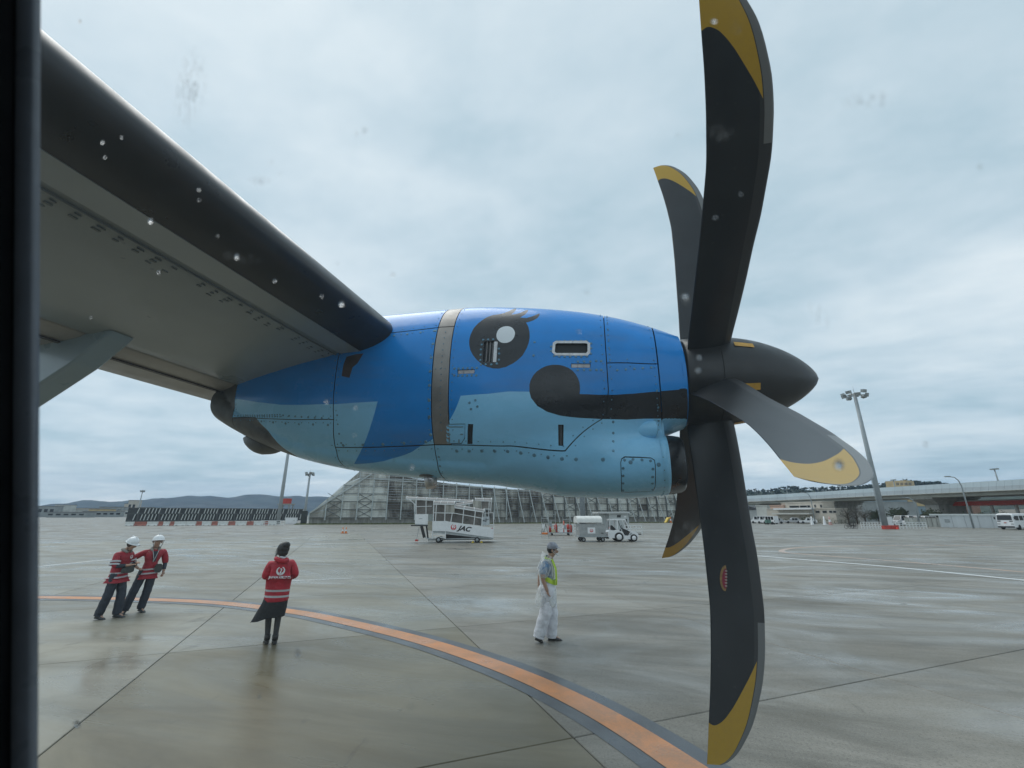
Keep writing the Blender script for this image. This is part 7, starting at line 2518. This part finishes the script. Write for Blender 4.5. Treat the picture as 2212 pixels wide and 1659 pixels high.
t.links.new(df.outputs[0], mx.inputs[2])
bn = nd(t, 'ShaderNodeBump', Strength=.8, Distance=.03)
t.links.new(noise(t, mapping(t, co, (1, 1, .7)), 13, 4, .6), bn.inputs['Height'])
t.links.new(bn.outputs[0], df.inputs['Normal'])
t.links.new(mx.outputs[0], nd(t, 'ShaderNodeOutputMaterial').inputs[0])
coat = part_skin(J, ['waist', 'chest', 'collar', 'shL', 'shR', 'elL', 'elR'], [('low', 'hem'), ('hem', 'pelv'), ('pelv', 'waist'), ('waist', 'chest'), ('chest', 'collar'), ('chest', 'shL'), ('shL', 'elL'), ('chest', 'shR'), ('shR', 'elR'), ('collar', 'hood')], .065, 'raincoat', rm, m3,
    over={'low': (0, .05, .56, .20, .20), 'hem': (0, .05, .66, .23, .235), 'pelv': (0, .01, .90, .215, .20), 'waist': (0, .0, 1.08, .20, .175), 'chest': (0, .02, 1.27, .205, .185), 'elL': (-.24, .10, 1.10, .10, .10), 'elR': (.245, .15, 1.10, .10, .10), 'hood': (0, .12, 1.50, .11, .075)})
# ================================================================== the pane
gp = bpy.data.materials.new('window_pane')
gp.use_nodes = True
t = gp.node_tree
t.nodes.clear()
mx = nd(t, 'ShaderNodeMixShader')
mx.inputs[0].default_value = .015
trn = nd(t, 'ShaderNodeBsdfTransparent')
trn.inputs[0].default_value = (.985, .995, .995, 1)
t.links.new(trn.outputs[0], mx.inputs[1])
t.links.new(nd(t, 'ShaderNodeBsdfGlossy', Roughness=.02).outputs[0], mx.inputs[2])
film = nd(t, 'ShaderNodeMixShader')              # even dirt film over the pane, put in as a milky window glare
film.inputs[0].default_value = .010
t.links.new(mx.outputs[0], film.inputs[1])
tlc = nd(t, 'ShaderNodeBsdfTranslucent')
tlc.inputs[0].default_value = (.70, .82, .90, 1)
t.links.new(tlc.outputs[0], film.inputs[2])
t.links.new(film.outputs[0], nd(t, 'ShaderNodeOutputMaterial').inputs[0])
MB().box((-HW - .02, .0065, -HH - .02), (HW + .02, .0085, HH + .02)).build('window_pane', gp, wroot)
gd_ = bpy.data.materials.new('water_drop')
gd_.use_nodes = True
t = gd_.node_tree
t.nodes.clear()
t.links.new(nd(t, 'ShaderNodeBsdfGlass', Roughness=.0, IOR=1.33).outputs[0], nd(t, 'ShaderNodeOutputMaterial').inputs[0])
winv = (Matrix.Translation(wroot.location) @ wroot.rotation_euler.to_matrix().to_4x4()).inverted()
db = MB()
def drop(u, v, rpx, asp=1.0):
    e, d = winv @ Vector(EYE), (winv.to_3x3() @ Vector(ray(u, v))).normalized()
    q = e + d * ((.0087 - e.y) / d.y)
    dist = (q - e).length
    rr = rpx / 940 * dist * d.y ** .5
    n = 10
    vs = []
    for a_ in (0, .35, .65, .88, 1):
        r_ = math.cos(a_ * math.pi / 2) * rr
        for j in range(n):
            t_ = 2 * math.pi * j / n
            vs.append((q.x + r_ * math.cos(t_), q.y + math.sin(a_ * math.pi / 2) * rr * .45, q.z + r_ * math.sin(t_) * asp))
    db.add(vs, [(i * n + j, i * n + (j + 1) % n, (i + 1) * n + (j + 1) % n, (i + 1) * n + j) for i in range(4) for j in range(n)] + [tuple(reversed(range(n)))], 0, True)
# dried smears and hazy spots on the glass
sm = bpy.data.materials.new('dried_smear')
sm.use_nodes = True
t = sm.node_tree
t.nodes.clear()
co = t.nodes.new('ShaderNodeTexCoord')
uvs_ = co.outputs['UV']
se = t.nodes.new('ShaderNodeSeparateXYZ')
t.links.new(uvs_, se.inputs[0])
rx, ry = mth(t, 'SUBTRACT', se.outputs[0], .5), mth(t, 'SUBTRACT', se.outputs[1], .5)
rad = mth(t, 'SQRT', mth(t, 'ADD', mth(t, 'MULTIPLY', rx, rx), mth(t, 'MULTIPLY', ry, ry)))
edge = ramp(t, rad, [(.18, 1), (.5, 0)])
tex = noise(t, mapping(t, co.outputs['Object'], (900, 900, 260)), 1.0, 5, .65, 1.5)
mx = nd(t, 'ShaderNodeMixShader')
t.links.new(mth(t, 'MULTIPLY', mth(t, 'MULTIPLY', ramp(t, tex, [(.47, 0), (.66, 1)]), edge), .5), mx.inputs[0])
t.links.new(nd(t, 'ShaderNodeBsdfTransparent').outputs[0], mx.inputs[1])
tl2 = nd(t, 'ShaderNodeMixShader')
d2, d3 = nd(t, 'ShaderNodeBsdfDiffuse'), nd(t, 'ShaderNodeBsdfTranslucent')
d2.inputs[0].default_value = d3.inputs[0].default_value = (.60, .62, .62, 1)
t.links.new(d2.outputs[0], tl2.inputs[1])
t.links.new(d3.outputs[0], tl2.inputs[2])
t.links.new(tl2.outputs[0], mx.inputs[2])
t.links.new(mx.outputs[0], nd(t, 'ShaderNodeOutputMaterial').inputs[0])
def smear(u, v, w, h, ang=0.0):
    e = winv @ Vector(EYE)
    q = []
    for a_, c_ in ((-1, -1), (1, -1), (1, 1), (-1, 1)):
        x_, y_ = a_ * w / 2, c_ * h / 2
        uu, vv = u + x_ * math.cos(ang) - y_ * math.sin(ang), v + x_ * math.sin(ang) + y_ * math.cos(ang)
        d = (winv.to_3x3() @ Vector(ray(uu, vv))).normalized()
        q.append(e + d * ((.0063 - e.y) / d.y))
    me = MB().add(q, [(0, 1, 2, 3)]).mesh('smear', sm)
    ul = me.uv_layers.new(name='UVMap')
    for i_, c_ in enumerate(((0, 0), (1, 0), (1, 1), (0, 1))):
        ul.data[i_].uv = c_
    link('smear', me, wroot)
for q in ((410, 190, 75, 190, .12), (1870, 215, 120, 40, -.15), (1555, 288, 70, 40, 0), (1482, 640, 34, 44, 0), (1490, 1160, 70, 90, .5), (520, 556, 90, 26, .15), (645, 1412, 26, 40, -.5), (165, 1568, 36, 44, .3), (780, 285, 40, 18, -.4), (1770, 680, 30, 70, -.6), (560, 390, 60, 24, 0), (1590, 60, 26, 36, 0)):
    smear(*q)
for u, v, r_ in ((738, 657, 8), (222, 308, 5), (263, 297, 3), (227, 340, 3.5), (326, 478, 8), (430, 410, 4), (431, 432, 3), (594, 607, 4), (512, 555, 6), (848, 594, 4.5), (165, 1565, 10), (1465, 292, 3), (1542, 47, 5), (1480, 640, 6), (1508, 800, 4), (1510, 772, 4), (643, 1412, 7), (560, 1505, 4), (890, 1009, 5), (768, 880, 4), (705, 868, 5), (343, 588, 4), (1250, 716, 4), (1268, 632, 3), (888, 365, 2.5), (728, 570, 2.5), (695, 640, 3), (1812, 1004, 9), (1320, 690, 2.5), (604, 375, 2), (585, 350, 2.5), (470, 510, 2.5), (196, 686, 3), (1545, 470, 3), (1600, 420, 2), (2000, 960, 3), (2117, 361, 2.5), (1860, 220, 3), (1905, 225, 2.5), (172, 46, 3.5), (766, 940, 3)):
    drop(u, v, r_ * .8, rng.uniform(.8, 1.35))
tag(db.build('raindrop', gd_, wroot), kind='stuff')
